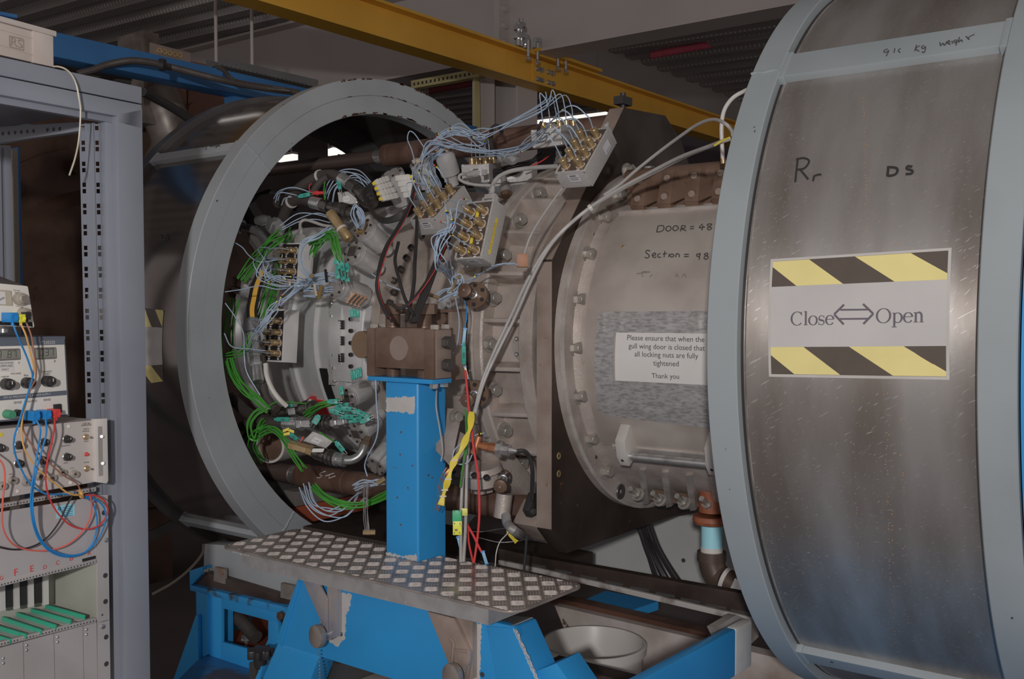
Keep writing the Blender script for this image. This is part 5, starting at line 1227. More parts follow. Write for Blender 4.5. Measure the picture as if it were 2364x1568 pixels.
p = rk(199, 1049, o); B().stack(p, RN, [(0, .0045), (.001, .0045), (.002, .0032), (.006, .003), (.0075, .001)], 14).make('red_lamp', M('red_lens', C(176, 60, 58, 2.0), .25), t)
for q in ((39, 997.5), (159, 984.5), (41, 1134.5), (163, 1115)): B().stack(rk(*q, o), RN, [(0, .004), (.0015, .003)], 12).make('panel_screw', CREAM, t)
rtext('CAS 6A', (191, 980), (208, 978.6), o, PRN, t); rtext('AMPLIFIER', (187.5, 984.6), (211, 982.5), o, PRN, t); rtext('EARTH', (193, 992.6), (206, 991.6), o, PRN, t); rtext('NORMAL', (191, 997.6), (207, 996.3), o, PRN, t); rtext('POWER', (193.5, 1069.6), (206, 1068.6), o, PRN, t); rtext('FLOAT', (194, 1021), (205, 1020), o, PRN, t)
for s, x, y in (('SENSITIVITY', 30, 1047), ('SENSITIVITY', 142, 1032), ('OFFSET', 146, 1071), ('OFFSET', 92, 1080), ('INPUT', 21, 1097), ('OUTPUT', 52, 1103), ('INPUT', 132, 1079), ('OUTPUT', 160, 1083)): rtext(s, (x, y), (x + len(s) * 1.9, y - len(s) * .25), o, PRN, t)
rprism(((-4, 1000), (6, 999), (7, 1008), (-4, 1009)), o + .0004, .0004).make('yellow_label', YEL, t)
rprism(((71, 1113), (103, 1107), (104, 1118), (72, 1123)), o + .0004, .0004).make('white_label', WHITE, t)
# card frame
t = thing('card_frame', 'grey card frame with a blank panel and empty card slots below the amplifier', 'card frame', rk(120, 1500, -.01))
CF = M('card_frame_aluminium', C(136, 131, 129, 2.7), .45, .25, c2=C(126, 121, 119, 2.7), s=6)
rprism(((223.5, 1144), (249, 1142.5), (253, 1432), (226, 1440)), .002, .004).make('rack_ear', CF, t); rprism(((226, 1437), (253, 1430), (256, 1640), (228, 1640)), .002, .004).make('rack_ear', CF, t)
for x, y, r in ((240, 1184, .0055), (243, 1329, .0055), (243.5, 1389, .0055), (245, 1471, .0055), (245.5, 1533, .0055), (236, 1420, .002)):
    p = rk(x, y, .0024); B().stack(p, RN, [(0, r), (.0005, r)], 16).make('ear_slot', M('slot_shade', (.06, .055, .053), .7), t)
for x, y in ((244.5, 1247), (219, 1155), (237, 1447)): B().stack(rk(x, y, .003), RN, [(0, .0055), (.002, .005), (.003, .002)], 14).make('ear_screw', CHROME, t)
rprism(((-140, 1205), (222.5, 1147), (222.5, 1297), (-140, 1390)), 0, .003).make('blank_panel', CF, t)
def rail(y0, y1, h, off, nm):
    b = rprism(((-140, y0 + (y0 - y1) * .63), (222, y1), (222, y1 + h), (-140, y0 + (y0 - y1) * .63 + h)), off, .012); b.make(nm, CF, t, bev=.0006)
    b = B()
    for k in range(30):
        x = 4 + k * 7.3; y = y0 + (y1 - y0) * x / 222 + h * .55; b.cbox(rk(x, y, off + .0001), RN * .0003, RU * .0028, V((0, 0, .0028)))
    q = b.make(nm + '_holes', M('slot_shade', (.06, .055, .053), .7), t); q['kind'] = 'stuff'
rail(1346, 1292, 9, .003, 'upper_rail'); rail(1483, 1427, 10, .003, 'lower_rail')
rail(1164, 1124.5, 10, -.03, 'top_rail')
BAY = M('bay_paint', C(128, 128, 120, 2.3), .5)
rprism(((222, 1300), (224, 1298), (225, 1432), (222, 1432)), 0, .16).make('bay_side', BAY, t)
rprism(((-140, 1330), (240, 1250), (240, 1480), (-140, 1530)), -.155, .004).make('bay_back', BAY, t)
rprism(((-140, 1536), (223, 1432), (223, 1436), (-140, 1541)), -.01, .14).make('bay_floor', CF, t)
for k, x in enumerate((12, 45, 78, 112)):
    q = [(x - 12, 1352 - x * .24), (x, 1349 - x * .24), (x + 1, 1410 - x * .13), (x - 11, 1413 - x * .13)]
    rprism(q, -.11, .006).make('card_guide_strip', PRIMER, t)
    if k < 3: rprism([(x + 1, 1349 - x * .24), (x + 20, 1345 - x * .24), (x + 21, 1402 - x * .14), (x + 2, 1405 - x * .14)], -.115, .02).make('slot_connector', BLACKP, t)
for k, (a, c) in enumerate((((104, 1396), (193, 1421)), ((70, 1405), (160, 1431)), ((37, 1414), (126, 1443)), ((3, 1424), (92, 1454)), ((-30, 1438), (57, 1464)), ((-64, 1450), (21, 1476)))):
    Bp = rk(*c, .004); A = onZ(*a, Bp.z)
    B().obox(A, Bp - A, RU * .0045, V((0, 0, -.0105))).make('green_card_guide', M('guide_green', C(52, 132, 108, 2.2), .45), t, bev=.0006)
    B().obox(A + RU * -.012 + V((0, 0, -.008)), Bp - A, RU * .012, V((0, 0, -.002))).make('guide_foot', CF, t)
for a, c in ((-60, 53), (54, 124), (125, 191), (192, 223)):
    y = lambda x: 1496 - x * .264
    rprism(((a + .6, y(a)), (c - .2, y(c)), (c + 3.6, 1640), (a + 4.4, 1640)), .001, .003).make('module_panel', CF, t)
    for dx in (4.5,):
        for dy in (10, 21): B().stack(rk(max(a, 0) + dx + 4, y(a + dx) + dy, .0015), RN, [(0, .003), (.001, .002)], 12).make('panel_screw', CHROME, t)
for k, (s, x, y) in enumerate((('A', 202, 1283), ('B', 161, 1295), ('C', 129, 1305), ('D', 100, 1315), ('E', 70, 1321), ('F', 33, 1330), ('G', -1, 1340))): rtext(s, (x, y), (x + 8, y - 2), .0006, RED, t, 'slot_letter')
rprism(((130, 1169), (172, 1162), (172.5, 1190), (130.5, 1198)), .0008, .0006).make('blue_label', M('label_blue', C(124, 170, 190, 2.05), .5), t)
b = B()
for k in range(6): b.strip([rk(144, 1172 + k * 4.2, .0012), rk(168, 1168 + k * 4.2, .0012)], .0012, RN, .0002)
b.lathe(rk(137, 1175, .001), RN, [(0, .002), (0, .0036), (.0003, .0036), (.0003, .002)], n=16); b.make('label_print', M('label_ink', C(60, 104, 132, 2), .5), t)
rprism(((190, 1291), (221, 1283), (221.5, 1290), (190.5, 1298)), .0008, .0006).make('black_strip', BLACKP, t)
# leads
def lead(label, spec, m, r=.0018):
    L = [tuple(map(float, q.split(','))) for q in spec.split()]
    return tag(B().tube(crom([rk(*q) for q in L]), r, 8).make('test_lead', m), label, 'lead')
lead('blue test lead from the bench supply down across the amplifier', '27,741,.085 40,775,.09 58,815,.075 70,848,.07 75,870,.065 67,900,.06 56,935,.065 44,975,.07 33,1010,.07 34,1045,.06 50,1085,.05 70,1118,.045 105,1140,.04 140,1141,.035 172,1142,.03', BLUEW)
lead('orange test lead from the bench supply down across the amplifier', '45,742,.08 60,775,.085 70,815,.075 78,850,.065 72,885,.06 63,920,.06 52,965,.065 50,1000,.065 58,1040,.06 85,1080,.055 125,1115,.045 160,1140,.04 184,1143,.035 193,1140,.03', ORANGE)
lead('brown test lead from the bench supply down across the amplifier', '57,736,.075 72,775,.08 78,815,.075 83,848,.07 82,875,.06 72,895,.06 60,930,.06 52,965,.06 57,1000,.06 85,1042,.055 120,1075,.05 150,1100,.045 176,1115,.04 187,1135,.032', BRNW, .0017)
lead('blue test lead from the left plug, looping below the amplifier', '81,966,.06 93,990,.07 90,1025,.065 82,1070,.06 74,1120,.055 71,1165,.045 77,1212,.035 93,1250,.025 122,1277,.015 160,1286,.012 198,1274,.012 218,1242,.015 224,1200,.02 214,1162,.025 193,1146,.03', BLUEW)
lead('blue test lead from the plug beside the red one, looping below the amplifier', '105,963,.055 107,1000,.065 98,1035,.065 86,1080,.06 77,1130,.05 76,1180,.045 86,1228,.03 110,1264,.02 150,1281,.015 190,1278,.015 222,1252,.018 243,1207,.022 240,1172,.026 218,1152,.03 195,1145,.032', BLUEW)
lead('red test lead from the digital power supply looping below the amplifier', '127,960,.05 125,990,.06 120,1020,.06 110,1062,.055 105,1105,.05 114,1150,.04 135,1187,.03 165,1214,.02 200,1222,.018 230,1212,.02 248,1186,.024 244,1160,.028 222,1145,.032 197,1143,.034', RED)
lead('pinkish red lead entering from the left edge and looping under', '-30,1040,.06 4,1068,.06 11,1105,.055 6,1160,.045 6,1215,.035 25,1252,.025 60,1269,.018 110,1271,.015 155,1258,.015 190,1228,.018 208,1195,.022 212,1165,.028 208,1147,.034', M('pink_wire', C(208, 92, 82, 2.0), .4))
lead('black lead looping from the left edge under the amplifier', '-40,1252,.02 0,1264,.02 35,1269,.018 75,1262,.016 108,1242,.018 135,1208,.022 152,1172,.027 166,1146,.032', BLACK)
tag(B().tube(crom([rk(184, 1132, .034), rk(188, 1140, .046), rk(191, 1148, .034), rk(186, 1146, .024), rk(184, 1132, .034)]), .003, 8).make('cable_tie', ORANGE), 'orange tie gathering the test leads under the amplifier', 'tie')

# ================================================================ pressure scanner boxes
SCAN = M('scanner_case', C(138, 135, 132, 2.2), .55, .1, c2=C(130, 127, 124, 2.2), s=40, stretch=(1, 6, 6))
PANA = M('scanner_panel_sheen', C(86, 76, 70, 2.1), .25, .3, c2=C(78, 68, 62, 2.1))  # same glossy panel as the black ones; its lighting-angle sheen is in the colour
LABEL = M('printed_label', C(164, 162, 164, 2.05), .4, s=5)
LPR = M('label_print_grey', (.13, .125, .125), .6)
def scanner(label, o, ex, ey, ez, dims, s, panel=PANA, vs=(.13, .36, .58, .80), us=(.27, .74), n=8, case=SCAN, fl=.025, conn=True, endlab=True, sidelab=True, tape=False, txt='CALIBRATION'):
    o = O + (V(o) - O) * s; ex, ey, ez = V(ex).normalized(), V(ey).normalized(), V(ez).normalized(); w_, l, h = [q * s for q in dims]
    P = lambda u, v, k: o + ex * w_ * u + ey * l * v + ez * h * k
    t = thing('pressure_scanner', label, 'scanner', P(.5, .5, 0), 'grey pressure scanner boxes')
    B().obox(o + ey * .003, ex * w_, ey * (l - .006), ez * h).make('case', case, t, bev=.0012)
    for v, nm in ((0, 'end_plate'), (1 - .0032 / l, 'end_plate')):
        e = B().obox(P(0, v, 0), ex * w_, ey * .0032, ez * h).make(nm, case, t, bev=.0004)
        for u in (.05, .95):
            for k in (.08, .92): B().stack(P(u, v, k) - ey * (0 if v == 0 else -.0032), -ey if v == 0 else ey, [(0, .0026), (.0012, .0024), (.0018, .0012)], 10).make('end_screw', CHROME, e)
    B().obox(P(.07, .03, 1) - ez * .0005, ex * w_ * .86, ey * l * .94, ez * .0012).make('port_panel', panel, t)
    for u in (.0, .93): B().obox(P(u, .02, 1) - ez * .001, ex * w_ * .07, ey * l * .96, ez * .0026).make('panel_rail', case, t, bev=.0005)
    tips = []; k = 0
    for v in vs:
        for u in us:
            k += 1
            if k > n: break
            p = P(u, v, 1)
            f = B().stack(p, ez, [(0, .0098), (.0028, .0098), (.003, .0088), (fl * .55, .0088), (fl * .57, .0094), (fl - .001, .0094), (fl, .0086)], 22).make('brass_fitting', BRASS, t)
            B().cyl(p + ez * fl, p + ez * (fl + .014), .0014, n=8).make('tube_stub', CHROME, f)
            B().lathe(p, ez, [(0, .0098), (0, .0118), (.0008, .0118), (.0008, .0098)], n=22).make('clear_ring', LABEL, f)
            B().obox(p - ey * .0185 - ex * .004 + ez * .0008, ex * .008, ey * .0045, ez * .0004).make('port_tag', WHITE, t)
            tips.append((p + ez * (fl + .014), ez))
    if endlab:
        q = B().obox(P(.36, 0, .38) - ey * .0004, ex * w_ * .36, ez * h * .42, ey * .0004).make('end_label', LABEL, t)
        b = B()
        for i, (u0, u1) in enumerate(((.42, .62), (.40, .68), (.40, .66))): b.obox(P(u0, 0, .70 - i * .11) - ey * .0006, ex * w_ * (u1 - u0), ez * h * (.07 if i == 0 else .035), ey * .0002)
        b.make('label_print', LPR, q)
    if sidelab and not tape:
        q = B().obox(P(1, .62, .25) + ex * .0002, ey * l * .2, ez * h * .5, ex * .0003).make('side_label', LABEL, t)
        text_flat(txt, P(1, .80, .70) + ex * .0006, P(1, .64, .70) + ex * .0006, ex, LPR, q, 'label_lettering') if False else None
        vs_ = P(1, .64, .3) + ex * .0005; text_flat(txt, vs_, P(1, .64, .3) + ex * .0005 + ey * l * .16, ex, LPR, q, 'label_lettering', .0003, 1.6)
    if tape: 
        q = B().obox(P(1, .12, .48) + ex * .0002, ey * l * .62, ez * h * .16, ex * .0003).make('yellow_label', YEL, t)
        text_flat('M20 SCANNER', P(1, .2, .52) + ex * .0006, P(1, .66, .52) + ex * .0006, ex, M('tape_print', C(150, 124, 50, 2), .6), q, 'label_lettering', .0003)
        for v in (.20, .68): B().obox(P(.44, v - .10, 1) + ez * .001, ex * w_ * .11, ey * l * .26, ez * .0004).make('yellow_strip', YEL, t)
    if conn:
        c = P(.55, 1, .45); q = B().obox(c - ex * .018 - ez * .007, ex * .036, ey * .03, ez * .014).make('data_plug', GCAB, t, bev=.003)
        for u in (-.024, .019): B().obox(c + ex * u - ez * .004, ex * .006, ey * .022, ez * .009).make('latch_screw', GCAB, q, bev=.001)
        B().stack(c + ey * .03, ey, [(0, .009), (.004, .008), (.005, .0065), (.009, .0065), (.01, .0075), (.013, .0075), (.014, .0055), (.022, .005)], 16).make('cable_boot', GCAB, q)
        if tape: text_flat('M20', c - ex * .012 - ez * -.0078 + ey * .006, c + ex * .012 + ez * .0078 + ey * .006, ez, INK, q, 'plug_lettering')
    return t, tips, P
_s1, T1, P1 = scanner('large grey scanner box with eight brass caps on top of the dark plate', (-1.3857, 2.0366, 1.5856), (.9998, .0136, -.0111), (-.0012, .6821, .7312), (.0175, -.7311, .682), (.0866, .1579, .0475), 1.0)
_s2, T2, P2 = scanner('grey scanner box with a yellow tape label on its side, left of the ribbed casing', (-1.6828, 2.035, 1.4017), (.9997, -.0119, .0196), (-.0143, .3452, .9384), (-.018, -.9385, .3449), (.0912, .1606, .0535), .97, tape=True, endlab=True)
_s3, T3, P3 = scanner('grey scanner box tilted behind the black cables, with a plain broad side', (-1.9131, 2.1007, 1.498), (.9991, -.042, .0109), (.0251, .7644, .6443), (-.0354, -.6434, .7647), (.0992, .1519, .051), .955, sidelab=False, conn=False)
_s4, T4, P4 = scanner('level grey scanner box with upright brass caps, left of the knurled plug', (-1.7674, 2.117, 1.6336), (.9081, .4187, .0106), (-.4156, .8976, .1473), (.0521, -.1382, .989), (.0761, .1513, .048), 1.08, vs=(.2, .5, .8), n=6, fl=.019, us=(.3, .8), conn=False, txt='CALIBRATION')
_s5, T5, P5 = scanner('grey scanner box farthest up, its brass caps against the lit tube lamp', (-1.4164, 1.9571, 1.6733), (.9722, .2248, .0658), (-.2327, .9593, .1598), (-.0272, -.1707, .9849), (.0756, .1489, .0425), 1.15, vs=(.18, .5, .82), n=6, fl=.018, us=(.3, .85), conn=False)
SCANW = M('scanner_case_pale', C(166, 163, 161, 2.3), .4, .1)
_s6, T6, P6 = scanner('pale scanner box with a black port face, upper of two by the green cables', (-2.3883, 2.0588, 1.3564), (.9987, -.0432, -.0269), (.0307, .0882, .9956), (-.0407, -.9952, .0895), (.0879, .1299, .0506), 1.03, panel=BLACKP, case=SCANW, vs=(.10, .34, .58, .82), conn=True)
_s7, T7, P7 = scanner('pale scanner box with a black port face, lower of two by the striped hose', (-2.3808, 1.9924, 1.1354), (.9995, .0312, .0022), (-.0047, .0786, .9969), (.0309, -.9964, .0787), (.0827, .1537, .0522), 1.02, panel=BLACKP, case=SCANW, vs=(.16, .36, .56, .77), conn=False, sidelab=False)
def loosebox(label, P, d, dz, m=SCAN, lab=None):
    c = [dep(x, y, d) for x, y in P]; n_ = (c[1] - c[0]).cross(c[3] - c[0]).normalized()
    if n_.dot(FW) < 0: n_ = -n_
    t = thing('pressure_scanner', label, 'scanner', c[3], 'grey pressure scanner boxes')
    b = B().prism(c, n_ * dz); b.make('case', m, t, bev=.0015)
    L = lambda u, v: c[0] + (c[1] - c[0]) * u + (c[3] - c[0]) * v - n_ * .0004
    q = B().prism([L(.25, .35), L(.6, .35), L(.6, .8), L(.25, .8)], n_ * .0003).make('label', LABEL, t)
    text_flat(lab or '112 SCAN', L(.3, .62), L(.55, .62), -n_, LPR, q, 'label_lettering', .0004)
    for u, v in ((.04, .08), (.96, .08), (.96, .92), (.04, .92)): B().stack(L(u, v), -n_, [(0, .0026), (.0015, .002)], 10).make('end_screw', CHROME, t)
    return t
loosebox('small grey scanner box end with a label behind the upper hose couplings', ((779, 444), (822, 440), (824, 470), (783, 473)), 3.05, .05)
loosebox('grey scanner box tilted under the lower hose couplings', ((722, 996), (772, 1016), (752, 1036), (700, 1018)), 2.86, .05, lab='112 30006')
loosebox('grey scanner box partly hidden behind the curling grey data cable', ((1125, 392), (1228, 383), (1228, 418), (1128, 424)), 3.0, .05)

# ================================================================ canister actuators standing out from the casing
CAN = M('canister_steel', (.80, .79, .78), .27, .38, c2=(.68, .67, .66), s=30, stretch=(1, 1, 1))
CANC = M('canister_cap', C(116, 111, 108, 2.2), .32, .25, c2=C(134, 128, 124, 2.2), s=20)
def canister(label, px, py, r1, L, rr_, style='plain', tilt=0, spin=.3):
    p = onR(px, py, r1); a = EA(p); n_ = (V((tilt, -math.cos(a), math.sin(a)))).normalized(); q = p - n_ * L
    t = thing('valve_canister', label, 'canister', q, 'steel canisters round the casing')
    B().stack(q, n_, [(-.03, rr_ * .5), (0, rr_ * .55), (.004, rr_ * .93), (.008, rr_), (L - .012, rr_), (L - .0115, rr_ * .975), (L - .010, rr_ * .975), (L - .0095, rr_), (L - .001, rr_)], 40).make('body', CAN, t)
    c = B().stack(q + n_ * (L - .002), n_, [(0, rr_ * .985), (.004, rr_ * .985), (.005, rr_ * .95)], 40).make('cap', CANC, t)
    u, v, _ = frame(n_, XAX)
    for k in range(6):
        w_ = u * math.cos(k * PI / 3 + spin) + v * math.sin(k * PI / 3 + spin); B().sock(q + n_ * (L + .003) + w_ * rr_ * .82, n_, .0036, .004).make('cap_screw', BLACK, c)
    top = q + n_ * (L + .003)
    if style == 'window':
        k = B().cbox(top + n_ * .001, u * rr_ * 1.0, v * rr_ * .85, n_ * .004).make('connector_plate', M('window_dark', C(74, 68, 66, 2.1), .35, .3), t, bev=.001)
        B().obox(top + u * rr_ * .5 - v * rr_ * .42 + n_ * .001, u * rr_ * .12, v * rr_ * .85, n_ * .005).make('bright_edge', CHROME, t); B().obox(top - u * rr_ * .5 + v * rr_ * .38 + n_ * .001, u * rr_, v * rr_ * .1, n_ * .005).make('bright_edge', CHROME, t)
    if style == 'gold':
        B().cbox(top + n_ * .004 + u * .004, u * .012, v * .042, n_ * .010).make('gold_connector', BRASS, t, bev=.0008); B().cbox(top + n_ * .004 - u * .012, u * .010, v * .042, n_ * .008).make('gold_connector', BRASS, t, bev=.0008)
    if style == 'side':
        m_ = q + n_ * L * .42; d = (V((.55, -.75, -.35)) - n_ * V((.55, -.75, -.35)).dot(n_)).normalized(); e = n_.cross(d)
        for k in range(4):
            cpos = m_ + n_ * (k - 1.2) * .0145 + d * (rr_ + .001)
            g = B().cbox(cpos, n_ * .0095, e * .040, d * .006).make('side_connector', M('connector_frame', C(176, 140, 112, 2.1), .4, .3), t, bev=.001); B().cbox(cpos + d * .0034, n_ * .006, e * .028, d * .002).make('connector_insert', CHROME, g, bev=.0006)
            for s in (-1, 1): B().hexa(cpos + e * s * .0165 + d * .003, d, .003, .003).make('jack_screw', CHROME, g)
    return t, top, n_
cA = canister('steel canister with a gold connector on its cap beside the brass cylinder', 840.3, 528.7, .61, .085, .033, 'gold')
cB = canister('steel canister with a dark square window, just below the one with the gold connector', 816, 582, .61, .085, .033, 'window')
cC = canister('steel canister with four side connectors, left of the black cable loop', 777, 661, .60, .112, .034, 'side')
cD = canister('steel canister at the far left edge of the ring opening beside the striped hose', 551, 654.6, .52, .06, .033, 'plain')
B().cbox(cD[1] + cD[2] * .008, XAX * .03, V((0, .006, .03)), cD[2] * .016).make('brown_end_block', BRONZE, cD[0], bev=.002)
cE = canister('steel canister with a dark square window beside the blue column, upper of the lower three', 803, 919, .62, .075, .0305, 'window')
cF = canister('steel canister with a dark square window beside the blue column, middle of the lower three', 824, 1000, .62, .08, .0325, 'window')
cG = canister('steel canister half hidden by the blue column, lowest of the lower three', 867, 1077, .62, .075, .0325, 'plain')
cH = canister('steel canister between two rows of white ribbed plugs', 905, 402, .61, .10, .036, 'plain')
cI = canister('upright steel canister crowned with pale tubes, left of a pair', 970, 375, .61, .08, .033, 'plain')
cJ = canister('upright steel canister with a nut under its base, right of a pair', 1024, 351, .62, .075, .030, 'plain')
B().stack(dep(1032, 404, 3.02), V((0, 0, -1)), [(0, .012), (.01, .012), (.011, .008), (.022, .008)], 6).make('base_nut', CHROME, cJ[0])
for cc, nm in ((cI, 'tube_header'), (cJ, 'tube_header')):
    n_ = cc[2]; u, v, _ = frame(n_, XAX); B().cbox(cc[1] + n_ * .003, u * .046, v * .016, n_ * .012).make(nm, M('header_cream', C(164, 152, 136, 2), .45), cc[0], bev=.001)
# ribbed white plugs either side of the canister
WPL = M('white_plug_plastic', C(160, 156, 151, 2.1), .5, c2=C(148, 144, 139, 2.1), s=20)
def white_plug(label, a, c, d0, d1, wd):
    A, Cc = dep(*a, d0), dep(*c, d1); u = (Cc - A).normalized(); t = thing('white_plug', label, 'plug', A, 'ribbed white plugs beside a canister')
    side = u.cross(FW).normalized(); nn = side.cross(u).normalized(); L = (Cc - A).length
    B().obox(A - side * wd / 2 - nn * .007, u * L, side * wd, nn * .014).make('shell', WPL, t, bev=.002)
    b = B()
    for k in range(4): b.obox(A + u * L * (.12 + k * .22) - side * wd * .54 - nn * .0078, u * L * .09, side * wd * 1.08, nn * .0156)
    q = b.make('grip_ribs', WPL, t, bev=.0008); q['kind'] = 'stuff'
    B().obox(Cc - side * wd * .3 - nn * .004, u * .008, side * wd * .6, nn * .008).make('yellow_insert', YEL, t, bev=.001)
for k in range(4):
    white_plug('white ribbed plug left of the canister between the white plugs', (896 + k * 7, 413 + k * 13), (866 + k * 5, 423 + k * 12), 2.93, 2.90, .016)
    white_plug('white ribbed plug right of the canister between the white plugs', (914 + k * 6, 413 + k * 13), (948 + k * 5, 409 + k * 12), 2.91, 2.90, .016)

# ================================================================ hoses and couplings
def coupling(b, A, Cc, prof, n=26): 
    u = (Cc - A); L = u.length; return b.stack(A, u.normalized(), [(f * L, r) for f, r in prof], n)
DKCH = M('black_chrome', C(92, 89, 87, 2.2), .25, .8, c2=C(60, 57, 55, 2.2), s=40)
def hose(label, spec, r, tail=None, m=HOSE, clips=(), name='hydraulic_hose', stripe=None):
    P = path(spec); t = thing(name, label, 'hose', P[0]); C_ = crom(P, 8)
    B().tube(C_, r, 14).make('hose', m, t)
    for f in clips:
        k = int(f * (len(C_) - 2)); d = (C_[k + 1] - C_[k]).normalized(); B().lathe(C_[k], d, [(-.004, r + .0005), (-.004, r + .003), (.004, r + .003), (.004, r + .0005)], n=20).make('white_tie', WHITEP, t)
    if stripe:
        TD = [(C_[min(i + 1, len(C_) - 1)] - C_[max(i - 1, 0)]).normalized() for i in range(len(C_))]; VD = [((p - O) - t_ * (p - O).dot(t_)).normalized() for p, t_ in zip(C_, TD)]; Q = [p - d * (r * 1.03) for p, d in zip(C_, VD)]; B().strip(Q, r * .8, [-d for d in VD], .0012).make('yellow_stripe', stripe, t)
    for sp, prof, mm, nm, nn in (tail or []):
        A, Cc = path(sp); coupling(B(), A, Cc, prof, nn).make(nm, mm, t)
    return t
FER = [(0, .017), (.05, .0185), (.95, .0185), (1, .016)]
BODY = [(0, .014), (.08, .017), (.25, .017), (.27, .021), (.45, .021), (.46, .024), (.52, .024), (.53, .0225), (.58, .0225), (.59, .0245), (.65, .0245), (.66, .0225), (.71, .0225), (.72, .0245), (.8, .024), (.81, .019), (1, .018)]
hose('dark hose with a chromed coupling, upper of two crossing behind the canisters', '640,470,3.2 675,448,3.15 700,428 735,408 757,404 772,405 787,412,3.0', .0165, [('786,411,3.0 806,424,2.98', FER, CHROME, 'ferrule', 26), ('806,424,2.98 822,436,2.97', [(0, .019), (1, .019)], DKCH, 'hex_nut', 6), ('822,436,2.97 862,472,2.93', BODY, DKCH, 'coupling', 28)], clips=(.55,))
hose('dark hose with a chromed coupling, lower of two crossing behind the canisters', '640,530,3.2 652,505,3.15 662,482 675,465 693,460 708,462 722,467,3.0', .0165, [('720,467,3.0 742,472,2.98', FER, CHROME, 'ferrule', 26), ('742,472,2.98 758,477,2.97', [(0, .019), (1, .019)], DKCH, 'hex_nut', 6), ('758,477,2.97 818,495,2.92', BODY, DKCH, 'coupling', 28)], clips=(.5,))
hose('thin dark hose curving down from the upper coupled hose', '757,408,3.02 742,418 730,432 722,446,3.04', .0105)
hose('black hose with a yellow stripe curving down the left of the ring opening', '607,622,3.12 600,640 592,662 586,690 582,715 583,742,3.02', .0165, [('622,606,3.14 606,628,3.12', FER, CHROME, 'ferrule', 26), ('583,740,3.02 584,768,3.0', [(0, .021), (.9, .0215), (.92, .018), (1, .018)], CHROME, 'ferrule', 26), ('584,770,3.0 587,792,2.99', [(0, .021), (1, .021)], M('bright_hex', (.70, .69, .68), .28, .7), 'hex_nut', 6), ('587,792,2.99 590,823,2.98', [(0, .018), (.1, .02), (1, .019)], CHROME, 'union', 6), ('590,823,2.98 592,846,2.97', [(0, .0165), (.15, .018), (.85, .018), (1, .0155)], CHROME, 'hex_nut', 6), ('592,846,2.97 596,882,2.95', [(0, .0165), (.3, .0175), (1, .0175)], CHROME, 'ferrule', 26)], m=BLACK, stripe=M('stripe_yellow', C(196, 140, 62, 2), .5), name='striped_hose')
hose('black corrugated hose below the striped hose fittings', '604,790,3.02 604,830 606,875 612,910 628,935 640,945,2.95', .0125)
hose('lower hose with two chromed couplings, front of the pair by the teal plugs', '535,918,3.2 552,936 572,954 596,966 625,975 658,979,2.95', .0175, [('656,979,2.95 688,978,2.93', FER, CHROME, 'ferrule', 26), ('688,978,2.93 722,977,2.91', [(0, .014), (.1, .021), (.35, .021), (.36, .017), (.6, .017), (.61, .019), (1, .019)], CHROME, 'hex_nut', 6), ('722,977,2.91 766,977,2.88', BODY, DKCH, 'coupling', 28), ('766,977,2.88 806,972,2.85', [(0, .014), (.1, .017), (.3, .017), (.31, .012), (.5, .012), (.51, .015), (.75, .015), (.76, .011), (1, .011)], CHROME, 'adapter', 6)])
hose('lower hose with a chromed coupling, rear of the pair by the teal plugs', '560,985,3.2 585,972 610,962 630,956 650,953,3.0', .0165, [('646,953,3.0 672,950,2.98', FER, DKCH, 'ferrule', 26), ('672,950,2.98 688,948,2.97', [(0, .018), (1, .018)], CHROME, 'hex_nut', 6), ('688,948,2.97 728,938,2.94', BODY, DKCH, 'coupling', 28)])
t = thing('pipe_elbow', 'polished pipe elbow with a flared end at the left of the ring opening', 'pipe', dep(560, 526, 3.2))
B().tube(crom(path('562,526,3.2 580,529 597,537 609,551 618,568,3.12'), 8), .0135, 16).make('elbow_tube', CHROME, t)
A, Cc = path('556,523,3.21 566,527,3.2'); B().lathe(A, (Cc - A).normalized(), [(-.006, .012), (-.006, .022), (.004, .022), (.008, .015)], n=24, closed=False).make('flared_end', CHROME, t)
A, Cc = path('616,564,3.12 632,586,3.08'); coupling(B(), A, Cc, [(0, .019), (.4, .019), (.42, .024), (1, .024)], 6).make('union_nut', CHROME, t)
A, Cc = path('628,518,3.1 646,532,3.08'); coupling(B(), V(A), V(Cc), [(0, .026), (.3, .026), (.32, .03), (.6, .03), (.62, .026), (1, .024)], 6).make('hex_fitting', CHROME, t)
A, Cc = path('592,510,3.14 622,508,3.12'); coupling(B(), A, Cc, [(0, .012), (.3, .016), (.6, .018), (1, .013)], 18).make('side_fitting', CHROME, t)
t = thing('flow_body', 'grey metal flow body behind the polished pipe elbow', 'pipe', dep(600, 580, 3.2))
A, Cc = path('582,535,3.24 628,600,3.2'); B().cyl(A, Cc, .028, n=8).make('body', M('flow_grey', C(96, 92, 90, 2.2), .4, .4), t)
t = thing('brass_cylinder', 'brass cylinder hanging by a white tie above the window canister', 'cylinder', dep(806, 552, 2.84))
A, Cc = path('762,491,2.87 806,553,2.84'); coupling(B(), A, Cc, [(0, .0145), (.10, .0155), (.13, .0155), (.14, .0145), (.78, .0145), (.8, .016), (.9, .016), (1, .013)], 26).make('body', BRASS, t)
u = (Cc - A).normalized(); B().cbox(A - u * .001, u * .002, u.cross(FW).normalized() * .024, FW * .002).make('end_slot', PAN if False else DARK, t)
for f, nm in ((.62, 'white_tie'), (.5, 'white_tie')): B().lathe(A + (Cc - A) * f, u, [(-.003, .0146), (-.003, .0165), (.003, .0165), (.003, .0146)], n=22).make(nm, WHITEP, t) if f > .55 else None
t = thing('brass_valve', 'brass valve body with a black hex coupling under the teal plugs', 'valve', dep(722, 1042, 2.82))
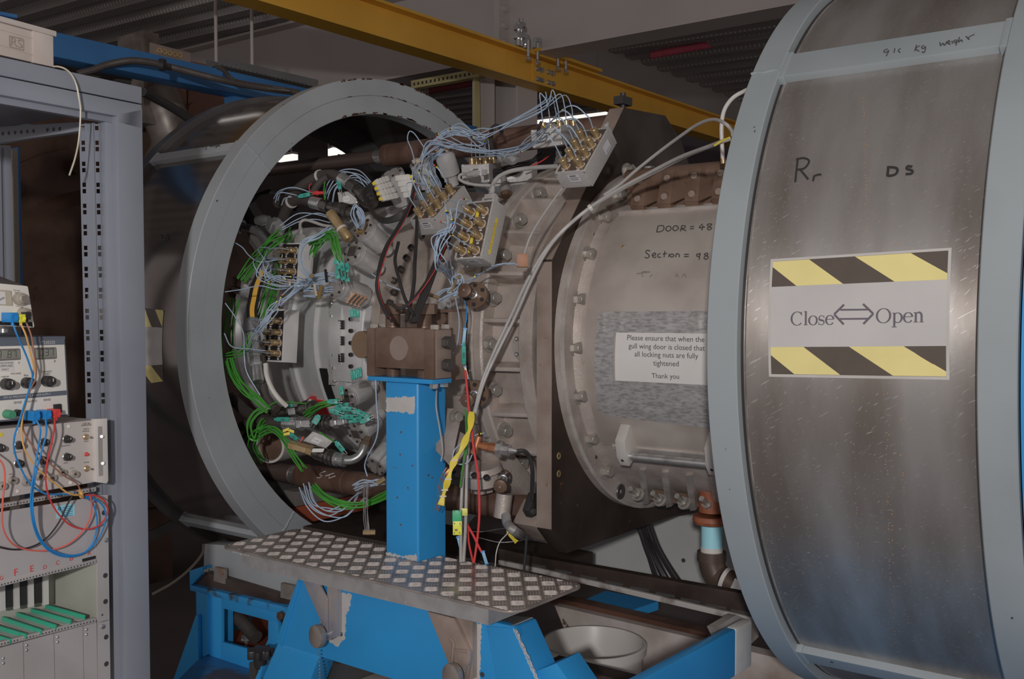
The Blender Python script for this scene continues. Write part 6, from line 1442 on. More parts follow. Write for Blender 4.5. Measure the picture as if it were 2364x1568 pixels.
A, Cc = path('668,1027,2.86 726,1043,2.82'); coupling(B(), A, Cc, [(0, .008), (.06, .0145), (.7, .0145), (.72, .013), (.8, .016), (1, .016)], 6).make('brass_body', BRASS, t)
A, Cc = path('726,1043,2.82 774,1060,2.79'); coupling(B(), A, Cc, [(0, .016), (.1, .0195), (.55, .0195), (.57, .016), (.7, .022), (.78, .022), (.8, .0185), (.86, .0185), (.88, .022), (.95, .022), (1, .016)], 24).make('black_coupling', DKCH, t)
A, Cc = path('774,1060,2.79 796,1063,2.78'); coupling(B(), A, Cc, [(0, .02), (.3, .02), (.32, .0165), (.6, .0165), (.62, .019), (1, .019)], 24).make('chrome_rings', CHROME, t)
B().tube(crom(path('794,1063,2.78 812,1062 828,1054 838,1040 842,1030,2.80'), 8), .0125, 16).make('elbow_pipe', CHROME, t)
A, Cc = path('838,1040,2.8 850,1012,2.83'); coupling(B(), A, Cc, [(0, .014), (.2, .017), (.5, .017), (.6, .013), (1, .012)], 6).make('elbow_nut', M('warm_steel', C(118, 104, 92, 2.1), .35, .6), t)
B().cbox(dep(734, 1040, 2.79), RT * .032, UP * .010 + RT * .004, FW * .001).make('paper_tag', WHITE, t)
t = thing('white_pipe_end', 'white pipe with an open brown end behind the green cables', 'pipe', dep(640, 1030, 3.25))
A, Cc = path('622,1032,3.24 676,1022,3.4'); B().lathe(A, (Cc - A).normalized(), [(0, .044), (0, .052), (.22, .052), (.22, .044)], n=32).make('pipe_wall', WHITEP, t)
B().stack(A + (Cc - A).normalized() * .02, (Cc - A).normalized(), [(0, .044), (.004, .044)], 32).make('brown_liner', BRONZE, t)
t = thing('floor_crate', 'orange and grey crate seen under the lower tie pipe', 'crate', onZ(730, 1190, .45))
A = dep(682, 1172, 3.35); u = V((.0, .34, 0)); v = V((-.3, 0, 0)); B().obox(A, u, v, V((0, 0, -.06))).make('orange_base', M('crate_orange', C(112, 58, 44, 2.6), .5), t, bev=.003)
B().obox(A + V((0, 0, .002)), u, v, V((0, 0, .05))).make('grey_lid', M('crate_grey', C(84, 80, 78, 2.6), .5), t, bev=.003)
tag(B().cyl(dep(620, 1130, 3.4), dep(720, 1155, 3.5), .05, n=20).make('dark_pipe', DARK), 'dark pipe lying under the lower tie pipe', 'pipe')
tag(B().obox(dep(700, 1215, 3.1), dep(1240, 1320, 2.95) - dep(700, 1215, 3.1), V((0, .3, 0)), V((0, 0, -.05))).make('rig_bed', M('rig_bed_steel', C(52, 46, 43, 2.6), .5, .3)), 'dark steel rig bed behind the blue column foot', 'bed')
# knurled plug, valves
t = thing('knurled_plug', 'round knurled silver plug right of the level grey scanner box', 'plug', dep(1180, 365, 2.75))
A, Cc = path('1158,360,2.83 1189,364,2.74'); B().stack(A, (Cc - A).normalized(), [(0, .015), (.012, .015), (.013, .019), (.02, .019), (.021, .017), (.03, .017), (.031, .021), (.038, .021), (.039, .0185), (.048, .0185), (.049, .022), (.075, .022), (.078, .0205), (.079, .012), (.081, .0118)], 30).make('body', CHROME, t)
for i, (p0, p1, lb) in enumerate((((1160, 395), (1168, 445), 'left'), ((1290, 350), (1292, 385), 'right'))):
    t = thing('probe_tube', f'{lb} grey probe tube with a nut standing between the scanner boxes', 'probe', dep(*p1, 2.85)); A, Cc = dep(*p0, 2.85), dep(*p1, 2.82)
    B().stack(Cc, (A - Cc).normalized(), [(0, .017), (.012, .017), (.013, .012), (.03, .012), (.031, .009), (.06, .009)], 16).make('stem', STEEL, t); B().stack(Cc, (A - Cc).normalized(), [(-.012, .016), (.0, .016)], 6).make('nut', BRONZE, t)
def valve(label, px, py, bx, by, d, fr=.034):
    p, q = dep(px, py, d), dep(bx, by, d + .06); n_ = (p - q).normalized(); t = thing('bronze_valve', label, 'valve', q)
    B().stack(p - n_ * .006, n_, [(0, .016), (.001, .0175), (.011, .0175), (.012, .016)], 28).make('knob', BRONZE, t); B().cyl(p + n_ * .006, p + n_ * .009, .003, n=8).make('spindle', CHROME, t)
    B().stack(q, n_, [(0, .012), (.018, .012), (.019, .009), (.05, .008)], 16).make('stem', CHROME, t)
    f = B().cyl(q - n_ * .004, q + n_ * .006, fr, n=30).make('flange', BRONZE, t); u, v, _ = frame(n_)
    for k in range(6): B().sock(q + n_ * .006 + (u * math.cos(k * PI / 3) + v * math.sin(k * PI / 3)) * fr * .73, n_, .005, .005).make('flange_screw', BLACK, f)
valve('bronze valve knob above the taped probe wires', 1074, 671, 1098, 682, 2.52)
valve('bronze valve knob below the trunnion block bracket', 1079, 924, 1100, 908, 2.52)
valve('bronze valve knob under the ribbed casing near the black probe lead', 1155, 1122, 1163, 1100, 2.56, .018)
t = thing('copper_tee', 'copper tee fitting with a steel probe below the ribbed casing', 'fitting', dep(1100, 1035, 2.526))
B().cyl(dep(1094, 1046, 2.526), dep(1106, 1008, 2.526), .0085, n=16).cyl(dep(1094, 1048, 2.526), dep(1096, 1040, 2.526), .010, n=16).make('tee_run', COPPER, t)
A, Cc = path('1104,1028,2.526 1152,1036,2.505'); coupling(B(), A, Cc, [(0, .0075), (.2, .0075), (.21, .0105), (.5, .0105), (.51, .009), (.6, .0125), (1, .0125)], 6).make('tee_branch', COPPER, t)
A, Cc = path('1150,1037,2.505 1194,1042,2.483'); coupling(B(), A, Cc, [(0, .022), (.2, .022), (.22, .015), (.6, .015), (.62, .010), (.8, .008), (1, .004)], 8).make('probe_nut', CHROME, t)
t = thing('lower_plates', 'pair of grey folded plates below the cast cone beside the blue column', 'bracket', dep(1040, 1020, 2.5))
for P, d in ((((1006, 943), (1048, 943), (1066, 958), (1040, 1078), (1006, 1040)), 2.5), (((1050, 990), (1088, 1012), (1060, 1070), (1030, 1060)), 2.56)):
    B().prism([dep(x, y, d + (1078 - y) * .0011) for x, y in P], FW * .006).make('plate', CAST, t, bev=.001)
p = dep(1051, 962, 2.49 + (1078 - 962) * .0011); B().hexa(p, (-FW + RT * .8).normalized(), .014, .014, wash=.018).make('bolt', BOLT, t)
t = thing('outlet_boss', 'machined outlet boss with a hex collar under the cone casing', 'fitting', dep(1110, 1130, 2.6))
B().stack(dep(1110, 1075, 2.62), V((0, .2, -1)), [(0, .05), (.015, .055), (.022, .045), (.05, .045)], 30).make('flange', CAST, t); B().stack(dep(1112, 1112, 2.74), V((0, .2, -1)), [(0, .034), (.026, .034)], 6).make('hex_collar', CAST, t)
for x, y in ((1050, 1096), (1096, 1100), (1124, 1105)): B().sock(dep(x, y, 2.54), V((0, -.6, .8)), .008, .008).make('cap_screw', BLACK, t)
t = thing('lower_shell', 'cast lower bracket between the ribbed casing and the dark plate corner', 'bracket', dep(1180, 1100, 2.5))
B().prism([onX(x, y, -1.66) for x, y in ((1090, 1040), (1130, 1030), (1200, 1120), (1232, 1180), (1225, 1200))], V((.05, .02, 0))).make('web', CAST, t, bev=.003)
B().cyl(dep(1165, 1140, 2.66), dep(1158, 1195, 2.66), .022, n=20).make('pipe_stub', CAST, t)

# ================================================================ cables and tubes
def strands(name, label, group, spec, n, spread, r, m, cat='cable', wob=.35, flat=None, sp2=None, res=6, sides=7):
    """n separate cables following one route side by side"""
    P = path(spec); k = len(P); out = []
    for i in range(n):
        a = 2 * PI * (i / max(1, n)) + RND.uniform(-.4, .4); rr_ = spread * (math.sqrt((i + .5) / n)) if n > 1 else 0; Q = []
        for j, p in enumerate(P):
            t_ = (P[min(j + 1, k - 1)] - P[max(j - 1, 0)]).normalized(); u, v, _ = frame(t_, FW)
            s = 1 if sp2 is None else 1 + (sp2 - 1) * j / (k - 1); aa = a + j * .25
            off = (u * math.cos(aa) * .6 + v * math.sin(aa)) * rr_ * s + (u * RND.uniform(-.5, .5) + v * RND.uniform(-1, 1)) * spread * wob * (.3 if j in (0, k - 1) else 1) * s
            Q.append(p + off)
        o = B().tube(crom(Q, res), r, sides).make(name, m); tag(o, label, cat, group if n > 1 else None); out.append(o)
    return out
BAND = [M('band_yellow', C(216, 178, 58, 2), .5), M('band_red', C(190, 70, 60, 2), .5), M('band_black', (.03, .03, .03), .5), M('band_orange', C(214, 120, 58, 2), .5), M('band_blue', C(70, 110, 180, 2), .5)]
def bands(o_pts, f, par, r=.0021):
    k = int(f * (len(o_pts) - 3)); d = (o_pts[k + 1] - o_pts[k]).normalized()
    c = [BAND[0], BAND[2], RND.choice(BAND[1:])]
    for i in range(3): B().cyl(o_pts[k] + d * (i * .0042), o_pts[k] + d * (i * .0042 + .0038), r, n=8).make('marker_sleeve', c[i], par)
def tubes(tips, label, group, mids, end, r=.00155, lift=.045, js=.012, je=.006, mark=.5, order=None):
    """pale tubes from the fittings, through the way points, to the end point"""
    W_ = [dep(*map(float, q.split(','))) for q in mids.split()]; E = dep(*map(float, end.split(',')))
    for i, (p, d) in enumerate(tips):
        Q = [p - d * .012, p + d * lift * RND.uniform(.35, .6), ]
        nx = W_[0]; Q.append(p + d * lift * RND.uniform(.85, 1.3) + (nx - p) * RND.uniform(.16, .24))
        J = lambda s: V((RND.gauss(0, s), RND.gauss(0, s * .6), RND.gauss(0, s)))
        Q += [w + J(js) for w in W_] + [E + J(je)]
        C_ = crom(Q, 7)
        t = thing('pneumatic_tube', label, 'tube', p, group)
        B().tube(C_, r, 7).make('tube', TUBE, t)
        if RND.random() < .8: bands(C_, mark + RND.uniform(-.12, .12), t)
# S1 -> canister I
tubes(T1, 'pale blue plastic tube arching from the large scanner box below the yellow beam', 'tubes of the large scanner box', '1240,325,2.62 1170,352,2.75 1090,342,2.85 1030,332,2.92 990,340,2.95', '972,372,2.97', lift=.05, js=.010, mark=.35)
tubes(T5, 'pale blue plastic tube arching high from the farthest up scanner box', 'tubes of the farthest up scanner box', '1255,248,2.78 1190,280,2.85 1135,305,2.9 1100,311,2.92 1050,300,2.95 1012,318,2.98', '1024,352,2.98', lift=.05, js=.007, mark=.8)
tubes(T4, 'pale blue plastic tube curving left from the level scanner box', 'tubes of the level scanner box', '1110,335,2.95 1070,305,2.95 1030,308,2.97 1008,325,2.99', '1020,354,2.98', lift=.05, js=.009, mark=.3)
tubes(T3, 'pale blue plastic tube rising from the tilted plain scanner box', 'tubes of the tilted scanner box', '1010,430,2.75 995,395,2.85 1000,365,2.95', '1022,352,2.97', lift=.05, js=.009, mark=.4)
tubes(T2, 'pale blue plastic tube hanging left from the scanner box with yellow tape', 'tubes of the scanner box with yellow tape', '1040,525,2.42 1012,560,2.43 1014,605,2.42 1040,640,2.58', '1052,655,2.58', lift=.05, js=.010, mark=.3)
tubes(T6, 'pale blue plastic tube bowing left from the upper black faced scanner box', 'tubes of the upper black faced scanner box', '612,610,2.85 612,640,2.82 640,655,2.8 690,652,2.8', '724,648,2.86', lift=.05, js=.012, mark=.75)
tubes(T7, 'pale blue plastic tube sweeping up from the lower black faced scanner box', 'tubes of the lower black faced scanner box', '600,760,2.82 630,715,2.8 660,685,2.79 690,660,2.8', '724,648,2.86', lift=.035, js=.009, mark=.7)
def single(label, spec, m, r=.0016, name='pneumatic_tube', cat='tube', band=None, res=8, sides=8):
    P = crom(path(spec), res)
    if band is None: return tag(B().tube(P, r, sides).make(name, m), label, cat)
    t = thing(name, label, cat, P[0]); B().tube(P, r, sides).make('tube', m, t)
    for f in band: bands(P, f, t, r + .0008)
    return t
single('pale tube looping up alone beside the canister crowned with tubes', '958,375,2.98 950,345,2.97 941,322,2.96 945,304,2.96 956,308,2.96 972,330,2.96 985,350,2.97', TUBE)
single('pale tube running down left of the blue column', '867,878,2.55 869,930,2.55 873,985,2.55 866,1020,2.56 850,1050,2.58 842,1075,2.6 848,1100,2.6', TUBE)
single('pale tube looping right of the blue column', '1118,1000,2.537 1098,1005,2.526 1070,1020,2.515 1049,1040,2.505 1046,1062,2.505 1060,1072,2.505 1080,1068,2.505 1090,1050,2.515', TUBE, band=(.06,))
single('pale tube dropping past the trunnion block to the platform side', '1032,560,2.4 1046,640,2.558 1052,690,2.548 1060,740,2.537 1056,790,2.537 1043,820,2.558', TUBE)
single('pale tube crossing from the scanner box with yellow tape to the amber block', '1052,660,2.58 1090,642,2.526 1130,622,2.505 1165,610,2.32 1195,611,2.33', TUBE, band=(.3,))
single('second pale tube crossing just below towards the amber block', '1060,672,2.58 1100,640,2.515 1140,614,2.32 1180,608,2.32 1196,612,2.33', TUBE, band=(.4,))
single('pale tube running left out of the ring opening across the striped hose', '520,674,2.9 560,668,2.85 600,660,2.82 640,668,2.82 680,662,2.82', TUBE)
single('pale tube slanting down in the dark left part of the ring opening', '520,700,2.95 545,735,2.95 562,770,2.92 564,820,2.9 570,860,2.9 600,912,2.9', TUBE)
single('pale tube reaching the lowest brass cap of the lower scanner box', '518,770,2.92 535,800,2.9 580,806,2.85 612,810,2.82', TUBE)
single('pale tube slanting down over the diffuser casing', '858,632,2.62 890,655,2.6 930,672,2.58', TUBE)
single('pale tube in the upper left of the ring opening', '542,560,3.0 560,572,2.98 575,590,2.95 600,605,2.9 640,600,2.86', TUBE)
strands('pneumatic_tube', 'pale blue plastic tube in the loop hanging below the lower tie pipe', 'tubes looping below the lower tie pipe', '705,1120,2.72 722,1160,2.68 755,1182,2.66 790,1180,2.66 815,1160,2.68 832,1140,2.72', 6, .022, .0017, TUBE, 'tube')
strands('pneumatic_tube', 'pale blue plastic tube in the small tied bundle on the lower tie pipe', 'tied tube bundle on the lower tie pipe', '818,1124,2.66 840,1116,2.64 858,1112,2.64 870,1112,2.63 888,1110,2.64', 7, .012, .0016, TUBE, 'tube')
strands('pneumatic_tube', 'pale blue plastic tube arching behind the upper hose coupling', 'tubes behind the upper hose coupling', '755,465,3.05 765,430,3.03 790,405,3.03 825,402,3.03 855,425,3.0 868,445,2.98', 6, .020, .0016, TUBE, 'tube')
strands('pneumatic_tube', 'pale blue plastic tube looping left of the teal and red clips', 'tubes left of the red clip', '640,465,3.1 650,445,3.08 680,438,3.06 715,448,3.05 735,452,3.04', 4, .02, .0016, TUBE, 'tube')
strands('pneumatic_tube', 'pale blue plastic tube arching over the brass cylinder top', 'tubes over the brass cylinder', '650,525,3.0 690,500,2.98 730,495,2.95 765,505,2.92', 3, .014, .0016, TUBE, 'tube')
strands('pneumatic_tube', 'pale tube looping into the gold connector of a canister', 'tubes at the gold connector', '830,525,2.82 818,495,2.80 822,478,2.8 834,490,2.8 840,512,2.8 834,526,2.82', 6, .013, .0015, TUBE, 'tube')
strands('pneumatic_tube', 'pale tube passing from the window canister side to the upper pale scanner box', 'tubes between canister and upper scanner', '764,525,2.85 735,545,2.83 705,560,2.82 694,590,2.8 700,620,2.8 722,645,2.82', 5, .008, .0016, TUBE, 'tube')
strands('pneumatic_tube', 'pale tube in the flat row entering the canister with four side connectors', 'tube row at the four connector canister', '722,645,2.86 745,640,2.86 765,636,2.86 778,640,2.87', 8, .018, .0017, TUBE, 'tube', wob=.15)
strands('pneumatic_tube', 'pale tube in the lower flat row entering the canister with four side connectors', 'lower tube row at the four connector canister', '700,672,2.84 725,672,2.85 748,670,2.86 768,668,2.87', 8, .018, .0017, TUBE, 'tube', wob=.15)
strands('pneumatic_tube', 'pale tube fanning from the canister crown toward the plain scanner box', 'tubes below the crowned canister', '968,380,2.95 960,400,2.93 958,420,2.9 970,450,2.8 985,480,2.7', 5, .012, .0015, TUBE, 'tube')
strands('pneumatic_tube', 'pale tube tangled between the two gold strip connectors', 'tangled tubes above the bronze valve', '1010,688,2.558 1030,676,2.548 1050,665,2.537 1052,645,2.537 1062,640,2.526 1068,655,2.526 1045,680,2.537 1066,662,2.537', 6, .014, .0014, TUBE, 'tube')
# strip connectors on tubes
def strip_conn(label, a, c, d, w_, m, th=.006):
    A, Cc = dep(*a, d), dep(*c, d); u = (Cc - A).normalized(); s = u.cross(FW).normalized(); t = thing('strip_connector', label, 'connector', A)
    s = (s * .8 + FW * .6).normalized(); B().obox(A - s * w_ / 2, Cc - A, s * w_, u.cross(s) * th).make('body', m, t, bev=.0008); b = B(); L = (Cc - A).length
    for k in range(7): b.obox(A + u * L * (.08 + k * .13) + s * w_ * .5, u * .0012, s * .006, FW * .0012)
    q = b.make('pins', CHROME, t); q['kind'] = 'stuff'
strip_conn('upright black strip connector between tubes and the four connector canister', (750, 622), (753, 652), 2.84, .006, BLACKP)
strip_conn('cream strip connector beside the canister with four side connectors', (724, 656), (729, 684), 2.82, .006, M('header_cream', (1, 1, 1)))
strip_conn('olive brown strip connector beside the cream one', (741, 660), (734, 690), 2.83, .009, M('olive_connector', C(126, 104, 68, 2.1), .4, .3))
strip_conn('small gold strip connector on the face of the upper pale scanner box', (715, 636), (722, 642), 2.78, .010, BRASS)
strip_conn('gold strip connector lying left of the bronze valve', (986, 680), (1012, 690), 2.54, .007, BRASS)
strip_conn('gold strip connector standing in the tangled tubes', (1045, 675), (1056, 645), 2.53, .005, BRASS)
strip_conn('gold strip connector upper end of the tangled tubes', (1060, 644), (1072, 628), 2.53, .005, BRASS)
strip_conn('gold strip connector hanging left of the blue column', (838, 1231), (867, 1231), 2.58, .011, BRASS)
strip_conn('gold strip connector at the end of the tied tube bundle', (872, 1118), (890, 1106), 2.62, .012, BRASS)
strands('thin_wire', 'thin silvery wire hanging to the gold connector left of the blue column', 'wires of the hanging gold connector', '846,1115,2.6 845,1150,2.6 846,1190,2.59 850,1228,2.58', 6, .008, .0008, CHROME, 'wire', wob=.3)
# green thermocouple cable
def greens(label, group, spec, n, spread, wob=.3, r=.0021, sp2=None): return strands('green_cable', label, group, spec, n, spread, r, GREEN, 'cable', wob, sp2=sp2)
greens('green cable falling behind the grey plug of the upper pale scanner box', 'green cables behind the upper pale scanner', '668,535,3.1 655,560,3.14 640,600,3.16 634,640,3.16 622,690,3.12 606,740,3.08', 9, .026)
greens('green cable fanning out at the top left of the ring opening', 'green cables top left', '652,545,3.05 625,565,3.06 600,590,3.08 580,615,3.1 560,650,3.1', 8, .024)
greens('green cable hanging between the brass cylinder and the window canister', 'green cables by the brass cylinder', '712,556,2.88 745,545,2.85 768,545,2.82 778,570,2.8 786,600,2.8 790,628,2.8', 8, .015)
greens('green cable dropping beside the upper pale scanner box', 'green cables right of the upper pale scanner', '775,540,2.85 755,545,2.88 738,558,2.9 728,575,2.92 722,590,2.93', 6, .016)
greens('green cable in the dark left edge of the ring opening', 'green cables at the left edge', '545,690,3.2 532,740,3.2 528,800,3.18 535,850,3.15 560,890,3.1', 6, .022)
greens('green cable sweeping down toward the lower hoses', 'green cables above the lower hoses', '530,830,3.0 545,868,2.98 570,900,2.96 598,926,2.95 622,948,2.95', 7, .014)
greens('green cable crossing left behind the striped hose fittings', 'green cables behind the hose fittings', '520,822,3.02 548,815,3.0 570,800,2.98 582,770,2.98', 4, .010)
greens('green cable descending in front of the white pipe end', 'green cables by the white pipe', '600,1000,3.0 618,988,2.96 640,993,2.92 660,1018,2.88 680,1048,2.84 702,1082,2.8', 7, .013)
greens('green cable hanging in a loop left of the white pipe end', 'green loop left of the white pipe', '618,990,2.98 596,1000,3.0 586,1025,3.05 590,1050,3.1 604,1065,3.15', 6, .02)
greens('green cable looping under the lower hoses', 'green loop under the lower hoses', '610,945,2.98 590,955,2.98 577,980,2.98 580,1010,3.0 592,1012,3.0 598,985,3.0 606,968,2.98', 4, .01)
greens('green cable in the arc below the lower tie pipe', 'green arc below the tie pipe', '725,1122,2.72 752,1146,2.68 790,1162,2.66 830,1165,2.66 868,1155,2.68 905,1135,2.72', 7, .014)
greens('green cable leading into the cluster of teal plugs', 'green cables of the teal cluster', '705,958,2.88 722,945,2.84 740,935,2.8 760,930,2.78 782,925,2.76', 7, .012)
single('single green cable curving over the lower front hose', '610,945,2.95 640,928,2.93 680,930,2.9 708,932,2.88', GREEN, .002, 'green_cable', 'cable')
single('single green cable to the teal plug on the tilted lower scanner box', '738,998,2.84 755,1010,2.82 772,1020,2.8', GREEN, .002, 'green_cable', 'cable')
single('green and yellow wire falling beside the yellow sleeve', '1074,945,2.505 1076,985,2.483 1075,1030,2.472 1068,1080,2.472 1062,1125,2.472', GREEN, .0018, 'green_wire', 'wire')
single('thin green wire beside the grey cables', '1078,948,2.515 1079,1000,2.494 1077,1050,2.483', GREEN, .0014, 'green_wire', 'wire')
single('arched green cable under the upper coupled hose', '750,420,3.0 748,440,2.98 750,462,2.97', GREEN, .002, 'green_cable', 'cable')
# teal thermocouple plugs
def teal(label, x, y, d, a, group=None, L=.024, w_=.013, h=.006, tagm=True):
    p = dep(x, y, d); u = (RT * math.cos(rad(a)) - UP * math.sin(rad(a)) + FW * RND.uniform(-.3, .3)).normalized(); s = u.cross(FW + UP * RND.uniform(-.4, .4)).normalized(); n_ = u.cross(s).normalized()
    if n_.dot(FW) > 0: n_ = -n_
    t = thing('thermocouple_plug', label, 'plug', p, group)
    B().cbox(p, u * L, s * w_, n_ * h).make('shell', TEAL, t, bev=.0012); B().cbox(p - u * L * .58, u * L * .2, s * w_ * .6, n_ * h * .8).make('strain_relief', TEAL, t, bev=.0008)
    for k in (-.25, .25): B().cyl(p + u * L * .5 + s * w_ * k, p + u * (L * .5 + .012) + s * w_ * k, .0011, n=6).make('pin', CHROME, t)
    if tagm: B().cbox(p + n_ * (h / 2 + .0002), u * L * .3, s * w_ * .5, n_ * .0003).make('plug_window', M('plug_window_dark', C(56, 96, 92, 2), .4), t)
for k in range(16):
    f = k / 15; teal('small teal plug in the cluster above the lower hose couplings', 772 + (k % 8) * 10.5 + RND.uniform(-3, 3), 930 + (k // 8) * 16 + (k % 8) * 4 + RND.uniform(-5, 5), 2.74 + RND.uniform(-.03, .03), RND.uniform(-60, 70), 'teal plugs above the lower hoses')
for k in range(6): teal('small teal plug ending the green cables beside the window canister', 779 + (k % 3) * 11, 612 + (k // 3) * 22 + (k % 3) * 4, 2.78 + RND.uniform(-.02, .02), 80 + RND.uniform(-12, 12), 'teal plugs beside the window canister')
for k in range(5): teal('teal plug in the neat row at the corner of the flat sensor panel', 813 + k * 5, 867 - k * 1.5, 2.66, 85, 'teal plug row at the sensor panel', .022, .006, .010, False)
for k in range(3): teal('teal plug in the short row at the upper corner of the sensor panel', 812 + k * 7, 724 + k * .6, 2.66, 88, 'upper teal plug row at the sensor panel', .018, .008, .008, False)
teal('teal plug under a black tie on the front lower hose', 653, 968, 2.9, 0, None, .036, .012); teal('teal plug hanging on the front lower coupling', 730, 970, 2.84, 120, None, .024, .018); teal('teal plug on top of the rear lower coupling', 670, 936, 2.9, 0, None, .016, .008)
teal('teal plug on the tilted lower scanner box', 785, 1032, 2.8, 50, None, .03, .014); teal('teal plug beside the yellow tags under the lower hose', 678, 1008, 2.86, 40, None, .026, .012); teal('teal plug left of the red clip', 704, 451, 3.0, -10, None, .032, .012); teal('teal plug hanging above the small grey scanner box end', 783, 428, 2.98, 75, None, .026, .011); teal('teal plug just above the brown pivot pin', 788, 903, 2.7, 80, None, .02, .012)
t = thing('crocodile_clip', 'red insulated clip lead behind the upper hoses', 'clip', dep(735, 445, 3.0)); A, Cc = path('722,446,3.0 752,445,2.98'); B().stack(A, (Cc - A).normalized(), [(0, .003), (.006, .006), (.018, .0075), (.02, .005), (.04, .0045)], 12).make('sleeve', RED, t); B().tube(crom(path('722,446,3.0 715,440 714,430 718,424,3.02')), .0016, 8).make('wire', RED, t)
for k, (x, y, a) in enumerate(((662, 1002, 10), (672, 995, -20), (660, 993, 20))):
    p = dep(x, y, 2.85); tag(B().cbox(p, (RT * math.cos(rad(a)) + UP * math.sin(rad(a))) * .018, UP * .008, FW * .003).make('yellow_tag', YEL, bev=.0006), 'yellow tag tied under the front lower hose', 'tag', 'yellow tags under the lower hose')
t = thing('red_tag', 'small red tag wire hanging below the teal plugs', 'tag', dep(695, 1015, 2.84)); B().cbox(dep(697, 1014, 2.84), RT * .008 + UP * .012, UP * .006, FW * .002).make('tag', RED, t)
# black cables
def black(label, spec, r=.0042, red=False):
    P = crom(path(spec), 8); t = thing('black_cable', label, 'cable', P[0]); B().tube(P, r, 10).make('sheath', BLACK, t)
    if red: B().tube([p - FW * (r * .35) + RT * (r * .75) for p in P], r * .35, 6).make('red_core', RED, t)
    return t
black('black cable with a red wire curving left round the trunnion block top', '958,425,2.85 950,465,2.75 925,520,2.6 895,570,2.52 878,620,2.46 870,660,2.44 880,700,2.42 898,735,2.4', .0046, True)
black('black cable just inside the one with a red wire', '955,430,2.86 946,470,2.76 920,522,2.62 890,572,2.54 874,625,2.48 873,668,2.45 888,712,2.42 905,742,2.4')
black('black cable dropping nearly straight behind the left jack bolt', '963,480,2.7 962,540,2.6 958,600,2.5 956,650,2.46 948,700,2.43 938,742,2.4', .0046)
black('black cable running from the plain scanner box down to the block', '920,560,2.56 912,600,2.5 920,640,2.46 935,690,2.43 955,728,2.4', .0042)
black('black cable with a red wire joining from the right', '1045,510,2.62 1028,560,2.54 1008,610,2.48 985,650,2.45 955,690,2.42 925,712,2.41 900,700,2.42', .0044, True)
for k in range(4): tag(black('x', f'{1026 + k * 4},{540 + k * 3},{2.58} {1006 + k * 3},600,2.5 {985 + k * 4},650,2.46 {966 + k * 4},700,2.43 {950 + k * 3},745,2.4', .0044), 'black cable in the thick bundle right of the jack bolts', 'cable', 'black cables right of the jack bolts')
for k in range(5):
    o = tag(B().tube(crom(path(f'{955 + k},{470 + k * 4},2.82 {925 + k},{492 + k * 3},2.8 {890 - k * 2},{505 + k * 2},2.82 {862 - k * 3},{490 - k * 3},2.88 {850 - k * 3},{460 - k * 4},2.92 {862 - k},{430 - k * 2},2.95'), 8), .0036, 8).make('black_cable', BLACK), 'black cable looping under the canister between the white plugs', 'cable', 'black cables looping under the canister')
for k in range(4): tag(B().tube(crom(path(f'{1000 + k * 6},455,2.95 {1040 + k * 9},440,2.95 {1090 + k * 8},{420 - k * 6},2.98 {1190 + k * 9},{400 - k * 9},3.0 {1250 + k * 8},{350 + k * 3},3.0'), 8), .004, 8).make('black_cable', BLACK), 'black cable lying among the upper scanner boxes', 'cable', 'black cables among the scanner boxes')
single('red wire lying among the upper scanner boxes', '1210,390,2.9 1245,375,2.88 1268,360,2.86', RED, .0018, 'red_wire', 'wire')
single('black looped cable standing above the upper tie pipe', '1150,365,2.95 1136,340,2.93 1133,305,2.93 1142,291,2.93 1156,295,2.93 1158,310,2.93', BLACK, .0055, 'black_cable', 'cable')
for k in range(3): tag(B().tube(crom(path(f'{560 + k * 8},470,3.3 {600 + k * 10},{448 - k * 4},3.25 {660},{452 + k * 9},3.2 {700 + k * 6},{500 + k * 4},3.1'), 8), .0045, 8).make('black_cable', BLACK), 'black cable in the dark upper left of the ring opening', 'cable', 'black cables upper left in the ring')
single('black probe cable curving over the hex nut to the dark plate', '1193,1042,2.483 1210,1042,2.483 1222,1055,2.494 1229,1085,2.505 1229,1120,2.526 1227,1155,2.548', BLACK, .0055, 'probe_cable', 'cable')
single('black cable hanging below the pipe bracket', '1216,1235,2.58 1213,1280,2.58 1209,1325,2.58', BLACK, .0035, 'black_cable', 'cable')
t = thing('pipe_clamp', 'black clamp holding the lower tie pipe at the dark plate', 'clamp', onX(1232, 1170, -1.50)); B().prism([onX(x, y, -1.50) for x, y in ((1220, 1180), (1234, 1138), (1244, 1142), (1240, 1190), (1228, 1196))], XAX * -.02).make('clamp_body', BLACK, t, bev=.003); p = onX(1228, 1181, -1.50); B().sock(p, XAX, .008, .008).make('clamp_screw', DARK, t)
# grey cables in front of the plate
def grey(label, spec, r=.0036, m=GCAB, ties=()):
    P = crom(path(spec), 10); t = thing('grey_cable', label, 'cable', P[0]); B().tube(P, r, 10).make('sheath', m, t)
    for f in ties:
        k = int(f * (len(P) - 2)); d = (P[k + 1] - P[k]).normalized(); B().lathe(P[k], d, [(-.004, r + .0005), (-.004, r + .005), (.004, r + .005), (.004, r + .0005)], n=16).make('white_tie', WHITEP, t)
G1 = '1775,318,2.7 1715,318,2.2 1682,322,2.08 1640,338,2.15 1580,362,2.28 1510,398,2.38 1440,434,2.44 1370,475,2.47 1305,528,2.48 1262,580,2.485 1225,650,2.50 1190,730,2.52 1150,810,2.53 1118,880,2.53 1098,950,2.53 1084,1010,2.53 1078,1080,2.52 1076,1160,2.51 1074,1230,2.48 1070,1298,2.45'
grey('grey cable sweeping from the right drum down past the ribbed casing, right of two', G1, .0042, ties=(.38, .8))
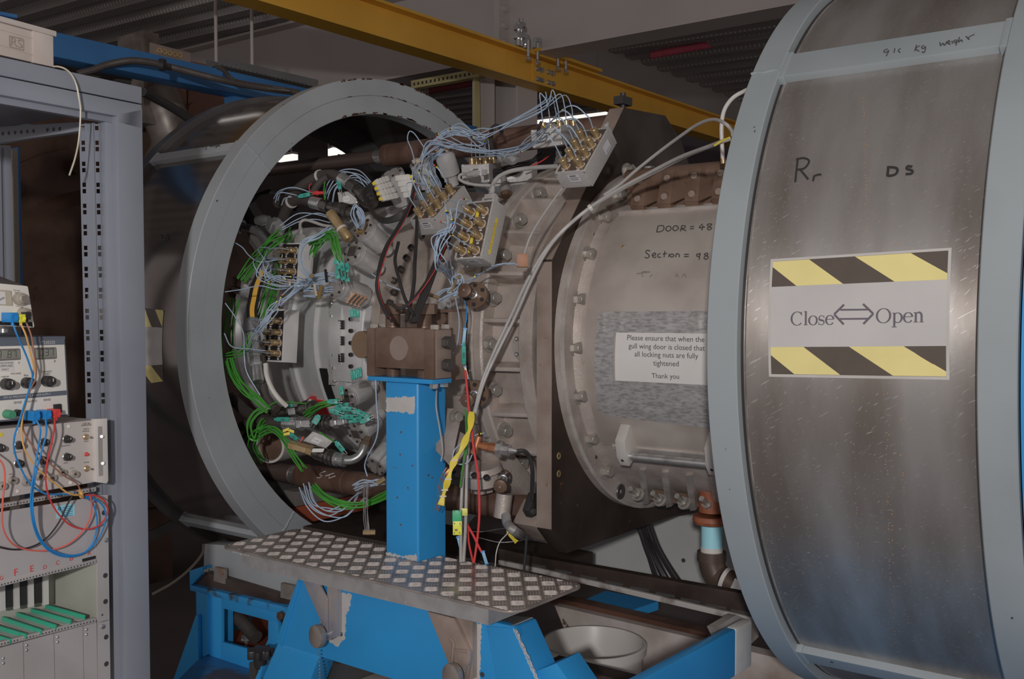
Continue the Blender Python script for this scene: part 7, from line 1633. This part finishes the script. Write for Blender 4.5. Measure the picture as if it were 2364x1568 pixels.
grey('grey cable sweeping from the right drum down past the ribbed casing, left of two', ' '.join(f'{float(q.split(",")[0]) - 7 + 4 * math.sin(i):.0f},{float(q.split(",")[1]) + 1:.0f},{q.split(",")[2]}' for i, q in enumerate(G1.split())), .0042)
grey('grey cable arching up at the right drum edge to its green connector', '1740,330,2.6 1700,322,2.1 1688,300,2.06 1672,284,2.06 1645,276,2.12 1610,288,2.2 1570,315,2.28 1520,352,2.36 1470,392,2.41 1432,425,2.44 1395,450,2.46', .0038)
grey('white cable looping behind the right drum flange into the hinge', '1850,215,2.9 1780,200,2.6 1745,200,2.45 1715,212,2.4 1690,228,2.4 1672,255,2.4 1666,290,2.4 1667,335,2.4 1669,372,2.4', .005, WHITEP)
B().cyl(dep(1669, 366, 2.4), dep(1670, 378, 2.4), .006, n=12).make('brass_end', BRASS, bpy.data.objects['grey_cable.003'])
single('yellow wire tied to the grey cable at the right drum edge', '1650,336,2.05 1668,325,2.03 1684,318,2.01', YEL, .0022, 'yellow_wire', 'wire')
grey('thin grey cable from the large scanner box to the amber block', '1297,436,2.42 1272,470,2.4 1245,510,2.38 1225,545,2.36 1214,575,2.35 1208,598,2.34', .0028)
t = thing('amber_block', 'amber plastic block on top of the ribbed casing', 'block', dep(1206, 602, 2.34)); B().cbox(dep(1206, 602, 2.345), RT * .026, UP * .03, FW * .02).make('body', M('amber_plastic', C(126, 88, 66, 2.1), .5), t, bev=.001)
grey('grey data cable curling from the yellow taped scanner box up to the large one', '1133,440,2.66 1139,424,2.68 1152,408,2.68 1180,395,2.66 1225,388,2.62 1285,384,2.55', .0058)
grey('grey data cable looping below the level scanner box', '1082,403,2.86 1068,402,2.85 1060,407,2.85 1063,416,2.85 1082,424,2.85 1115,428,2.85 1165,427,2.85 1218,420,2.85 1250,412,2.86', .0045)
t = thing('data_plug', 'grey data plug at the end of the level scanner box', 'plug', dep(1095, 402, 2.83)); A, Cc = path('1076,404,2.83 1112,399,2.85'); B().stack(A, (Cc - A).normalized(), [(0, .006), (.006, .006), (.007, .0085), (.02, .009), (.021, .011), (.034, .011)], 12).make('boot', GCAB, t); B().obox(Cc - UP * .008, (Cc - A) * .35, UP * .016, FW * .01).make('shell', GCAB, t, bev=.001)
grey('grey data cable from the upper pale scanner box behind the brass cylinder', '693,528,2.9 694,514,2.92 704,508,2.92 722,512,2.9 745,520,2.88 765,523,2.86', .0045)
grey('pale grey pipe curving down beside the combustor casing', '613,840,2.86 616,868,2.85 628,898,2.85 645,922,2.85 662,938,2.86', .007, WHITEP)
grey('grey cable dropping behind the lower grey plates', '1008,900,2.52 1007,940,2.5 1015,990,2.5 1022,1040,2.5 1018,1065,2.5', .0019)
grey('cream cable hanging in the dark beside the rack', '352,1372,3.0 400,1345,3.05 440,1312,3.1 466,1280,3.15 470,1258,3.2', .004, M('cream_cable', C(112, 104, 94, 2.4), .5))
# yellow sleeve, red wires, labels
t = thing('yellow_sleeve', 'yellow sleeve tied round a wire bundle right of the blue column', 'sleeve', dep(1018, 1165, 2.451))
P = crom(path('1089,950,2.483 1086,985,2.462 1078,1008,2.451 1066,1036,2.44 1050,1062,2.44 1042,1082,2.44 1034,1110,2.44 1026,1135,2.451 1018,1166,2.451'), 6)
b = B(); W2 = [.0085 + .003 * math.sin(i * .55) for i in range(len(P))]; b.strip([p - V((0, 0, 0)) for p in P], [w_ * 1.5 for w_ in W2], -FW, .007); b.make('sleeve', YEL, t, bev=.0015)
for f in (.52, .74, .86, .93): k = int(f * (len(P) - 1)); B().cbox(P[k] - FW * .005, RT * .016, UP * .003, FW * .008).make('white_tie', WHITEP, t)
strands('copper_wire', 'fine copper wire fraying from the yellow sleeve', 'copper wires of the yellow sleeve', '1036,1082,2.44 1025,1100,2.44 1018,1130,2.451 1014,1165,2.462 1008,1180,2.472', 5, .008, .0006, COPPER, 'wire')
single('red wire running from the taped probe wires down behind the lower tie pipe', '1074,855,2.505 1078,895,2.494 1082,940,2.494 1088,985,2.483 1094,1040,2.483 1102,1085,2.483 1106,1140,2.483 1106,1200,2.483 1100,1260,2.483 1094,1300,2.483', RED, .003, 'red_wire', 'wire')
single('red wire crossing low beside the grey cables', '1080,1215,2.494 1092,1235,2.483 1105,1262,2.483 1112,1275,2.483', RED, .003, 'red_wire', 'wire')
single('red wire joining at the foot of the long red wire', '1080,1210,2.505 1082,1250,2.505 1088,1280,2.494 1093,1300,2.483', RED, .0026, 'red_wire', 'wire')
def sleeve(label, a, c, d, w_, m, nm='wire_label'): 
    A, Cc = dep(*a, d), dep(*c, d); s = (Cc - A).normalized().cross(FW).normalized(); t = thing(nm, label, 'label', A); B().obox(A - s * w_ / 2, Cc - A, s * w_, FW * .003).make('sleeve', m, t, bev=.0008)
    for p in (A + (Cc - A) * .06, A + (Cc - A) * .94): B().cbox(p - FW * .001, s * w_ * 1.4, (Cc - A).normalized() * .002, FW * .003).make('tie', BLUEW, t)
LBL = M('blue_label_plastic', C(110, 146, 170, 2.0), .4)
sleeve('pale blue wire label above the teal plug right of the trunnion block', (1074, 757), (1069, 799), 2.515, .008, LBL); sleeve('pale blue wire label below the teal plug right of the trunnion block', (1073, 845), (1080, 876), 2.505, .006, M('clear_label', C(150, 144, 128, 2), .3))
teal('teal plug between the wire labels right of the trunnion block', 1071, 820, 2.505, 90, None, .046, .010)
sleeve('pale blue label on the left foot of the red wires', (1057, 1238), (1066, 1275), 2.49, .008, LBL); sleeve('pale blue label on the right foot of the red wires', (1114, 1272), (1124, 1304), 2.48, .008, LBL)
single('blue wire rising beside the bronze valve to the wire label', '1073,757,2.515 1077,735,2.515 1077,715,2.526 1073,695,2.537', BLUEW, .0016, 'blue_wire', 'wire')
t = thing('plug_pair', 'green and yellow plug pair hanging right of the blue column', 'plug', dep(1056, 1234, 2.472))
B().cbox(dep(1055, 1191, 2.472), RT * .022, UP * .027, FW * .008).make('green_half', M('plug_green', C(62, 140, 100, 2.1), .4), t, bev=.001); B().cbox(dep(1056, 1219, 2.472), RT * .022, UP * .034, FW * .008).make('yellow_half', M('plug_yellow', C(214, 182, 70, 2.0), .4), t, bev=.001)
B().cbox(dep(1053, 1224, 2.468), RT * .007, UP * .005, FW * .001).make('plug_window', M('plug_window_brown', C(110, 92, 70, 2), .4), t)
for x, y in ((1049, 1181), (1060, 1181), (1049, 1231), (1061, 1230), (1049, 1209), (1062, 1209)): B().cyl(dep(x, y, 2.2958), dep(x, y, 2.2945), .0016, n=10).make('plug_screw', DARK, t)
t = thing('yellow_plug', 'small yellow plug behind the grey cables right of the plug pair', 'plug', dep(1070, 1182, 2.494)); B().cbox(dep(1072, 1182, 2.494), RT * .016, UP * .018, FW * .007).make('body', M('plug_cream', C(206, 178, 96, 2.0), .4), t, bev=.001)
t = thing('yellow_tape', 'strip of yellow and black tape wrapped round the steel pipe under the dark plate', 'tape', dep(1185, 1235, 2.601)); P = crom(path('1184,1212,2.601 1178,1225,2.591 1180,1238,2.591 1193,1252,2.601'), 5); B().strip(P, [.014 + .006 * math.sin(i * .4) for i in range(len(P))], -FW, .0012).make('tape', YEL, t); B().strip([dep(1178, 1230, 2.585), dep(1196, 1240, 2.591)], .005, -FW, .0006).make('black_bar', INK, t)
tag(B().tube(crom(path('1168,1190,2.5 1172,1210,2.48 1190,1228,2.46 1206,1236,2.7 1222,1238,2.8'), 8), .012, 14).make('steel_pipe', STEEL), 'bent steel pipe under the dark plate corner', 'pipe')
single('thin white wire hanging over the right end of the platform', '1180,1200,2.558 1172,1230,2.537 1155,1250,2.526 1146,1275,2.515 1143,1308,2.515', WHITEP, .0013, 'white_wire', 'wire')
for k, sp in enumerate(('1070,1225,2.7 1110,1228,2.7 1150,1222,2.72 1180,1218,2.74', '1100,1240,2.72 1150,1252,2.7 1190,1250,2.7 1215,1245,2.72')): single(('upper' if k == 0 else 'lower') + ' thin steel cable looping behind the grey cables', sp, CHROME, .0012, 'steel_wire', 'wire')
for k in range(5): tag(B().tube(crom(path(f'{1006 + k * 3},1150,2.6 {1003 + k * 5},1190,2.6 {1012 + k * 3},1240,2.6 {1010 + k * 4},1290,2.62'), 6), .0012, 6).make('dark_wire', BRNW), 'thin dark wire hanging in shadow right of the blue column', 'wire', 'thin wires right of the blue column')
black('thin black cable beside the lamp end of the upper scanner boxes', '1240,310,2.72 1246,290,2.7 1250,281,2.7', .004)
